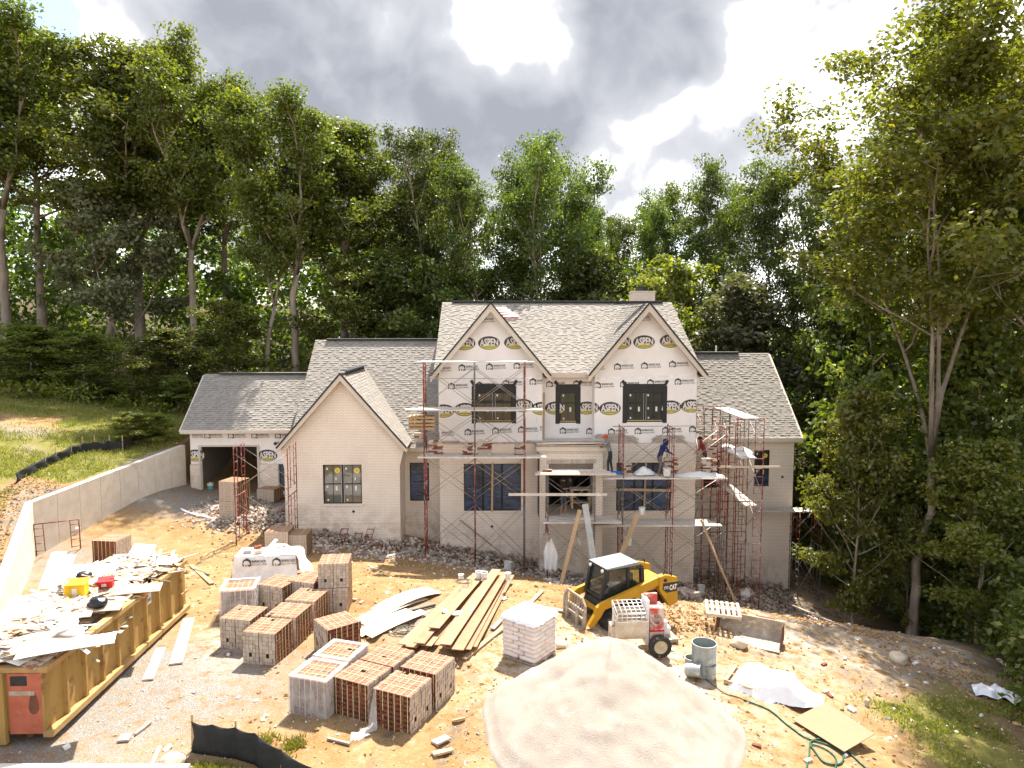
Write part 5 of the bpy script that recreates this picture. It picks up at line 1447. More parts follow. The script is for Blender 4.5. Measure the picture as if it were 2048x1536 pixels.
# ------------------------------------------------------------------ roll-off dumpster and its load
def build_dumpster():
    x1, x0, y0, y1, z0, z1 = -9.86, -12.3, 15.25, 22.4, .22, 1.72
    d = thing('dumpster', 'long tan roll-off dumpster with red front panel, heaped with building waste', 'dumpster', (x1, y0, 0)); B = Vector(d.location)
    def put(m, name, parent=None): m.v = [tuple(Vector(v) - B) for v in m.v]; return m.build(name, parent or d)
    m = MB(); m.bx(x1 - .05, x1, y0, y1, z0, z1, 'dumpster_tan'); s1 = put(m, 'side_panel')
    m = MB(); m.bx(x0, x0 + .05, y0, y1, z0, z1, 'dumpster_tan'); put(m, 'side_panel')
    m = MB(); m.bx(x0 + .05, x1 - .05, y0 + .02, y1, z0, z0 + .06, 'rust'); put(m, 'floor_plate')
    n = 9
    for i in range(n):
        y = y0 + .75 + (y1 - y0 - 1.1) * i / (n - 1)
        for xa, xb in ((x1, x1 + .09), (x0 - .09, x0)):
            m = MB(); m.add([(xa, y - .055, z0 + .06), (xa, y + .055, z0 + .06), (xa, y + .055, z1 - .11), (xa, y - .055, z1 - .11)] + [(xb if xa == x1 else xa, y - .04, z0 + .06), (xb if xa == x1 else xa, y + .04, z0 + .06), (xb if xa == x1 else xa, y + .04, z1 - .11), (xb if xa == x1 else xa, y - .04, z1 - .11)], [(4, 5, 6, 7), (0, 4, 7, 3), (1, 2, 6, 5), (3, 7, 6, 2), (0, 1, 5, 4)], 'dumpster_tan') if xa == x1 else m.bx(xa, xb, y - .05, y + .05, z0 + .06, z1 - .11, 'dumpster_tan')
            put(m, 'rib')
    for xa, xb in ((x1 - .08, x1 + .12), (x0 - .12, x0 + .08)):
        m = MB(); m.bx(xa, xb, y0 - .02, y1 + .02, z1 - .1, z1 + .02, 'dumpster_edge'); put(m, 'top_rail')
        m = MB(); m.bx(xa + .03, xb + (.04 if xa > -11 else 0), y0 - .01, y1 + .02, z0 - .08, z0 + .055, 'dumpster_edge'); put(m, 'bottom_rail')
    m = MB(); m.bx(x0 + .08, x1 - .08, y0 - .02, y0 + .12, z1 - .098, z1 + .018, 'dumpster_edge'); put(m, 'top_rail')
    # front end: tan frame with a red painted panel and black patches
    m = MB(); m.bx(x0, x1, y0 + .03, y0 + .07, z0 - .02, z1 - .1, 'dumpster_tan'); fp = put(m, 'front_panel')
    m = MB(); m.bx(-10.62, x1 - .04, y0 + .0, y0 + .028, z0, z1 - .12, 'dumpster_red'); put(m, 'painted_panel', fp)
    m = MB(); m.bx(-10.56, -10.2, y0 - .004, y0 - .001, z1 - .40, z1 - .18, 'cat_black'); put(m, 'dark_patch', fp)
    m = MB(); m.bx(-10.6, -10.05, y0 - .006, y0 - .003, z1 - .62, z1 - .52, 'steel_dusty'); put(m, 'worn_strip', fp)
    m = MB(); pts = [(-10.08 + .11 * math.cos(a * .5236) - .02 * math.sin(a), y0 - .005, .92 + .26 * math.sin(a * .5236)) for a in range(12)]; m.poly(pts, 'rust'); put(m, 'rust_patch', fp)
    for x in (-10.75, -11.6): m = MB(); m.bx(x - .08, x + .08, y0 - .08, y0 + .028, z0 - .2, z1 - .1, 'dumpster_tan'); put(m, 'front_post')
    m = MB(); m.bx(x0, -10.84, y0 - .03, y0 + .028, .85, .98, 'dumpster_tan'); put(m, 'front_beam')
    m = MB(); m.bx(-11.4, -10.95, y0 - .002, y0 + .028, z0, .75, 'cat_black'); put(m, 'hook_recess', fp)
    for x in (x1 - .2, x0 + .2):
        for y in (y0 + .9, y1 - .5):
            m = MB(); m.lathe([(0, -.08), (.13, -.08), (.13, .08), (0, .08)], 'rust', 14, Matrix.Translation((x, y, .13)) @ Matrix.Rotation(R(90), 4, 'Y')); put(m, 'roller')
    m = MB(); m.bx(x1 - .55, x1 - .40, y0 + .2, y1 - .2, .02, z0 - .08, 'rust'); m2 = MB(); put(m, 'skid_beam'); m2.bx(x0 + .4, x0 + .55, y0 + .2, y1 - .2, .02, z0 - .08, 'rust'); put(m2, 'skid_beam')
    # company decal, white board with small red mark and dark lettering
    m = MB(); m.quad((x1 + .012, 19.75, 1.22), (x1 + .012, 20.2, 1.22), (x1 + .012, 20.2, 1.56), (x1 + .012, 19.75, 1.56), 'sticker'); dc = put(m, 'decal')
    m = MB(); m.quad((x1 + .016, 19.93, 1.45), (x1 + .016, 20.02, 1.45), (x1 + .016, 20.02, 1.53), (x1 + .016, 19.93, 1.53), 'box_red')
    for k in range(6): m.quad((x1 + .016, 19.79 + k * .065, 1.30), (x1 + .016, 19.83 + k * .065, 1.30), (x1 + .016, 19.83 + k * .065, 1.40), (x1 + .016, 19.79 + k * .065, 1.40), 'print_black')
    put(m, 'decal_marks', dc)
    # pale scrape marks
    m = MB(); m.poly([(x1 + .004, 17.42, 1.15), (x1 + .004, 17.50, 1.3), (x1 + .004, 17.47, .95), (x1 + .004, 17.52, .9), (x1 + .004, 17.47, .55)], 'dumpster_edge'); put(m, 'scrape', s1)
    m = MB(); m.bx(x1 + .12, x1 + .17, y1 - .55, y1 - .1, .75, .82, 'dumpster_edge'); put(m, 'latch')
    m = MB(); m.bx(x0, x1, y1, y1 + .05, z0, z1 - .1, 'dumpster_tan'); put(m, 'rear_door')
build_dumpster()
def sheet_obj(name, px, py, lift, w, h, ang, tilt, mat, label, cat, group=None, thick=.02, bend=0.0, tilt2=0.0, pos=None):
    """a flat or curled board; centre sits over the photo spot at height lift"""
    p = pos if pos is not None else Vector(tuple(P(px, py, 1))) and pix_at(px, py, lift)
    m = MB(); n = 8; vs = []; fs = []
    for k, dz in ((0, thick / 2), (1, -thick / 2)):
        for i in range(n + 1):
            u = i / n - .5
            for j in (0, 1): vs.append((u * w, (j - .5) * h, dz + bend * (0.25 - u * u) * 4 - bend * .5))
    for i in range(n):
        a = i * 2; fs.append((a, a + 2, a + 3, a + 1)); b = (n + 1) * 2 + i * 2; fs.append((b, b + 1, b + 3, b + 2)); fs.append((a, b, b + 2, a + 2)); fs.append((a + 1, a + 3, b + 3, b + 1))
    q = (n + 1) * 2; fs.append((0, 1, q + 1, q)); e = n * 2; fs.append((e, q + e, q + e + 1, e + 1))
    m.add(vs, fs, mat); o = m.build(name)
    o.location = p; o.rotation_euler = (R(tilt), R(tilt2), R(ang)); tag(o, label, cat, group); return o
def pix_at(px, py, z):
    d = ray(px, py); return Vector((0, 0, ZC)) + d * ((z - ZC) / d.z)
# waste heap below the sheets
def waste_heap():
    m = MB(); nx, ny = 18, 44; vs = []; fs = []
    for i in range(nx + 1):
        for j in range(ny + 1):
            x = -12.24 + 2.32 * i / nx; y = 15.4 + 6.9 * j / ny
            e = min(1, min(i, nx - i) / 3) * min(1, min(j, ny - j) / 3)
            h = 1.28 + .42 * e + float(vnoise(x * 3, y * 3, 1.0)) * .35 * e - .55 * math.exp(-((x + 10.1) ** 2 / .12 + (y - 18.0) ** 2 / .5))
            vs.append((x, y, h))
    for i in range(nx):
        for j in range(ny): a = i * (ny + 1) + j; fs.append((a, a + ny + 1, a + ny + 2, a + 1))
    m.add(vs, fs, 'rubble')
    rg = random.Random(9)
    for k in range(1100):
        x = rg.uniform(-12.15, -10.0); y = rg.uniform(15.5, 22.3); z = 1.62 + .22 * math.exp(-((x + 11.1) ** 2) / .8) + rg.uniform(-.06, .16)
        if (x + 10.1) ** 2 / .15 + (y - 18.0) ** 2 / .6 < 1.2: z -= .5
        M = (Matrix.Rotation(rg.uniform(0, 6.28), 3, 'Z') @ Matrix.Rotation(rg.gauss(0, .22), 3, 'X') @ Matrix.Rotation(rg.gauss(0, .22), 3, 'Y'))
        L = rg.uniform(.1, .75) if rg.random() < .6 else rg.uniform(.5, 1.5); W = rg.uniform(.05, .42) if L < .8 else rg.uniform(.04, .12)
        m.box((x, y, z), (L, W, rg.uniform(.006, .03)), rg.choice(['drywall', 'drywall', 'cardboard', 'cardboard', 'wood_grey', 'wood', 'plank_dusty', 'rubble', 'rubble']), M)
    o = m.build('construction_waste', fix=False); tag(o, 'heap of broken boards and scraps filling the dumpster', 'waste', kind='stuff')
waste_heap()
WS = [('cardboard_sheet', 95, 1222, 1.95, 2.1, 1.2, 20, 6, 'cardboard', 'large flat cardboard sheet at the left of the dumpster load', 'cardboard'),
      ('cardboard_sheet', 45, 1262, 1.9, 1.5, 1.1, -30, -4, 'cardboard', 'cardboard sheet at the left frame edge on the dumpster load', 'cardboard'),
      ('cardboard_sheet', 105, 1282, 1.95, 1.3, .9, 35, 8, 'cardboard', 'folded cardboard flap under the upright white panel in the dumpster', 'cardboard'),
      ('drywall_panel', 135, 1290, 1.98, 1.9, .8, 24, -5, 'drywall', 'white drywall panel jutting over the near rail of the dumpster', 'drywall'),
      ('drywall_panel', 30, 1300, 1.85, 1.4, .9, -20, 3, 'drywall', 'white drywall panel at the lower left of the dumpster load', 'drywall'),
      ('drywall_panel', 136, 1255, 2.15, .42, .48, 12, 74, 'drywall', 'small square white panel standing upright on the dumpster load', 'drywall'),
      ('cardboard_sheet', 185, 1215, 1.9, 1.4, .6, 14, 3, 'cardboard', 'cardboard sheet beneath the black rubbish bag', 'cardboard'),
      ('drywall_panel', 150, 1205, 1.9, 1.5, .7, 30, -3, 'drywall', 'white panel behind the black rubbish bag', 'drywall'),
      ('cardboard_sheet', 255, 1180, 1.9, 1.7, .55, 16, 4, 'cardboard', 'long cardboard strip right of the red box on the dumpster load', 'cardboard'),
      ('drywall_panel', 185, 1140, 2.0, 1.3, .5, 8, 22, 'drywall', 'white sheet leaning at the back of the dumpster load', 'drywall'),
      ('drywall_panel', 282, 1105, 2.1, .8, .6, -15, 40, 'drywall', 'white panel propped up at the far end of the dumpster load', 'drywall'),
      ('drywall_panel', 318, 1122, 1.95, .9, .5, 5, 10, 'drywall', 'white panel lying at the far right end of the dumpster load', 'drywall'),
      ('drywall_panel', 105, 1140, 1.6, .45, 1.3, 8, 40, 'drywall', 'tall white board leaning left of the dumpster load, first of two', 'drywall'),
      ('drywall_panel', 125, 1145, 1.6, .42, 1.25, 6, 42, 'drywall', 'tall white board leaning left of the dumpster load, second of two', 'drywall'),
      ('drywall_panel', 225, 1160, 1.92, 1.6, .35, 20, 2, 'drywall', 'narrow white board across the middle of the dumpster load', 'drywall'),
      ('drywall_panel', 70, 1200, 1.75, 1.2, .8, 40, 8, 'drywall', 'white panel beside the long cardboard sheet in the dumpster', 'drywall')]
for i, (nm, px, py, lf, w, h, an, ti, mt, lab, ct) in enumerate(WS): sheet_obj(nm, px, py, lf, w, h, an, ti, mt, lab, ct, 'boards on the dumpster load', bend=random.uniform(-.02, .06))
def carton(px, py, lift, s, ang, mat, label):
    c = thing('carton', label, 'box', pix_at(px, py, lift), R(ang)); m = MB(); m.bx(-s[0] / 2, s[0] / 2, -s[1] / 2, s[1] / 2, 0, s[2], mat); m.build('body', c)
    m = MB(); m.bx(-.06, .06, -s[1] / 2 - .004, -s[1] / 2 - .001, s[2] * .2, s[2] * .7, 'sticker'); m.build('printed_patch', c)
    for sg in (-1, 1):
        m = MB(); m.bar((0, sg * s[1] / 2, s[2] + .005), (0, sg * (s[1] / 2 + .14), s[2] + .05), s[0], .008, mat); m.build('flap', c)
carton(154, 1190, 1.95, (.50, .3, .32), 8, 'box_yellow', 'yellow cardboard box on the dumpster load')
carton(210, 1173, 1.95, (.42, .22, .16), 15, 'box_red', 'red and white carton on the dumpster load')
def rubbish_bag(p, s, label, mat, cat='bag', name='rubbish_bag', seed=1, flat=.7):
    me = bpy.data.meshes.new(name); b = bmesh.new(); bmesh.ops.create_icosphere(b, subdivisions=3, radius=s)
    for v in b.verts:
        n = mnoise.noise(v.co * (3.2 / s) * .5 + Vector((seed * 7, 0, 0))) * .35 + mnoise.noise(v.co * (9 / s) * .5 + Vector((0, seed * 3, 0))) * .18
        v.co *= 1 + n; v.co.z *= flat
        if v.co.z < -s * flat * .55: v.co.z = -s * flat * .55
    b.to_mesh(me); b.free(); me.materials.append(MATS[mat]); me.polygons.foreach_set('use_smooth', [True] * len(me.polygons))
    o = link(name, me, None, Vector(p) + Vector((0, 0, s * flat * .5))); tag(o, label, cat); return o
rubbish_bag(pix_at(197, 1212, 1.92), .24, 'shiny black rubbish bag on the dumpster load', 'black_plastic', seed=2)
rubbish_bag(pix_at(168, 1158, 1.9), .22, 'second black and white rubbish bag further back in the dumpster', 'black_plastic', seed=3)

# ------------------------------------------------------------------ lumber, boards and planks
def board(p0, p1, w, t, mat, label, name='board', cat='board', group=None, up=(0, 0, 1), roll=0.0):
    p0, p1 = Vector(p0), Vector(p1); mid = (p0 + p1) / 2; m = MB(); m.bar(p0 - mid, p1 - mid, w, t, mat, up=up); o = m.build(name); o.location = mid; tag(o, label, cat, group); return o
# siding boards: near end row (px of near end, px of far end, stack level)
SB = [(806, 1296, 948, 1152, .10), (822, 1300, 962, 1150, .13), (852, 1298, 976, 1147, .17), (838, 1292, 955, 1155, .28), (880, 1300, 988, 1146, .28), (902, 1303, 1000, 1146, .22), (930, 1308, 1012, 1147, .15), (942, 1302, 1020, 1148, .10), (868, 1262, 968, 1150, .36), (890, 1298, 993, 1148, .38), (915, 1306, 1008, 1148, .30)]
for i, (ax, ay, bx_, by_, lf) in enumerate(SB):
    a = pix_at(ax, ay, lf); b = pix_at(bx_, by_, lf + T(-.3, 25) * .6)
    a.z = T(a.x, a.y) + lf + .10; b.z = T(b.x, b.y) + lf + .22
    board(a, b, .33, .024, 'siding', 'long tan siding board in the fanned pile in the middle of the yard', 'siding_board', 'board', 'siding boards in the yard pile')
for (ax, ay, bx_, by_, lab) in ((828, 1325, 860, 1288, 'grey timber end sticking out under the siding pile'), (928, 1322, 1012, 1255, 'long brown trim board along the right foot of the siding pile'), (1035, 1235, 1085, 1185, 'dark brown beam behind the bagged mortar pallet'), (985, 1262, 1020, 1225, 'short offcut between siding pile and bagged mortar pallet'), (1078, 1218, 1140, 1228, 'pale board on the ground right of the bagged mortar pallet')):
    a, b = G(ax, ay), G(bx_, by_); board(a + Vector((0, 0, .06)), b + Vector((0, 0, .07)), .14, .05, 'wood' if 'brown' in lab else 'wood_grey', lab, 'timber')
for (px, py, w, h, an, lab, mt, bd) in ((785, 1222, 2.7, .62, 52, 'curled white hardboard sheet left of the siding pile, uppermost', 'wood_pale', .10), (815, 1205, 2.5, .7, 48, 'curled tan sheet left of the siding pile', 'wood_pale', .15), (770, 1248, 2.2, .4, 52, 'narrow white strip sheet at the near left of the siding pile', 'drywall', .05), (795, 1250, 2.3, .35, 50, 'second narrow pale strip beside the siding pile', 'wood_pale', .05)):
    g = G(px, py); sheet_obj('hardboard_sheet', 0, 0, 0, w, h, an, 4, mt, lab, 'sheet', 'curled sheets beside the siding pile', bend=bd, pos=g + Vector((0, 0, bd * .5 + .06)))
g = G(838, 1222); board(g + Vector((-.55, -.35, .06)), g + Vector((.5, .35, .06)), .07, .05, 'cat_black', 'short black metal bar on gravel beside the siding pile', 'metal_bar', 'bar')
g = pix_at(915, 1222, .45); sheet_obj('white_offcut', 0, 0, 0, .95, .28, 8, 2, 'drywall', 'white curved offcut lying on top of the siding pile', 'offcut', bend=-.14, pos=g)
def coil(p, r, n, mat, label, name='rope_coil', tr=.012, cat='rope', tail=None):
    m = MB(); pts = []; rg = random.Random(int(p.x * 100))
    for i in range(n * 14):
        a = i / 14 * 6.283; q = r * (.75 + .35 * math.sin(i * .37)); pts.append(Vector((math.cos(a) * q + rg.uniform(-.02, .02), math.sin(a) * q * .8, .02 + i * .0006 + rg.uniform(0, .015))))
    m.path(pts, tr, mat, 5); o = m.build(name, smooth=True); o.location = p; tag(o, label, cat); return o
coil(G(805, 1262), .42, 5, 'rope_grey', 'tangled grey rope between the curled sheets and the siding pile')
coil(pix_at(930, 1165, .5), .3, 3, 'rope_grey', 'green grey rope thrown over the far end of the siding pile')
def pot(p, r0, r1, h, mat, label, name='bucket', cat='bucket', tilt=None, inner=None, handle=False, group=None, rings=True):
    t = thing(name, label, cat, p, random.uniform(0, 6), group)
    if tilt: t.rotation_euler = tilt
    m = MB(); prof = [(0, 0.004), (r0, 0.004), (r0, 0), (r0 + (r1 - r0) * .33, h * .33)]
    if rings: prof += [(r0 + (r1 - r0) * .34 + .012, h * .34), (r0 + (r1 - r0) * .37 + .012, h * .37), (r0 + (r1 - r0) * .38, h * .38)]
    prof += [(r0 + (r1 - r0) * .75, h * .75), (r1, h * .95), (r1 + .012, h * .95), (r1 + .012, h), (r1 - .01, h), (r0 - .012, .03), (0, .03)]
    m.lathe(prof, mat, 22); m.build('body', t, smooth=False)
    if inner: m = MB(); m.lathe([(0, h * .62), (r0 + (r1 - r0) * .6 - .012, h * .62)], inner, 18); m.build('contents', t)
    if handle:
        m = MB(); m.path([Vector((math.cos(a * .314) * (r1 + .012), .03 + math.sin(a * .314) * .04, h * .93 - math.sin(a * .314) * (h * .5))) for a in range(11)], .006, 'steel_dusty', 5); m.build('handle', t)
    return t
pot(pix_at(922, 1160, .42), .075, .09, .2, 'bucket_white', 'small pale can on the left far end of the siding pile', 'paint_can', 'can')
pot(pix_at(958, 1156, .42), .10, .12, .24, 'bucket_white', 'white bucket with blue rim on the siding pile, left of two', 'bucket', inner='blue_plastic')
pot(pix_at(968, 1158, .42), .10, .12, .24, 'bucket_white', 'white bucket with blue rim on the siding pile, right of two', 'bucket', inner='blue_plastic')
pot(pix_at(1016, 1160, .42), .09, .10, .26, 'bucket_white', 'pale grey can at the right far end of the siding pile', 'paint_can', 'can')
pot(G(1016, 1140), .16, .19, .38, 'bucket_white', 'dusty white bucket in the shade between siding pile and scaffold', handle=True)
pot(G(1166, 1158) + Vector((0, 0, .15)), .14, .16, .36, 'bucket_white', 'white bucket lying on its side left of the skid steer cab', tilt=(R(80), 0, 1.2))
# ------------------------------------------------------------------ pallet of mortar bags
def bag_pallet():
    c = Vector((1.02, 19.07, T(1.0, 19.0))); t = thing('bagged_mortar', 'pallet of white mortar bags stacked in a cube with a white plastic cover', 'mortar bags', c, R(-38))
    b = bmesh.new(); bmesh.ops.create_cube(b, size=1)
    for v in b.verts: v.co = Vector((v.co.x * .54, v.co.y * .38, v.co.z * .135))
    bmesh.ops.bevel(b, geom=b.edges[:], offset=.045, segments=1, affect='EDGES')
    me = bpy.data.meshes.new('bag'); b.to_mesh(me); b.free(); me.materials.append(MATS['bag_paper']); me.polygons.foreach_set('use_smooth', [True] * len(me.polygons))
    for k in range(9):
        for i in range(2):
            for j in range(3):
                if k % 2 == 0: p = ((i - .5) * .555, (j - 1) * .37, .14 + k * .122 + .05); rz = 0
                else: p = ((j - 1) * .37, (i - .5) * .555, .14 + k * .122 + .05); rz = math.pi / 2
                o = link('bag', me, t, Vector(p) + Vector((random.uniform(-.015, .015), random.uniform(-.015, .015), 0)), rz + random.uniform(-.04, .04))
    for y in (-.45, 0, .45): m = MB(); m.bx(-.55, .55, y - .05, y + .05, 0, .09, 'wood_grey'); m.build('pallet_runner', t)
    for x in np.linspace(-.5, .5, 6): m = MB(); m.bx(x - .05, x + .05, -.55, .55, .092, .112, 'wood_grey'); m.build('pallet_slat', t)
    m = MB(); n = 14; vs = []; fs = []
    for i in range(n + 1):
        for j in range(n + 1):
            x = (i / n - .5) * 1.26; y = (j / n - .5) * 1.26; e = max(abs(x), abs(y)); z = 1.285 + random.uniform(-.008, .01)
            if e > .57: z -= .10 + random.uniform(0, .07); x *= .935; y *= .935
            vs.append((x, y, z))
    for i in range(n):
        for j in range(n): a = i * (n + 1) + j; fs.append((a, a + n + 1, a + n + 2, a + 1))
    m.add(vs, fs, 'white_plastic'); m.build('plastic_cover', t, smooth=True)
bag_pallet()
# ------------------------------------------------------------------ sand
def sand_pile():
    cx, cy = 2.8, 15.6; m = MB(); n, k = 150, 60; vs = []; fs = []
    for i in range(k + 1):
        r = i / k
        for j in range(n):
            a = j / n * 6.283; rx = 3.0 * (1 + .06 * math.sin(2 * a + .5) + .05 * math.sin(3 * a) + .025 * math.sin(7 * a + 1)); ry = 2.75 * (1 + .06 * math.sin(2 * a + 2) + .04 * math.sin(5 * a))
            x = cx + math.cos(a) * r * rx + .05 * (1 - r); y = cy + math.sin(a) * r * ry * 1.12 + .75 * (1 - r)
            h = 2.0 * max(0, 1.03 - math.sqrt(r * r + .012)) / 1.03 * (1 if r < .9 else (1 - r) / .1 * .55 + .45)
            h *= 1 + .07 * math.sin(3 * a + 1.2) * (1 - r) * min(1, r * 3); h += float(vnoise(x * 2, y * 2, .9)) * .12 * min(1, r * 4) * (1 - r * .7) + float(vnoise(x, y, .22)) * .035 * min(1, r * 6)
            h -= .07 * math.exp(-((a - 4.5) / .10) ** 2) * (1 - r) * r * 3
            vs.append((x, y, T(x, y) + h - (.06 if i == k else -.015)))
    for i in range(k):
        for j in range(n): fs.append((i * n + j, i * n + (j + 1) % n, (i + 1) * n + (j + 1) % n, (i + 1) * n + j))
    for q in range(len(vs)):
        x, y, z = vs[q]; r = (q // n) / k
        z += .055 * float(vnoise(x * 1.3 + 5, y * 1.3, .55)) * (1 - r) * min(1, r * 5) + .05 * max(0, float(vnoise(x + 40, y + 7, .16)) - .1) * (1 if r > .3 else .2)
        for fx, fy in ((2.0, 15.1), (2.5, 14.6), (1.5, 15.7), (4.3, 15.0), (4.8, 15.5), (1.2, 16.4)): z -= .07 * math.exp(-((x - fx) ** 2 + (y - fy) ** 2) / .025)
        vs[q] = (x, y, z)
    m.add(vs, fs, 'sand'); o = m.build('sand_pile', smooth=True); tag(o, 'large cone of pale sand in the foreground', 'sand', kind='stuff')
sand_pile()
# ------------------------------------------------------------------ cans, bucket attachment, pallet, plywood, hose
pot(G(1407, 1349), .33, .33, .92, 'galvanized', 'tall galvanized water barrel beside the sand pile', 'barrel', 'barrel', inner='cab_glass')
pot(G(1383, 1342), .17, .19, .40, 'galvanized', 'grey pail standing left of the tall barrel', 'pail', 'bucket')
pot(G(1414, 1352) + Vector((0, -.12, 0)), .17, .19, .40, 'galvanized', 'grey pail standing before the tall barrel', 'pail', 'bucket')
pot(G(1372, 1352) + Vector((0, 0, .18)), .17, .18, .42, 'galvanized', 'grey pail lying on its side by the sand pile', 'pail', 'bucket', tilt=(R(82), 0, R(62)))
def bucket_attachment():
    g = G(1500, 1272); t = thing('loader_bucket', 'rusty brown loader bucket lying on the dirt right of the skid steer', 'loader bucket', g, R(-30))
    prof = [(-.1, .02), (.75, .0), (.75, .03), (.05, .06), (-.16, .28), (-.12, .62), (-.17, .62), (-.22, .26)]
    W = 1.0
    m = MB(); Mx = Matrix.Rotation(R(-90), 4, 'Z'); m.prism(prof, -W, W, 'steel_dusty', Mx)
    m.build('shell', t)
    for s in (-1, 1): m = MB(); m.prism([(-.16, .03), (.74, .015), (.25, .60), (-.12, .60), (-.2, .26)], s * W - .015, s * W + .015, 'rust', Mx); m.build('side_plate', t)
    m = MB(); m.box((0, -.78, .015), (2.02, .12, .028), 'brace_steel'); m.build('cutting_edge', t)
    m = MB(); m.box((-.55, .32, .34), (.75, .12, .5), 'rust'); m.build('mount_plate', t); m = MB(); m.box((.45, .32, .34), (.5, .12, .5), 'rust'); m.build('mount_plate', t)
bucket_attachment()
def pallet(p, ang, label, tilt=(0, 0), mat='wood_pale', w=1.1, d=1.0):
    t = thing('wooden_pallet', label, 'pallet', p, R(ang)); t.rotation_euler = (R(tilt[0]), R(tilt[1]), R(ang))
    for y in (-d / 2 + .05, 0, d / 2 - .05): m = MB(); m.bx(-w / 2, w / 2, y - .02, y + .02, 0, .09, mat); m.build('runner', t)
    for x in np.linspace(-w / 2 + .05, w / 2 - .05, 7): m = MB(); m.bx(x - .045, x + .045, -d / 2, d / 2, .092, .11, mat); m.build('slat', t)
    for x in (-w / 2 + .05, 0, w / 2 - .05): m = MB(); m.bx(x - .045, x + .045, -d / 2, d / 2, -.018, -.002, mat); m.build('slat', t)
    return t
pallet(pix_at(1445, 1222, T(7.2, 22.5) + .55), -14, 'pale wooden pallet lying on top of the loader bucket mount', (4, 2))
g = G(1478, 1372); pallet(g + Vector((.3, .1, .06)), -35, 'wooden pallet half under a white plastic sheet, right of the sand', (0, 3), 'wood')
def draped(name, label, p, ang, w, d, h, mat, cat, seed, tail=0.0, noise_amp=.10):
    n, k = 30, 24; m = MB(); vs = []; fs = []
    for i in range(n + 1):
        for j in range(k + 1):
            x = (i / n - .5) * w; y = (j / k - .5) * d; ex = max(0, abs(x) - w * .28) / (w * .22); ey = max(0, abs(y) - d * .28) / (d * .22); e = min(1, (ex ** 2 + ey ** 2) ** .5)
            z = h * (1 - e * e * (3 - 2 * e)) + noise_amp * (float(vnoise(x * 3 + seed * 9, y * 3, .5)) + .5 * float(vnoise(x + seed, y + seed * 5, .13))) + .05
            if x > w * .2: z = min(z, h * max(.08, 1 - (x - w * .2) / (w * .25)))+.0
            yy = y * (1 - tail * max(0, i / n - .45))
            vs.append((x, yy + .08 * math.sin(i * .6 + seed), max(.02, z)))
    for i in range(n):
        for j in range(k): a = i * (k + 1) + j; fs.append((a, a + k + 1, a + k + 2, a + 1))
    m.add(vs, fs, mat); o = m.build(name, smooth=True); o.location = p; o.rotation_euler = (0, 0, R(ang)); tag(o, label, cat); return o
g = G(1545, 1385); draped('plastic_sheet', 'crumpled white plastic sheet over bags on the pallet, right of the sand', g, -30, 2.5, 1.5, .42, 'white_plastic', 'plastic sheet', 3, tail=1.0)
g = G(1512, 1345); rubbish_bag(g, .3, 'white mortar bag with red edge beside the plastic sheet', 'bag_paper', name='mortar_bag', seed=9, flat=.5)
g = G(2005, 1392); draped('plastic_sheet', 'small white plastic sheet in the grass at the right edge', g, -25, 1.5, .7, .14, 'white_plastic', 'plastic sheet', 6)
c4 = [pix_at(px, py, -.62) for px, py in ((1584, 1437), (1689, 1498), (1749, 1463), (1652, 1405))]
mid = sum(c4, Vector()) / 4; gz = T(mid.x, mid.y)
m = MB(); off = Vector((0, 0, gz + .16 - mid.z)); tp = [p - mid for p in c4]
tp[0].z += .05; tp[3].z += .08
m.add(tp + [p - Vector((0, 0, .016)) for p in tp], [(0, 1, 2, 3), (7, 6, 5, 4), (0, 4, 5, 1), (1, 5, 6, 2), (2, 6, 7, 3), (3, 7, 4, 0)], 'osb'); o = m.build('plywood_sheet'); o.location = mid + off; tag(o, 'square tan plywood sheet lying on the dirt in the right foreground', 'plywood')
def ground_path(name, label, pix, r, mat, cat, lift=.015, n=6):
    pts = [G(*q) for q in pix]; out = []
    for i in range(len(pts) - 1):
        for s in range(n):
            t = s / n; p0, p1, p2, p3 = pts[max(i - 1, 0)], pts[i], pts[i + 1], pts[min(i + 2, len(pts) - 1)]
            q = .5 * ((2 * p1) + (p2 - p0) * t + (2 * p0 - 5 * p1 + 4 * p2 - p3) * t * t + (3 * p1 - p0 - 3 * p2 + p3) * t ** 3); q.z = T(q.x, q.y) + lift; out.append(q)
    out.append(pts[-1] + Vector((0, 0, lift))); b = out[0].copy(); m = MB(); m.path([q - b for q in out], r, mat, 6); o = m.build(name, smooth=True); o.location = b; tag(o, label, cat); return o
ground_path('garden_hose', 'green garden hose with a loose coil on the dirt in the right foreground', [(1488, 1402), (1535, 1420), (1575, 1452), (1612, 1478), (1655, 1492), (1685, 1510), (1680, 1530), (1650, 1528), (1630, 1505), (1620, 1488), (1640, 1480), (1668, 1488), (1690, 1502), (1712, 1520), (1745, 1550)], .022, 'hose_green', 'hose', .03)
ground_path('garden_hose', 'second loop of green hose at the bottom edge', [(1610, 1550), (1618, 1515), (1622, 1492), (1650, 1500), (1672, 1520), (1668, 1548)], .02, 'hose_green', 'hose', .03)
ground_path('cable', 'thin dark cable running from the pails to the plastic sheet', [(1405, 1355), (1428, 1372), (1450, 1388), (1475, 1395), (1490, 1402)], .014, 'rope_grey', 'cable')
ground_path('drain_pipe', 'white plastic drain pipe lying on the gravel before the garage', [(362, 1020), (385, 1030), (412, 1036), (432, 1038)], .06, 'white_plastic', 'pipe', .05)

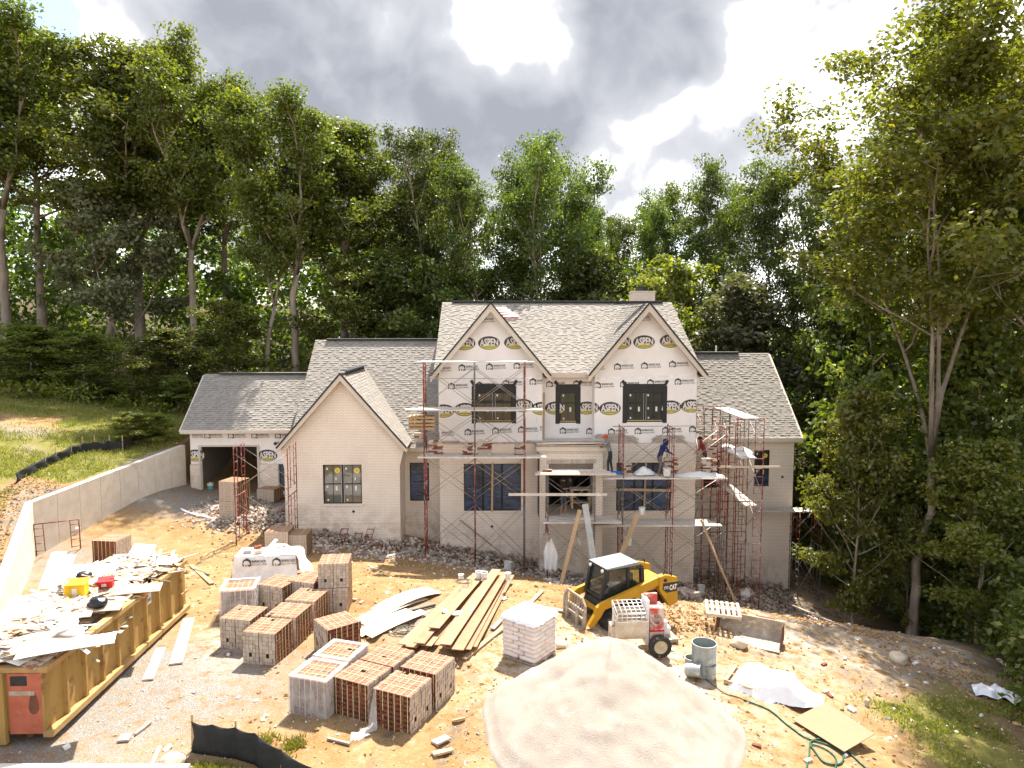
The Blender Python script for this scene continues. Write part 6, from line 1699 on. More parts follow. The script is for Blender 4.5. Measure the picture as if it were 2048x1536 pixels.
# ------------------------------------------------------------------ silt fences
def silt_fence(name, label, base, h, posts, lean=.0, mat='black_fabric', post_extra=.1):
    b0 = base[0].copy(); t = thing(name, label, 'silt fence', b0)
    m = MB(); n = len(base); vs = []; fs = []; K = 5
    fine = []
    for i in range(n - 1):
        for s in range(6): fine.append(base[i].lerp(base[i + 1], s / 6))
    fine.append(base[-1])
    for i, p in enumerate(fine):
        for k in range(K):
            f = k / (K - 1); w = .05 * math.sin(i * 1.1 + k * .7) * math.sin(f * 3.1)
            z = T(p.x, p.y) - .03 + h * f - (.05 * abs(math.sin(i * math.pi / 6)) * f)
            vs.append((p.x - b0.x + w + lean * f, p.y - b0.y + w * .6 - .03 * (1 - f), z - b0.z))
    for i in range(len(fine) - 1):
        for k in range(K - 1): a = i * K + k; fs.append((a, a + K, a + K + 1, a + 1))
    m.add(vs, fs, mat); o = m.build('fabric', t, smooth=True)
    sm = o.modifiers.new('thickness', 'SOLIDIFY'); sm.thickness = .006
    for p in posts:
        m = MB(); z = T(p.x, p.y); q = Vector((p.x - b0.x, p.y - b0.y + .04, 0)); m.bar((q.x, q.y, z - b0.z - .2), (q.x + lean * 1.2, q.y, z - b0.z + h + post_extra), .035, .035, 'wood', up=(0, 1, 0)); m.build('stake', t)
nb = [G(383, 1503), G(425, 1510), G(470, 1516), G(508, 1463, .72), G(560, 1497, .72), G(632, 1536, .72)]
nb[3:] = [Vector((p.x, p.y, T(p.x, p.y))) for p in nb[3:]]
e = nb[-1] + (nb[-1] - nb[-2]) * 1.2; nb.append(Vector((e.x, e.y, T(e.x, e.y))))
silt_fence('silt_fence', 'black silt fence with wooden stakes across the lower left foreground', nb, .72, [nb[0], nb[2], nb[4], nb[6]], lean=.02)
lb = [G(px, py, .5) for px, py in ((30, 945), (63, 926), (89, 914), (110, 904), (141, 891), (164, 884), (188, 882), (218, 880), (244, 881), (270, 870), (288, 859), (322, 853))]
lb = [Vector((p.x, p.y, T(p.x, p.y))) for p in lb]
silt_fence('silt_fence', 'sagging black silt fence along the grassy bank above the retaining wall', lb, .5, [lb[i] for i in (2, 3, 4, 5, 6, 7, 8, 10)], post_extra=.25)

# ------------------------------------------------------------------ tarp covered pallets with printed wrap
def tarp_pallets():
    g = G(470, 1166); ang = R(4)
    t = thing('covered_pallets', 'brick pallets covered with white printed building wrap weighted by bricks', 'covered pallets', (g.x + 1.05, g.y + .55, g.z), ang)
    W, D, H = 2.15, 1.05, .98; m = MB(); n = 16
    def sheet(f):
        vs = [f(a / n, b / 6) for a in range(n + 1) for b in range(7)]; fs = [(a * 7 + b, a * 7 + b + 1, (a + 1) * 7 + b + 1, (a + 1) * 7 + b) for a in range(n) for b in range(6)]; m.add(vs, fs, 'wrap_seam')
    fl = lambda b: .16 * (1 - b) + .02 * math.sin(b * 9)
    sheet(lambda a, b: ((a - .5) * (W + .2 * (1 - b)), -D / 2 - fl(b) - .03 * math.sin(a * 17) * (1 - b), H * b)); sheet(lambda a, b: ((a - .5) * W, D / 2 + fl(b), H * b))
    sheet(lambda a, b: (-W / 2 - fl(b), (a - .5) * D, H * b)); sheet(lambda a, b: (W / 2 + fl(b) * 2.4 + .03 * math.sin(a * 9), (a - .5) * (D + .3 * (1 - b)), H * b))
    sheet(lambda a, b: ((a - .5) * W, (b - .5) * D, H + .06 * float(vnoise(a * 7, b * 4, .6)) + (.10 if .5 < a < .8 and b > .4 else 0)))
    m.build('wrap_cover', t, smooth=True)
    for x in (-.62, .42):
        mm = MB()
        for i, (mat, polys) in enumerate(house_mark_layers()):
            for q in polys: mm.poly([(x + u * .9, -D / 2 - .055 - .002 * i - .12 * (1 - (H - .2 + v) / H), H - .2 + v * .9) for u, v in q], mat)
        link('printed_logo', mm.mesh('printed_logo'), t)
    for i, (x, y, r, lab, red) in enumerate(((-.7, -.2, .3, 'white brick on the tarp, left of two near its front edge', 0), (-.3, -.25, .2, 'white brick on the tarp, right of two near its front edge', 0), (-.45, .3, .8, 'red brick at the rear left of the tarp', 1), (.45, .1, .4, 'red brick at the right of the tarp', 1))):
        v = Matrix.Rotation(ang, 3, 'Z') @ Vector((x, y, H + .03)); o = link('loose_brick', LBR if red else LBW, None, Vector(t.location) + v, r); o.scale = (1.4, 1.4, 1.6); tag(o, lab, 'brick', 'bricks weighing down the tarp')
    p = Vector(t.location) + Vector((-.1, -.35, .95)); board(p, p + Vector((.28, .75, .35)), .13, .04, 'drywall', 'white strip standing up from the tarp covered pallets', 'white_strip', 'strip')
tarp_pallets()

# ------------------------------------------------------------------ scaffolds
def scaffold(label, xs, Yf, Yb, levels, axis='x', rail=None, seed=0, braces=True, ladder=True, group='steel frame scaffolds against the house'):
    """frames stand at xs; each is a pair of posts from Yf to Yb (axis 'y': frames lie parallel to the facade, xs are then depths and Yf, Yb are x)"""
    rg = random.Random(seed)
    W = (lambda s, d, z: Vector((s, d, z))) if axis == 'x' else (lambda s, d, z: Vector((d, s, z)))
    o0 = W(xs[0], Yf, 0); zb = T(o0.x, o0.y); t = thing('scaffold', label, 'scaffold', (o0.x, o0.y, zb), 0, group); B = Vector(t.location)
    def put(m, nm, par=None):
        m.v = [tuple(Vector(v) - B) for v in m.v]; return m.build(nm, par or t, smooth=True)
    for s in xs:
        gz = [T(*W(s, d, 0).xy) for d in (Yf, Yb)]
        zs = [None] + list(levels)
        for L in range(len(levels)):
            z1 = levels[L]; mat = 'scaffold_red' if rg.random() < .72 else 'scaffold_grey'; m = MB()
            lo = [(gz[i] - .05 if L == 0 else levels[L - 1] + .02) for i in (0, 1)]
            for i, d in enumerate((Yf, Yb)): m.tube(W(s, d, lo[i]), W(s, d, z1), .024, mat, 6)
            zz = max(lo) + .3
            m.tube(W(s, Yf, z1 - .06), W(s, Yb, z1 - .06), .022, mat, 6)
            if ladder:
                dd = Yf + (Yb - Yf) * .30; d2 = Yf + (Yb - Yf) * .70
                m.tube(W(s, dd, max(lo) + .25), W(s, dd, z1 - .06), .018, mat, 5); m.tube(W(s, d2, max(lo) + .25), W(s, d2, z1 - .06), .018, mat, 5)
                n = max(2, int((z1 - max(lo) - .3) / .38))
                for k in range(n):
                    z = max(lo) + .28 + k * .38; m.tube(W(s, Yf, z), W(s, dd, z), .015, mat, 5); m.tube(W(s, d2, z), W(s, Yb, z), .015, mat, 5)
            put(m, 'frame')
    if braces:
        for i in range(len(xs) - 1):
            for L in range(len(levels)):
                a, b = xs[i], xs[i + 1]; z1 = levels[L] - .3; z0 = (levels[L - 1] + .25) if L else max(T(*W(a, Yf, 0).xy), T(*W(b, Yf, 0).xy)) + .35
                if z1 - z0 < .5: continue
                if z1 - z0 > 2.4: z0 = z1 - 1.6
                for d in (Yf, Yb):
                    m = MB(); m.tube(W(a, d, z0), W(b, d - .0, z1), .013, 'brace_steel', 5); m.tube(W(a, d + .03, z1), W(b, d + .03, z0), .013, 'brace_steel', 5); put(m, 'cross_brace')
    if rail:
        for z in rail:
            m = MB(); m.tube(W(xs[0] - .5, Yf - .03, z), W(xs[-1] + .3, Yf - .03, z), .02, 'brace_steel', 5); put(m, 'guard_rail')
    return t
def Xp(px, py, Y): return P(px, py, Y).x
def Zp(px, py, Y): return P(px, py, Y).z
s1x = [Xp(848, 900, 30.9), Xp(949, 900, 30.9), Xp(1050, 900, 30.9)]
z1 = [Zp(950, 1010, 30.9), Zp(950, 914, 30.9), Zp(950, 822, 30.9), Zp(950, 724, 30.9)]
scaffold('tall scaffold of three frames before the left tall gable, reaching highest', s1x, 30.9, 32.1, z1, rail=[Zp(950, 757, 30.9)], seed=4)
s2x = [Xp(1096, 1000, 30.1), Xp(1190, 1000, 30.1)]
z2 = [Zp(1140, 1044, 30.1), Zp(1140, 950, 30.1)]
scaffold('low scaffold of two frames before the entry portico', s2x, 30.1, 31.3, z2, seed=5)
s3x = [Xp(1246, 1000, 30.9), Xp(1346, 1000, 30.9), Xp(1450, 1000, 30.9)]
z3 = [Zp(1345, 1050, 30.9), Zp(1345, 958, 30.9), Zp(1345, 855, 30.9)]
scaffold('scaffold of three frames before the right tall gable, where masons work', s3x, 30.9, 32.1, z3, rail=[Zp(1345, 852, 30.9)], seed=8)
xa, xb = Xp(1468, 1000, 31.3), Xp(1524, 1000, 31.3)
z4 = [Zp(1500, 1085, 31.3), Zp(1500, 1000, 31.3), Zp(1500, 915, 31.3), Zp(1500, 836, 31.3)]
scaffold('tall scaffold turning the corner along the side of the right bay', [31.3, 33.2, 34.7], xa, xb, z4, axis='y', seed=12)
xa2, xb2 = Xp(1398, 1000, 33.6), Xp(1440, 1000, 33.6)
scaffold('narrow scaffold tower squeezed behind the masons at the right bay corner', [33.4, 34.8], xa2 + .12, xb2 + .3, [Zp(1420, 1060, 33.6), Zp(1420, 960, 33.6), Zp(1420, 870, 33.6), Zp(1420, 815, 33.6)], axis='y', seed=14)
s5x = [Xp(1598, 1100, 34.2), Xp(1642, 1100, 34.2)]
scaffold('separate scaffold tower at the far right corner of the house', s5x, 34.2, 35.3, [Zp(1620, 1092, 34.2), Zp(1620, 1024, 34.2)], seed=15)
s6x = [Xp(1512, 1100, 33.6), s5x[0]]
s0x = [Xp(470, 1000, 29.9), Xp(577, 1000, 29.9)]
scaffold('two lift scaffold before the garage, left of the brick gable', s0x, 29.9, 31.2, [Zp(520, 992, 29.9), Zp(520, 893, 29.9)], seed=21)
# frames taken down
def loose_frame(p, ang, tilt, label, roll=0):
    t = thing('spare_scaffold', label, 'scaffold part', p, R(ang)); t.rotation_euler = (R(tilt), R(roll), R(ang)); m = MB(); w, h = 1.5, 1.5
    for x in (-w / 2, w / 2): m.tube((x, 0, 0), (x, 0, h), .024, 'scaffold_red')
    m.tube((-w / 2, 0, h), (w / 2, 0, h), .022, 'scaffold_red'); 
    for x in (-w * .3, w * .3): m.tube((x, 0, .15), (x, 0, h), .017, 'scaffold_red', 5)
    m.build('frame', t, smooth=True)
    for s in (-1, 1):
        for k in range(4): m = MB(); m.tube((s * w / 2, 0, .2 + k * .36), (s * w * .3, 0, .2 + k * .36), .015, 'scaffold_red', 5); m.build('rung', t, smooth=True)
g = G(690, 1086); loose_frame(g + Vector((0, -.2, .15)), 4, -72, 'red scaffold frame lying on the rubble under the gable window')
g = G(705, 1090); loose_frame(g + Vector((.1, -.25, .22)), -3, -68, 'second red scaffold frame lying on top of the first under the gable window')
g = G(118, 1105); loose_frame(g, 28, 22, 'red scaffold frame leaning against the corner of the retaining wall')

# ------------------------------------------------------------------ planks on the scaffolds
def plank(px0, px1, py, Y, label, mat='plank_dusty', w=.28, t=.05, dy=0.0, name='scaffold_plank', group='planks on the scaffolds', dz=0.0, py1=None):
    a, b = P(px0, py, Y), P(px1, py if py1 is None else py1, Y); return board(a + Vector((0, dy, dz)), b + Vector((0, dy, dz)), w, t, mat, label, name, 'plank', group)
for i in range(2): plank(834 + 6 * i, 1068 - 12 * i, 724, 31.1, ('front' if i == 0 else 'rear') + ' plank on the topmost lift of the left scaffold', 'aluminium', dy=.34 * i, w=.3)
for i in range(3): plank(810 + 12 * i, 1085 - 8 * i, 820, 31.1, ('front', 'middle', 'rear')[i] + ' plank on the lift below the top of the left scaffold', 'aluminium' if i == 0 else 'wood_pale', dy=.34 * i, w=.3, t=.07)
for i in range(3): plank(836 + 5 * i, 1092 - 6 * i, 914, 31.0, ('front', 'middle', 'rear')[i] + ' dusty plank carrying brick piles on the left scaffold', dy=.34 * i, w=.33, t=.06)
for i in range(3): plank(1070 + 6 * i, 1232 - 8 * i, 948, 30.2, ('front', 'middle', 'rear')[i] + ' plank across the top of the entry scaffold', 'wood_pale' if i == 0 else 'plank_dusty', dy=.36 * i, w=.33)
for i in range(3): plank(1085 + 6 * i, 1242 - 6 * i, 1044, 30.2, ('front', 'middle', 'rear')[i] + ' mortar stained plank on the lower lift of the entry scaffold', dy=.38 * i, w=.34)
plank(1017, 1214, 989, 30.05, 'pale plank used as a rail across the entry scaffold', 'plank_dusty', w=.05, t=.11)
for i in range(3): plank(1205 + 8 * i, 1453 - 6 * i, 956, 31.0, ('front', 'middle', 'rear')[i] + ' plank under the masons on the right scaffold', dy=.36 * i, w=.34)
for i in range(3): plank(1188 + 6 * i, 1442 - 6 * i, 1050, 31.0, ('front', 'middle', 'rear')[i] + ' plank on the lower lift of the right scaffold', dy=.36 * i, w=.34)
for i in range(2):
    a = Vector((xa + .35 + .36 * i, 34.9, z4[3] + .03)); b = Vector((xa + .35 + .36 * i, 30.9, z4[3] + .03)); board(a, b, .34, .05, 'aluminium', ('left' if i == 0 else 'right') + ' aluminium plank running back along the top of the corner scaffold', 'scaffold_plank', 'plank', 'planks on the scaffolds')
    a = Vector((xa + .3 + .38 * i, 34.8, z4[2] + .03)); b = Vector((xa + .3 + .38 * i, 31.0, z4[2] + .03)); board(a, b, .36, .05, 'aluminium', ('left' if i == 0 else 'right') + ' white dusty plank running back on the second lift of the corner scaffold', 'scaffold_plank', 'plank', 'planks on the scaffolds')
    a = Vector((xa - .1 + .3 * i, 35.0, z4[1] + .5)); b = Vector((xa + .75 + .3 * i, 31.6, z4[1] - .35)); board(a, b, .26, .05, 'plank_dusty', ('left' if i == 0 else 'right') + ' plank slanting down through the corner scaffold', 'scaffold_plank', 'plank', 'planks on the scaffolds')
plank(1440, 1560, 934, 31.2, 'thin rail board poking out right of the corner scaffold', 'wood_pale', w=.05, t=.1)
for i in range(2): plank(1508 + 8 * i, 1668 - 20 * i, 1022, 34.5, ('front' if i == 0 else 'rear') + ' plank spanning to the tower at the far right corner of the house', 'aluminium' if i == 0 else 'plank_dusty', dy=.38 * i, w=.34)
# boards stacked on the portico roof
rg = random.Random(4)
for k in range(7):
    z = Zp(1140, 893, YP) + .05 + .05 * (k // 3) + .03
    a = Vector((Xp(1066 + rg.uniform(0, 8), 885, YP), YP - .12 + .33 * (k % 3), z + rg.uniform(0, .03))); b = Vector((Xp(1206 + rg.uniform(0, 8), 885, YP), YP - .12 + .33 * (k % 3) + rg.uniform(-.05, .05), z + rg.uniform(0, .06) + .05 * (k % 2)))
    board(a, b, .27, .04, 'plank_dusty' if k % 2 else 'wood_grey', 'weathered plank in the loose stack on top of the entry portico', 'plank', 'plank', 'planks stacked on the portico roof')
# leaning boards
def lean(ax, ay, Ya, bx_, by_, lab, w, t, mat):
    a = P(ax, ay, Ya); Yb = Ya - .75; b = P(bx_, by_, Yb); b.z = T(b.x, Yb); board(a, b + Vector((0, 0, .03)), w, t, mat, lab, 'leaning_board', 'board', 'boards leaning on the scaffolds', up=(0, 1, 0) if False else (0, 0, 1))
lean(1170, 1008, 29.7, 1196, 1136, 'wide pale plank leaning against the entry scaffold', .30, .05, 'aluminium')
lean(1160, 1020, 29.7, 1123, 1142, 'brown board leaning left against the entry scaffold', .2, .05, 'wood')
lean(1150, 1055, 29.8, 1182, 1140, 'grey brown board crossing behind the leaning brown board', .18, .05, 'wood_grey')
lean(1276, 1028, 30.5, 1214, 1098, 'brown beam slanting down left below the right bay window', .2, .1, 'wood')
lean(1402, 1040, 30.5, 1478, 1201, 'long brown board slanting down right before the corner scaffold', .2, .05, 'wood')
lean(920, 1040, 32.8, 1040, 1100, 'thin board slanting across the wall under the left bay window', .09, .05, 'wood_grey')
for (ax, ay, bx_, by_, lab, mt, w) in ((812, 1106, 945, 1114, 'long grey pole lying along the rubble before the left bay', 'wood_grey', .12), (760, 1118, 845, 1098, 'grey plank lying on rubble left of the left scaffold', 'wood_grey', .2), (1345, 1140, 1428, 1148, 'plank in the pile at the foot of the right scaffold, upper one', 'plank_dusty', .24), (1348, 1150, 1440, 1156, 'plank in the pile at the foot of the right scaffold, lower one', 'wood_grey', .24), (1400, 1165, 1480, 1150, 'yellow brown plank at the foot of the corner scaffold', 'wood', .16),
        (1556, 1200, 1700, 1262, 'long timber lying on the dirt right of the house corner', 'wood_grey', .12), (1580, 1210, 1690, 1258, 'second long timber beside the one right of the house corner', 'wood', .1), (1996, 1320, 2060, 1372, 'pale timber on the ground at the right edge by the wood', 'wood_pale', .12), (1840, 1222, 1905, 1240, 'stack of old boards in the shade at the foot of the large tree', 'wood_grey', .5),
        (352, 1330, 378, 1240, 'wide pale plank lying on gravel right of the dumpster', 'wood_pale', .33), (296, 1362, 322, 1300, 'pale plank offcut lying near the middle of the dumpster', 'wood_pale', .26), (238, 1480, 262, 1478, 'small square board offcut on the gravel before the dumpster', 'wood_grey', .26), (270, 1472, 302, 1448, 'thin stick on the gravel between dumpster and silt fence', 'wood_grey', .06), (305, 1532, 320, 1498, 'short pale stick by the boulder at the bottom edge', 'wood_pale', .07),
        (868, 1490, 896, 1478, 'small board scrap right of the nearest brick row', 'wood_grey', .2), (865, 1512, 905, 1503, 'broken plank end below the nearest brick row', 'wood', .12), (655, 1480, 700, 1492, 'flat stick in front of the wrapped brick cube', 'wood_grey', .06), (388, 1140, 418, 1152, 'dark pipe on the dirt left of the tarp covered pallets', 'rope_grey', .07), (382, 1132, 424, 1170, 'brown plank end between dumpster and covered pallets', 'wood', .16), (1255, 1310, 1262, 1311, 'small wood block by the mixer wheel', 'wood_pale', .1), (905, 1445, 930, 1440, 'stick on the sunlit dirt left of the sand', 'wood', .05)):
    a, b = G(ax, ay), G(bx_, by_); board(a + Vector((0, 0, .04)), b + Vector((0, 0, .05)), w, .045, mt, lab, 'plank', 'plank')
# ------------------------------------------------------------------ piles of bricks, mortar, buckets on the scaffold decks
SBM = MB(); SBM.box((0, 0, 0), (.2, .09, .066), 'brick_white'); SBW = SBM.mesh('brick')
SBM = MB(); SBM.box((0, 0, 0), (.2, .09, .066), 'brick_red'); SBR = SBM.mesh('brick')
def brick_pile(px, py, Y, nx, nz, label, seed):
    rg = random.Random(seed); p = P(px, py, Y); t = thing('brick_pile', label, 'brick pile', p, 0, 'brick piles on the scaffold decks')
    for r in range(nz):
        for k in range(nx):
            for d in (0, 1):
                if r >= nz - 2 and rg.random() < .3: continue
                o = link('brick', SBR if rg.random() < .3 else SBW, t, ((k - (nx - 1) / 2) * .205 + .05 * (r % 2) + rg.uniform(-.015, .015), d * .1 + rg.uniform(-.01, .01), .036 + r * .07)); o.rotation_euler = (0, 0, rg.uniform(-.06, .06))
    return t
YD = 31.35
for i, (px, py, nx, nz, lab) in enumerate(((870, 911, 3, 10, 'tall brick pile at the left end of the left scaffold deck'), (934, 911, 2, 8, 'brick pile left of the middle post on the left scaffold deck'), (968, 911, 3, 10, 'tall brick pile right of the middle post on the left scaffold deck'), (1038, 911, 2, 8, 'brick pile at the right post of the left scaffold deck'))): brick_pile(px, py, YD, nx, nz, lab, i)
for i, (px, py, nx, nz, lab) in enumerate(((1252, 952, 2, 9, 'brick pile left of the window on the right scaffold deck'), (1340, 952, 3, 12, 'brick pile behind the mason in navy'), (1411, 950, 2, 11, 'white brick pile before the mason in maroon, left of two'), (1426, 950, 1, 12, 'narrow white brick pile before the mason in maroon, right of two'))): brick_pile(px, py, 31.4, nx, nz, lab, 10 + i)
brick_pile(1428, 920, 33.3, 3, 14, 'tall brick pile on the corner tower behind the mason in maroon', 31)
brick_pile(1088, 946, 30.5, 3, 2, 'few bricks at the left end of the top of the entry scaffold', 32)
brick_pile(836, 884, 32.3, 2, 6, 'small brick pile at the far left behind the left scaffold', 33)
# timber crate stack on the left scaffold
for k in range(4):
    p = P(846, 858, 31.5); pallet(p + Vector((-.05, .1, k * .16)), 2, ('bottom', 'second', 'third', 'top')[k] + ' pallet of the wood stack on the left scaffold', mat='wood', w=1.15, d=.7)
def heap(p, rx, ry, h, mat, label, name='mortar_heap', cat='mortar', seed=1):
    m = MB(); n, k = 20, 6; vs = []; fs = []
    for i in range(k + 1):
        r = i / k
        for j in range(n): a = j / n * 6.283; q = 1 + .15 * math.sin(3 * a + seed) + .1 * math.sin(5 * a); vs.append((math.cos(a) * r * rx * q, math.sin(a) * r * ry * q, h * (1 - r) ** .8 * (1 + .3 * math.sin(j * 2.1 + i + seed) * r)))
    for i in range(k):
        for j in range(n): fs.append((i * n + j, i * n + (j + 1) % n, (i + 1) * n + (j + 1) % n, (i + 1) * n + j))
    m.add(vs, fs, mat); o = m.build(name, smooth=True); o.location = p; tag(o, label, cat); return o
heap(P(1287, 948, 31.5), .5, .3, .36, 'mortar_white', 'heap of pale mortar on the right scaffold deck before the bay window', seed=2)
heap(P(1400, 952, 31.3), 1.15, .35, .22, 'mortar_white', 'long spread of pale mortar on the right end of the scaffold deck', seed=5)
heap(Vector((xa + .6, 32.2, z4[2] + .06)), .5, .8, .3, 'mortar_white', 'mortar heap on the second lift of the corner scaffold', seed=7)
heap(P(1165, 1040, 30.6), .8, .3, .10, 'mortar_white', 'flat spill of mortar on the lower entry planks', seed=9)
pot(P(1334, 953, 31.0) + Vector((0, 0, .03)), .15, .18, .36, 'bucket_white', 'cream bucket at the feet of the mason in navy', handle=True)
pot(P(1256, 1090, 30.7), .14, .17, .36, 'bucket_white', 'white bucket hanging by a rope below the right scaffold', handle=True)
m = MB(); a = P(1256, 1052, 30.7); b = P(1256, 1082, 30.7); m.tube((0, 0, 0), b - a, .01, 'rope_grey', 5); o = m.build('rope'); o.location = a; tag(o, 'rope holding the hanging white bucket', 'rope')
pot(P(1284, 1028, 30.7), .12, .14, .3, 'bucket_white', 'white bucket wedged at the top of the slanting beam below the right window')
pot(G(1402, 1186), .15, .18, .38, 'bucket_white', 'dusty white bucket in the rubble behind the skid steer', handle=True)
m = MB(); p = P(1228, 948, 30.9); m.tube((-.3, 0, 0), (.3, -.05, -.06), .075, 'blue_plastic', 10); o = m.build('blue_roll'); o.location = p + Vector((.1, .2, .06)); tag(o, 'roll of blue plastic lying at the join of entry and right scaffolds', 'plastic roll')
for px, py, lab, s in ((668, 1066, 'crumpled blue tarp on the rubble, left of two under the gable', .33), (715, 1063, 'crumpled blue tarp on the rubble, right of two under the gable', .33)): rubbish_bag(G(px, py), s, lab, 'blue_plastic', 'tarp', 'blue_tarp', seed=int(px), flat=.4)
rubbish_bag(G(1100, 1150), .42, 'white sack slumped on the ground below the hanging white sheet', 'white_plastic', 'sack', 'white_sack', seed=4, flat=.6)
rubbish_bag(G(1492, 1192), .35, 'grey white sack at the foot of the corner scaffold', 'bag_paper', 'sack', 'white_sack', seed=6, flat=.7)
rubbish_bag(G(757, 1068), .3, 'white sack on rubble right of the lying scaffold frames', 'white_plastic', 'sack', 'white_sack', seed=8, flat=.8)
rubbish_bag(G(148, 1060), .22, 'small white sack at the foot of the retaining wall', 'white_plastic', 'sack', 'white_sack', seed=11, flat=.5)
def hanging_sheet():
    a = P(1096, 1078, 29.9); t = thing('hanging_sheet', 'white plastic sheet hung on the left post of the entry scaffold', 'plastic sheet', a)
    m = MB(); n, k = 14, 8; vs = []; fs = []
    for i in range(n + 1):
        s = i / n; w = .10 + .22 * min(1, s * 2.2) - .04 * s
        for j in range(k + 1): u = j / k - .5; vs.append((u * 2 * w + .10 * s + .06, .07 * math.sin(j * 1.9 + i * .35) * (.4 + s), -1.42 * s + .03 * math.sin(j * 2)))
    for i in range(n):
        for j in range(k): q = i * (k + 1) + j; fs.append((q, q + 1, q + k + 2, q + k + 1))
    m.add(vs, fs, 'white_plastic'); o = m.build('sheet', t, smooth=True); o.modifiers.new('thickness', 'SOLIDIFY').thickness = .01
hanging_sheet()
pot(P(1093, 1082, 29.8), .13, .15, .3, 'steel_dusty', 'grey bucket hung on the scaffold post above the white sheet')
# bundle left on the ridge
p = P(1012, 630, 35.3)
for i in range(4):
    q = P(1000 + 7 * i, 618 + 5 * i, 35.6 - .2 * i); sheet_obj('shingle_bundle', 0, 0, 0, .75, .32, 22 - 6 * i, 22, 'red_bundle', ('top', 'second', 'third', 'lowest')[i] + ' red and white shingle bundle beside the peak of the left gable', 'shingle bundle', 'shingle bundles on the ridge', thick=.09, pos=Vector((q.x, q.y, q.z)))
# water cooler in the garage door
g = G(412, 984); t = thing('water_cooler', 'teal and white water cooler inside the garage door', 'cooler', (g.x - .05, 37.4, d_gar[2] + .02)); m = MB(); m.lathe([(0, 0), (.15, 0), (.16, .4), (0, .4)], 'teal', 16); m.build('body', t); m = MB(); m.lathe([(.165, .4), (.165, .5), (.05, .56), (0, .56)], 'bucket_white', 16); m.build('lid', t)

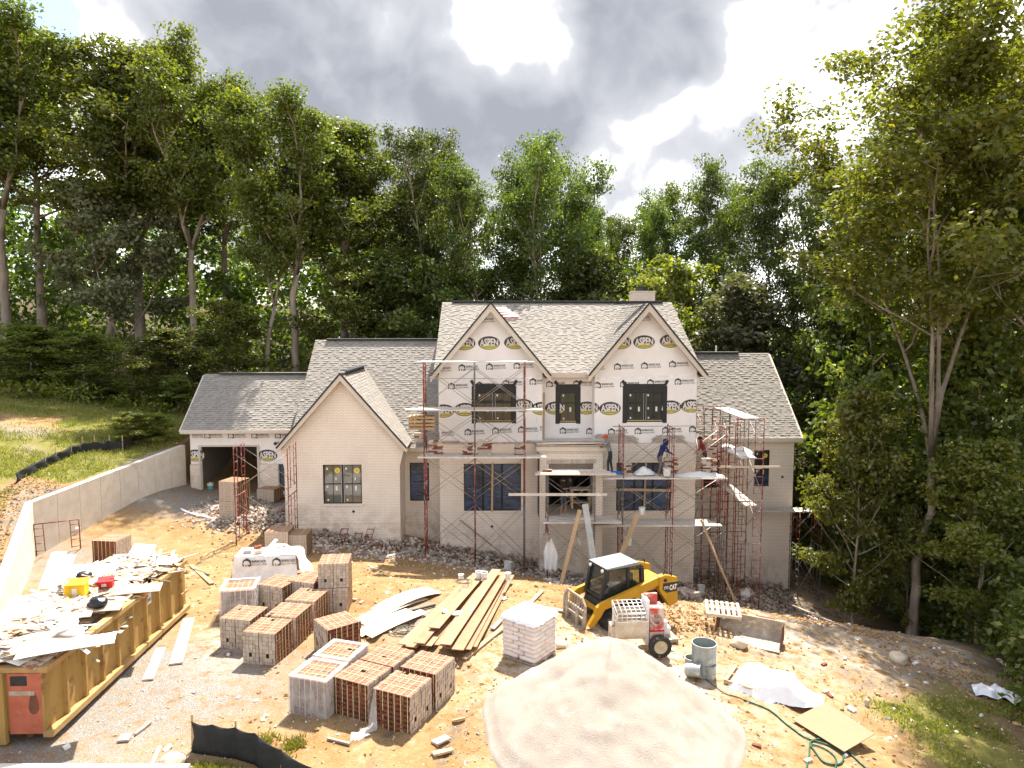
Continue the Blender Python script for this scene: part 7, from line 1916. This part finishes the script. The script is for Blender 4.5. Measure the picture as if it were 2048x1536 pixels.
# ------------------------------------------------------------------ skid steer
def skid_steer():
    c = Vector((4.05, 22.3, T(4.05, 22.3) - .02)); t = thing('skid_steer', 'yellow compact track loader with black cab and fork carriage', 'track loader', c, R(204)); t.scale = (1.04, .98, .90)
    def put(m, nm, par=None, smooth=False): return m.build(nm, par or t, smooth=smooth)
    Y1 = .74
    for s in (-1, 1):       # tracks
        m = MB(); pr = [(-1.15, .30), (-1.0, .06), (-.8, 0), (.75, 0), (.98, .08), (1.05, .28), (.9, .44), (.1, .58), (-.75, .66), (-1.0, .58)]
        m.prism(pr, s * Y1 - .2, s * Y1 + .2, 'rubber'); tk = put(m, 'track')
        for x in (-.7, -.35, 0, .35, .68): m = MB(); m.lathe([(0, -.215), (.13, -.215), (.13, .215), (0, .215)], 'steel_dusty', 14, Matrix.Translation((x, s * Y1, .2)) @ Matrix.Rotation(R(90), 4, 'X')); put(m, 'road_wheel', tk)
        m = MB(); m.lathe([(0, -.21), (.2, -.21), (.2, .21), (0, .21)], 'cat_black', 16, Matrix.Translation((-.72, s * Y1, .42)) @ Matrix.Rotation(R(90), 4, 'X')); put(m, 'drive_sprocket', tk)
        for k in range(12):
            x = -.95 + k * .16; m = MB(); m.bx(x - .03, x + .03, s * Y1 - .2, s * Y1 + .2, -.018, 0, 'rubber'); put(m, 'tread_bar', tk)
    m = MB(); m.prism([(-1.45, .40), (.85, .35), (.95, .55), (.85, .85), (-.5, .95), (-1.5, 1.0)], -.53, .53, 'cat_black'); put(m, 'chassis')
    m = MB(); m.prism([(-1.62, .45), (-.55, .55), (-.5, 1.3), (-.75, 1.38), (-1.5, 1.28), (-1.66, 1.1)], -.52, .52, 'cat_yellow'); h = put(m, 'engine_hood')
    m = MB(); m.bx(-1.668, -1.64, -.4, .4, .6, 1.0, 'cat_black'); put(m, 'rear_grille', h)
    # cab
    cy = .46; prof = [(.78, .62), (.86, 1.0), (.66, 1.98), (-.42, 2.02), (-.58, 1.85), (-.62, .95)]
    post = lambda a, b, y, r=.045: m.bar((a[0], y, a[1]), (b[0], y, b[1]), .12, .12, 'cat_black', up=(0, 1, 0))
    m = MB()
    for s in (-1, 1):
        for i in range(len(prof)): post(prof[i], prof[(i + 1) % len(prof)], s * cy)
        m.bar((-.05, s * cy, .9), (-.08, s * cy, 2.0), .08, .1, 'cat_black', up=(0, 1, 0))
        m.prism([(.80, .62), (.80, .98), (-.6, 1.02), (-.62, .62)], s * cy - .03, s * cy + .03, 'cat_black')
    for q in prof: m.bx(q[0] - .045, q[0] + .045, -cy, cy, q[1] - .045, q[1] + .045, 'cat_black')
    cab = put(m, 'cab_frame')
    m = MB(); m.prism([(.72, 1.99), (.74, 2.04), (-.42, 2.10), (-.55, 2.02), (-.42, 1.99)], -cy - .07, cy + .07, 'cab_roof'); put(m, 'cab_roof', cab)
    m = MB(); m.bx(.66, .74, -cy - .05, cy + .05, 1.93, 2.0, 'cat_black'); put(m, 'visor', cab)
    for s in (-1, 1): m = MB(); m.lathe([(0, .0), (.05, 0), (.06, .05), (0, .06)], 'bucket_white', 12, Matrix.Translation((.76, s * .36, 1.92)) @ Matrix.Rotation(R(90), 4, 'Y')); put(m, 'work_lamp', cab)
    m = MB(); m.quad((.80, -cy + .05, .66), (.80, cy - .05, .66), (.84, cy - .05, 1.0), (.84, -cy + .05, 1.0), 'cat_black'); m.quad((.83, -cy + .05, 1.02), (.83, cy - .05, 1.02), (.66, cy - .05, 1.9), (.66, -cy + .05, 1.9), 'cab_glass'); put(m, 'front_glass', cab)
    for s in (-1, 1):
        m = MB(); m.poly([(.70, s * (cy + .01), 1.04), (.58, s * (cy + .01), 1.9), (-.4, s * (cy + .01), 1.92), (-.5, s * (cy + .01), 1.82), (-.54, s * (cy + .01), 1.04)], 'cab_glass'); put(m, 'side_glass', cab)
        m = MB()
        for k in range(9): x = -.5 + k * .055; m.tube((x, s * (cy - .02), 1.04), (x, s * (cy - .02), 1.88), .006, 'cat_black', 4)
        for k in range(12): z = 1.08 + k * .07; m.tube((-.52, s * (cy - .02), z), (-.06, s * (cy - .02), z), .006, 'cat_black', 4)
        put(m, 'guard_mesh', cab)
    m = MB(); m.bx(-.35, .1, -.25, .25, .75, .95, 'cat_black'); m.bx(-.4, -.28, -.25, .25, .95, 1.6, 'cat_black'); put(m, 'seat', cab)
    # lift arms
    for s in (-1, 1):
        ys = s * .74; m = MB()
        m.prism([(-1.28, 1.52), (-1.10, 1.56), (1.05, .98), (1.22, .86), (1.30, .62), (1.52, .28), (1.36, .20), (1.10, .50), (.95, .74), (-.1, .98), (-.25, .86), (-.45, 1.06), (-.95, 1.22), (-1.15, 1.30)], ys - .065, ys + .065, 'cat_yellow'); arm = put(m, 'lift_arm')
        m = MB(); m.prism([(-1.0, 1.55), (-1.22, 1.58), (-1.70, 1.42), (-1.72, .50), (-1.42, .40), (-1.02, 1.05)], ys - .10, ys + .10, 'cat_yellow'); tw = put(m, 'arm_tower', arm)
        m = MB(); m.path([Vector((-1.15, ys, 1.48)), Vector((-1.25, ys + s * .02, 1.68)), Vector((-1.5, ys, 1.62)), Vector((-1.55, ys, 1.4))], .022, 'rubber', 6); put(m, 'hydraulic_hose', arm, True)
        m = MB(); m.tube((-1.1, ys - s * .13, .75), (-.1, ys - s * .13, 1.0), .05, 'cat_black', 8); m.tube((-.1, ys - s * .13, 1.0), (.35, ys - s * .13, .9), .03, 'brace_steel', 8); put(m, 'lift_cylinder', arm)
        m = MB(); m.lathe([(0, 0), (.06, 0), (.06, .03), (0, .03)], 'cat_black', 12, Matrix.Translation((-1.22, ys + s * .10, 1.40)) @ Matrix.Rotation(R(-90 * s), 4, 'X')); put(m, 'pivot_pin', arm)
        m = MB(); yo = ys + s * .104
        m.poly([(-1.15, yo, 1.30), (-1.70, yo, 1.27), (-1.70, yo, .93), (-1.28, yo, .93), (-1.12, yo, 1.08)], 'cat_black'); put(m, 'decal', tw)
        lm = MB()
        def let(body, cx, cz, w, h, mat, bold):
            for q in text_polys(body, w, h, bold): lm.poly([(cx - x * s, yo + s * .004, cz + y) for x, y in q] if s > 0 else [(cx + x, yo - .004, cz + y) for x, y in q], mat)
        let('CAT', -1.53, 1.10, .29, .20, 'print_white', .05); let('279D', -1.26, 1.12, .18, .11, 'print_white', .02)
        lm.poly([(-1.53 - .06, yo + s * .006, 1.0), (-1.53 + .06, yo + s * .006, 1.0), (-1.53, yo + s * .006, 1.08)], 'cat_yellow')
        put(lm, 'lettering', tw)
    m = MB(); m.bx(.98, 1.1, -.68, .68, .58, .70, 'cat_yellow'); put(m, 'arm_crossbar')
    m = MB(); m.prism([(-.9, 1.0), (-.55, 1.02), (-.7, 1.28), (-1.0, 1.24)], .53, .60, 'mixer_red'); put(m, 'red_canister')
    # fork carriage with brick guard
    x = 1.58; m = MB()
    for y in (-.62, .62): m.bar((x, y, .12), (x - .05, y, .92), .07, .09, 'steel_dusty')
    for z in (.14, .45, .72): m.bar((x, -.62, z), (x, .62, z), .06, .09, 'steel_dusty')
    for y in (-.62, .62): m.bar((x - .05, y, .92), (x - .05, y * .72, 1.12), .05, .06, 'steel_dusty')
    m.bar((x - .05, -.45, 1.12), (x - .05, .45, 1.12), .05, .06, 'steel_dusty')
    for k in range(7): y = -.45 + k * .15; m.bar((x - .03, y, .72), (x - .05, y, 1.12), .025, .03, 'steel_dusty')
    fk = put(m, 'fork_carriage')
    m = MB(); m.bx(x - .14, x - .05, -.55, .55, .15, .62, 'steel_dusty'); put(m, 'quick_coupler', fk)
    for y in (-.32, .32): m = MB(); m.bx(x + .03, x + .09, y - .06, y + .06, .05, .75, 'steel_dusty'); m.prism([(x + .03, .02), (x + .03, .08), (x + 1.1, .05), (x + 1.1, .025)], y - .06, y + .06, 'steel_dusty'); put(m, 'fork', fk)
    m = MB(); m.path([Vector((.72, .50, 1.3)), Vector((.82, .60, 1.35)), Vector((.82, .60, 1.7)), Vector((.70, .50, 1.72))], .014, 'cat_black', 6); put(m, 'grab_handle', cab, True)
skid_steer()
# ------------------------------------------------------------------ mortar mixer
def mixer():
    g = G(1226, 1303); c = Vector((g.x, g.y, g.z)); t = thing('mortar_mixer', 'dusty mortar mixer with white drum grate and red engine housing beside the sand', 'mixer', c, R(3))
    def put(m, nm, par=None, smooth=False): return m.build(nm, par or t, smooth=smooth)
    m = MB(); m.bx(-.09, .12, -.05, .45, 0, .10, 'mixer_drum'); m.bx(-.05, .06, .0, .4, .10, .72, 'mixer_drum'); put(m, 'stand')
    m = MB(); m.bx(-.05, 1.05, .1, .3, .34, .46, 'mixer_drum'); put(m, 'base_beam')
    # trough drum with half round bottom
    m = MB(); pr = [(-.36, 1.15), (-.38, .8)] + [(.38 * math.cos(a), .80 + .38 * math.sin(a)) for a in np.linspace(math.pi, 2 * math.pi, 11)[1:]] + [(.36, 1.15)]
    Mx = Matrix.Translation((.48, .2, -.02)) @ Matrix.Rotation(R(-90), 4, 'Z') @ Matrix.Rotation(R(12), 4, 'Y')
    n = len(pr)
    for y0, y1, yy in ((-.42, .42, 0),):
        vs = [Mx @ Vector((x, y0, z)) for x, z in pr] + [Mx @ Vector((x, y1, z)) for x, z in pr]
        m.add(vs, [(i, i + 1, n + i + 1, n + i) for i in range(n - 1)] + [tuple(range(n)), tuple(range(2 * n - 1, n - 1, -1))], 'mixer_drum')
    dr = put(m, 'drum'); dr.modifiers.new('thickness', 'SOLIDIFY').thickness = -.012
    m = MB()
    gx0, gx1, gy0, gy1 = .06, .90, -.24, .46; zt = lambda y: 1.22 + (y + .24) * .16
    for k in range(7): x = gx0 + (gx1 - gx0) * k / 6; m.tube((x, gy0, zt(gy0)), (x, gy1, zt(gy1)), .014, 'mortar_white', 5); m.tube((x, gy0, zt(gy0)), (x, gy0 + .02, .86), .014, 'mortar_white', 5)
    for k in range(5): y = gy0 + (gy1 - gy0) * k / 4; m.tube((gx0, y, zt(y)), (gx1, y, zt(y)), .014, 'mortar_white', 5)
    for k in range(4): z = .88 + .1 * k; m.tube((gx0, gy0 + .02, z), (gx1, gy0 + .02, z), .014, 'mortar_white', 5)
    put(m, 'safety_grate', dr, True)
    m = MB(); m.bx(.93, 1.02, -.1, .45, .2, 1.5, 'mortar_white'); put(m, 'side_plate')
    m = MB(); m.bx(1.04, 1.46, -.12, .42, .12, .62, 'mixer_red'); m.bx(1.04, 1.46, -.10, .40, .63, 1.28, 'mixer_red'); hs = put(m, 'engine_housing')
    m = MB(); m.bx(.98, 1.36, .30, .42, 1.285, 1.55, 'mixer_red'); put(m, 'rear_cowl')
    m = MB(); m.bx(1.04, 1.46, -.135, -.10, .60, .64, 'box_red'); put(m, 'red_band', hs)
    for zc_, r in ((.36, .13), (.95, .14)):
        m = MB()
        for i in range(8):
            for j in range(8):
                u, v = (i - 3.5) / 4, (j - 3.5) / 4
                if u * u + v * v < 1: m.quad(*[(1.25 + (u + a) * r, -.124 if zc_ < .6 else -.104, zc_ + (v + b) * r) for a, b in ((-.08, -.08), (.08, -.08), (.08, .08), (-.08, .08))], 'cat_black')
        put(m, 'louvre', hs)
    m = MB(); m.bx(1.48, 1.70, .05, .4, .30, .62, 'mortar_white'); m.bx(1.50, 1.62, .1, .3, .62, .78, 'mortar_white'); m.tube((1.6, .0, .4), (1.6, .12, .4), .07, 'steel_dusty', 10); put(m, 'engine')
    m = MB(); m.tube((1.2, -.35, .28), (1.2, .75, .28), .035, 'steel_dusty', 8); put(m, 'axle')
    for y in (-.33, .75):
        M = Matrix.Translation((1.28, y, .26)) @ Matrix.Rotation(R(90), 4, 'X') @ Matrix.Rotation(R(0), 4, 'Y')
        m = MB(); m.lathe([(.19, -.08), (.27, -.095), (.325, -.06), (.335, 0), (.325, .06), (.27, .095), (.19, .08)], 'rubber', 26, M); wh = put(m, 'wheel', None, True)
        m = MB(); m.lathe([(0, .05), (.05, .055), (.06, .03), (.15, .02), (.19, .075), (.195, .08), (.195, -.08), (.15, -.03), (0, -.03)], 'wheel_tan', 22, M); put(m, 'rim', wh, True)
    m = MB(); m.path([Vector((.0, -.25, 1.0)), Vector((-.06, -.27, 1.05)), Vector((-.08, -.2, 1.45)), Vector((-.08, -.2, 1.55))], .018, 'mortar_white', 6); put(m, 'tilt_handle', dr, True)
    m = MB(); m.path([Vector((.02, .1, .80)), Vector((-.03, .1, .80))], .075, 'mortar_white', 10); put(m, 'trunnion')
mixer()
p = G(1328, 1290); pallet(p + Vector((.1, .4, 0)), 10, 'small dusty pallet with red slats behind the mixer engine', mat='wood_grey', w=.7, d=.6)

# ------------------------------------------------------------------ workers
def person(label, loc, face, J, clothes, hat=None, hood=None, hair=True, cap_mat='cap_red'):
    """J: joint name -> local position (facing +x); clothes: dict region -> material"""
    t = thing('person', label, 'person', loc, R(face))
    names = list(J); me = bpy.data.meshes.new('body'); b = bmesh.new()
    rad = dict(pelvis=.125, belly=.12, chest=.14, neck=.055, head=.085, crown=.075, shl=.065, shr=.065, ell=.045, elr=.045, wrl=.034, wrr=.034, hal=.04, har=.04, hil=.085, hir=.085, knl=.062, knr=.062, anl=.045, anr=.045, tol=.035, tor=.035)
    bones = [('pelvis', 'belly'), ('belly', 'chest'), ('chest', 'neck'), ('neck', 'head'), ('head', 'crown'), ('chest', 'shl'), ('shl', 'ell'), ('ell', 'wrl'), ('wrl', 'hal'), ('chest', 'shr'), ('shr', 'elr'), ('elr', 'wrr'), ('wrr', 'har'), ('pelvis', 'hil'), ('hil', 'knl'), ('knl', 'anl'), ('anl', 'tol'), ('pelvis', 'hir'), ('hir', 'knr'), ('knr', 'anr'), ('anr', 'tor')]
    V = {n: b.verts.new(J[n]) for n in names}
    for a, c in bones: b.edges.new((V[a], V[c]))
    b.verts.index_update(); b.to_mesh(me); b.free()
    o = bpy.data.objects.new('body', me); COL.objects.link(o)
    md = o.modifiers.new('skin', 'SKIN'); md.use_smooth_shade = True
    if not me.skin_vertices: bpy.context.view_layer.objects.active = o
    sv = me.skin_vertices[0].data
    for i, n in enumerate(names): sv[i].radius = (rad[n], rad[n] * (.8 if n in ('chest', 'belly', 'pelvis') else 1)); sv[i].use_root = (n == 'pelvis')
    o.modifiers.new('sub', 'SUBSURF').levels = 2
    dg = bpy.context.evaluated_depsgraph_get(); me2 = bpy.data.meshes.new_from_object(o.evaluated_get(dg)); bpy.data.objects.remove(o)
    me2.name = 'body'
    mats = []
    def mi(k):
        if k not in mats: mats.append(k); me2.materials.append(MATS[k])
        return mats.index(k)
    me2.materials.clear()
    reg = {'pelvis': 'legs', 'belly': 'top'}
    region = {('pelvis', 'belly'): 'top', ('belly', 'chest'): 'top', ('chest', 'neck'): 'top', ('neck', 'head'): 'skin', ('head', 'crown'): 'skin', ('chest', 'shl'): 'top', ('chest', 'shr'): 'top', ('shl', 'ell'): 'sleeve', ('shr', 'elr'): 'sleeve', ('ell', 'wrl'): 'fore', ('elr', 'wrr'): 'fore', ('wrl', 'hal'): 'skin', ('wrr', 'har'): 'skin', ('pelvis', 'hil'): 'legs', ('pelvis', 'hir'): 'legs', ('hil', 'knl'): 'legs', ('hir', 'knr'): 'legs', ('knl', 'anl'): 'shin', ('knr', 'anr'): 'shin', ('anl', 'tol'): 'shoe', ('anr', 'tor'): 'shoe'}
    for pl in me2.polygons:
        c = pl.center; best = None
        for (a, d), rg_ in region.items():
            A, D = Vector(J[a]), Vector(J[d]); ab = D - A; s = max(0, min(1, (c - A).dot(ab) / max(ab.length_squared, 1e-9))); ds = (c - A - ab * s).length / ((rad[a] + rad[d]) / 2)
            if best is None or ds < best[0]: best = (ds, rg_)
        pl.material_index = mi(clothes.get(best[1], 'skin'))
    # fingers appended to the same mesh
    b = bmesh.new(); b.from_mesh(me2); sk = mi('skin')
    for h, w in (('hal', 'wrl'), ('har', 'wrr')):
        H, Wp = Vector(J[h]), Vector(J[w]); d = (H - Wp).normalized(); side = d.cross(Vector((1, 0, .1))).normalized() if abs(d.x) < .9 else Vector((0, 1, 0)); 
        for k in range(5):
            off = side * ((k - 1.5) * .017) if k < 4 else side * -.04 - d * .03
            p = H + off; L = (.075, .085, .08, .065, .055)[k]
            pts = [p - d * .01, p + d * L * .5 + Vector((.012, 0, 0)), p + d * L + Vector((.03, 0, 0))]
            mm = MB(); mm.path(pts, [.0095, .009, .007], 'skin', 5)
            vs = [b.verts.new(v) for v in mm.v]
            for f in mm.f:
                try: fc = b.faces.new([vs[i] for i in f]); fc.material_index = sk; fc.smooth = True
                except ValueError: pass
    # face: nose and brow
    Hd = Vector(J['head'])
    for (q, s) in ((Vector((.10, 0, .02)), .018), (Vector((.0, .088, .02)), .02), (Vector((.0, -.088, .02)), .02)):
        r = bmesh.ops.create_icosphere(b, subdivisions=1, radius=s, matrix=Matrix.Translation(Hd + q))
        for v in r['verts']:
            for f in v.link_faces: f.material_index = sk
    b.to_mesh(me2); b.free()
    link('body', me2, t)
    Hc = Vector(J['crown'])
    if hair or hat:
        m = MB(); M = Matrix.Translation(Hd.lerp(Hc, .55) + Vector((-.012, 0, .0)))
        prof = [(.105, -.03), (.112, .01), (.10, .06), (.06, .098), (0, .108)]
        m.lathe(prof, hat or 'hair_dark', 16, M); hh = m.build('cap' if hat else 'hair', t, smooth=True)
        if hat: m = MB(); m.add([Hd.lerp(Hc, .55) + Vector(v) for v in ((.06, -.085, -.005), (.06, .085, -.005), (.2, .06, -.025), (.2, -.06, -.025))], [(0, 1, 2, 3)], hat); m.build('visor', hh)
    if hood:
        m = MB(); M = Matrix.Translation(Hd + Vector((-.02, 0, .03))); m.lathe([(.10, -.16), (.125, -.06), (.13, .03), (.11, .10), (.05, .135), (0, .14)], hood, 16, M); m.build('hood', t, smooth=True)
    return t
def standing(lean=0.0, arm_l=(0, 0), arm_r=(0, 0), step=.1, crouch=0.0, h=1.0):
    """lean: forward bend in metres at the head; arm = (forward, up) of the hand relative to hanging"""
    L = lean; z = lambda v: v * h
    J = dict(pelvis=(0, 0, z(.95 - crouch)), belly=(.02 + L * .25, 0, z(1.12 - crouch)), chest=(.0 + L * .6, 0, z(1.33 - crouch)), neck=(L * .85, 0, z(1.49 - crouch - L * .1)), head=(.02 + L, 0, z(1.60 - crouch - L * .15)), crown=(.0 + L * 1.04, 0, z(1.69 - crouch - L * .17)))
    for s, nm, (f, u) in ((1, 'l', arm_l), (-1, 'r', arm_r)):
        J['sh' + nm] = (L * .68, s * .19, z(1.40 - crouch - L * .05)); J['el' + nm] = (L * .6 + f * .35 - .03, s * .24, z(1.12 - crouch + u * .25)); J['wr' + nm] = (L * .6 + f * .8, s * .2, z(.90 - crouch + u * .8)); J['ha' + nm] = (L * .6 + f * .95, s * .19, z(.83 - crouch + u * .95))
        st = step * s
        J['hi' + nm] = (0, s * .10, z(.90 - crouch)); J['kn' + nm] = (.05 + st * .6 + crouch * .6, s * .11, z(.50 - crouch * .4)); J['an' + nm] = (st, s * .11, z(.085)); J['to' + nm] = (st + .16, s * .13, z(.045))
    return J
zdk = Zp(1325, 954, 31.3) + .05
person('mason in navy hooded jacket and khaki trousers bending over on the right scaffold', (Xp(1318, 950, 31.35), 31.35, zdk), 20, standing(.32, (.38, .25), (.42, .2), .12, .06), dict(top='navy', sleeve='navy', fore='navy', legs='khaki', shin='khaki', shoe='shoe'), hood='navy', hair=False)
person('mason in maroon shirt and dark trousers behind a white brick pile', (Xp(1411, 950, 31.9), 32.0, zdk), 150, standing(.25, (.3, .1), (.3, .2), .05, .05), dict(top='maroon', sleeve='maroon', fore='skin', legs='trouser_dark', shin='trouser_dark', shoe='shoe'))
person('worker with red cap and grey shirt reaching round the right side of the portico', (Xp(1222, 946, 31.0), 31.2, Zp(1222, 948, 31.0)), 165, standing(.22, (.4, .5), (.3, .3), .08, .0), dict(top='shirt_grey', sleeve='shirt_grey', fore='skin', legs='trouser_dark', shin='trouser_dark', shoe='shoe'), hat='cap_red')
person('worker in black T-shirt and grey shorts standing in the front doorway', (Xp(1126, 1036, 31.0), 31.0, z2[0] + .06), -35, standing(.02, (.06, .02), (.38, .48), .06), dict(top='tee_black', sleeve='tee_black', fore='skin', legs='shorts_grey', shin='skin', shoe='shoe'))
# trestle table behind him
p = P(1160, 1030, 32.6); t = thing('trestle_table', 'rough wooden work table in the front doorway', 'table', (p.x, 32.6, z2[0])); m = MB(); m.bx(-.5, .5, -.3, .3, .86, .91, 'wood_pale'); m.build('table_top', t)
for x in (-.4, .4):
    for y in (-.25, .25): m = MB(); m.bx(x - .04, x + .04, y - .04, y + .04, 0, .86, 'wood'); m.build('leg', t)
m = MB(); m.bx(-.45, .45, -.27, .27, .25, .29, 'wood_grey'); m.build('shelf', t)

# ------------------------------------------------------------------ rubble, stones, clods: too many to count
def rubble(name, label, n, fn, smin, smax, mat, seed, kinds=('box',)):
    rg = random.Random(seed); m = MB(); c = 0
    rot = lambda: Matrix.Rotation(rg.uniform(0, 6.28), 3, 'Z') @ Matrix.Rotation(rg.gauss(0, .5), 3, 'X') @ Matrix.Rotation(rg.gauss(0, .5), 3, 'Y')
    while c < n:
        q = fn(rg)
        if q is None: continue
        x, y, up = q; s = rg.uniform(smin, smax) * (1.6 if rg.random() < .1 else 1)
        if kinds[0] == 'box': m.box((x, y, T(x, y) + up + s * .2), (s * rg.uniform(1, 2.2), s, s * rg.uniform(.5, .9)), mat, rot())
        else:
            r = s / 2; M = rot(); c0 = Vector((x, y, T(x, y) + up + r * .3)); vs = [M @ Vector(v) + c0 for v in ((r * rg.uniform(.8, 1.5), 0, 0), (-r * rg.uniform(.8, 1.5), 0, 0), (0, r * rg.uniform(.7, 1.2), 0), (0, -r * rg.uniform(.7, 1.2), 0), (r * .1, 0, r * rg.uniform(.5, .9)), (0, 0, -r * .6))]
            m.add(vs, [(0, 2, 4), (2, 1, 4), (1, 3, 4), (3, 0, 4), (2, 0, 5), (1, 2, 5), (3, 1, 5), (0, 3, 5)], mat)
        c += 1
    o = m.build(name, fix=False); tag(o, label, 'rubble', kind='stuff'); return o
def along_house(rg):
    x = rg.uniform(-8.5, 15.0); y0 = 32.2 if x < -4.2 else (33.0 if x < 2.2 else 31.6 if x < 5 else (33.0 if x < 9.6 else 35.2)); d = rg.random() ** 1.5 * 2.6
    if x > 9.6: d = rg.random() ** 1.2 * 4.6
    return x, y0 - .05 - d, max(0, .28 - d * .2) * rg.random() * 1.3
rubble('brick_rubble', 'band of broken brick and mortar rubble along the foot of the house', 5200, along_house, .03, .095, 'rubble', 51)
def by_garage(rg):
    x = rg.gauss(-11.4, 1.3); y = rg.gauss(33.6, 1.1)
    if x > -9.6 and y > 32.2 or x < -14.5 or y > 36.6: return None
    return x, y, max(0, .35 - ((x + 10.8) ** 2 + (y - 33.3) ** 2) * .08) * rg.random()
rubble('brick_rubble', 'spread of broken bricks between garage door and brick gable', 2000, by_garage, .035, .10, 'rubble', 52)
rubble('brick_rubble', 'loose heap of white brick bats behind the skid steer', 160, lambda rg: (rg.gauss(7.9, .35), rg.gauss(29.6, .3), rg.random() * .4), .1, .2, 'brick_white', 53)
def yard(rg):
    x, y = rg.uniform(-12, 16), rg.uniform(12.8, 31)
    if -12.4 < x < -9.7 and 15 < y < 22.6: return None
    if ((x - 2.8) / 3.2) ** 2 + ((y - 15.2) / 3.4) ** 2 < 1: return None
    return x, y, 0
rubble('yard_stones', 'pale small stones scattered over the dirt yard', 3000, yard, .015, .07, 'stone', 54, ('rock',))
def sand_edge(rg):
    a = rg.uniform(0, 6.28); q = rg.uniform(.92, 1.22); return 2.8 + math.cos(a) * 3.1 * q, 15.2 + math.sin(a) * 3.3 * q, .0
rubble('sand_crumbs', 'crumbs of sand spilt around the foot of the sand pile', 900, sand_edge, .02, .06, 'sand', 60, ('rock',))
rubble('soil_clods', 'brown clods of soil scattered over the dirt yard', 3000, lambda rg: (lambda q: q if q and (q[0] > -6 or q[1] > 22) else None)(yard(rg)), .02, .11, 'clod', 55, ('rock',))
rubble('yard_scraps', 'white paper and board scraps strewn over the yard', 300, yard, .02, .08, 'drywall', 56)
rubble('dirt_ridge', 'clods pushed up around the skid steer tracks', 420, lambda rg: (rg.gauss(6.5, .8), rg.gauss(22.6, .8), rg.random() * .05), .03, .12, 'clod', 57, ('rock',))
rubble('rubble_strip', 'strip of pale rubble and soil lumps down the right side of the yard', 800, lambda rg: (lambda s: (11 + s * 5.5 + rg.gauss(0, .7), 27.5 - s * 9 + rg.gauss(0, .9), rg.random() * .04))(rg.random()), .03, .12, 'clod', 58, ('rock',))
def bank_face(rg):
    y = rg.uniform(20, 30); return float(wall_x(y)) - .35 - rg.random() * 1.6, y, rg.random() * .25
rubble('bank_clods', 'brown soil lumps of the cut bank behind the retaining wall', 900, bank_face, .03, .13, 'clod', 59, ('rock',))
def boulder(px, py, s, label, seed):
    g = G(px, py); me = bpy.data.meshes.new('boulder'); b = bmesh.new(); bmesh.ops.create_icosphere(b, subdivisions=3, radius=s)
    for v in b.verts: v.co *= 1 + .35 * mnoise.noise(v.co / s * 1.1 + Vector((seed, 0, 0))) + .12 * mnoise.noise(v.co / s * 3 + Vector((0, seed, 0))); v.co.z *= .7
    b.to_mesh(me); b.free(); me.materials.append(MATS['stone']); me.polygons.foreach_set('use_smooth', [True] * len(me.polygons)); o = link('boulder', me, None, g + Vector((0, 0, s * .3))); tag(o, label, 'boulder')
boulder(343, 1532, .26, 'rounded pale boulder at the bottom edge left of the silt fence', 1)
boulder(1478, 1290, .24, 'pale broken boulder before the loader bucket', 2)
boulder(1118, 1292, .2, 'brown boulder right of the bagged mortar pallet', 3)
boulder(1795, 1322, .3, 'pale flat boulder in the rubble strip near the wood', 4)
# pale kerb at the bottom left edge
a, b = G(30, 1531), G(385, 1533); m = MB(); m.bar(Vector((-.9, -.25, .05)), b - a + Vector((0, -.25, .05)), .3, .16, 'concrete'); o = m.build('kerb'); o.location = a; tag(o, 'pale concrete kerb edge along the bottom left of the picture', 'kerb', kind='thing')
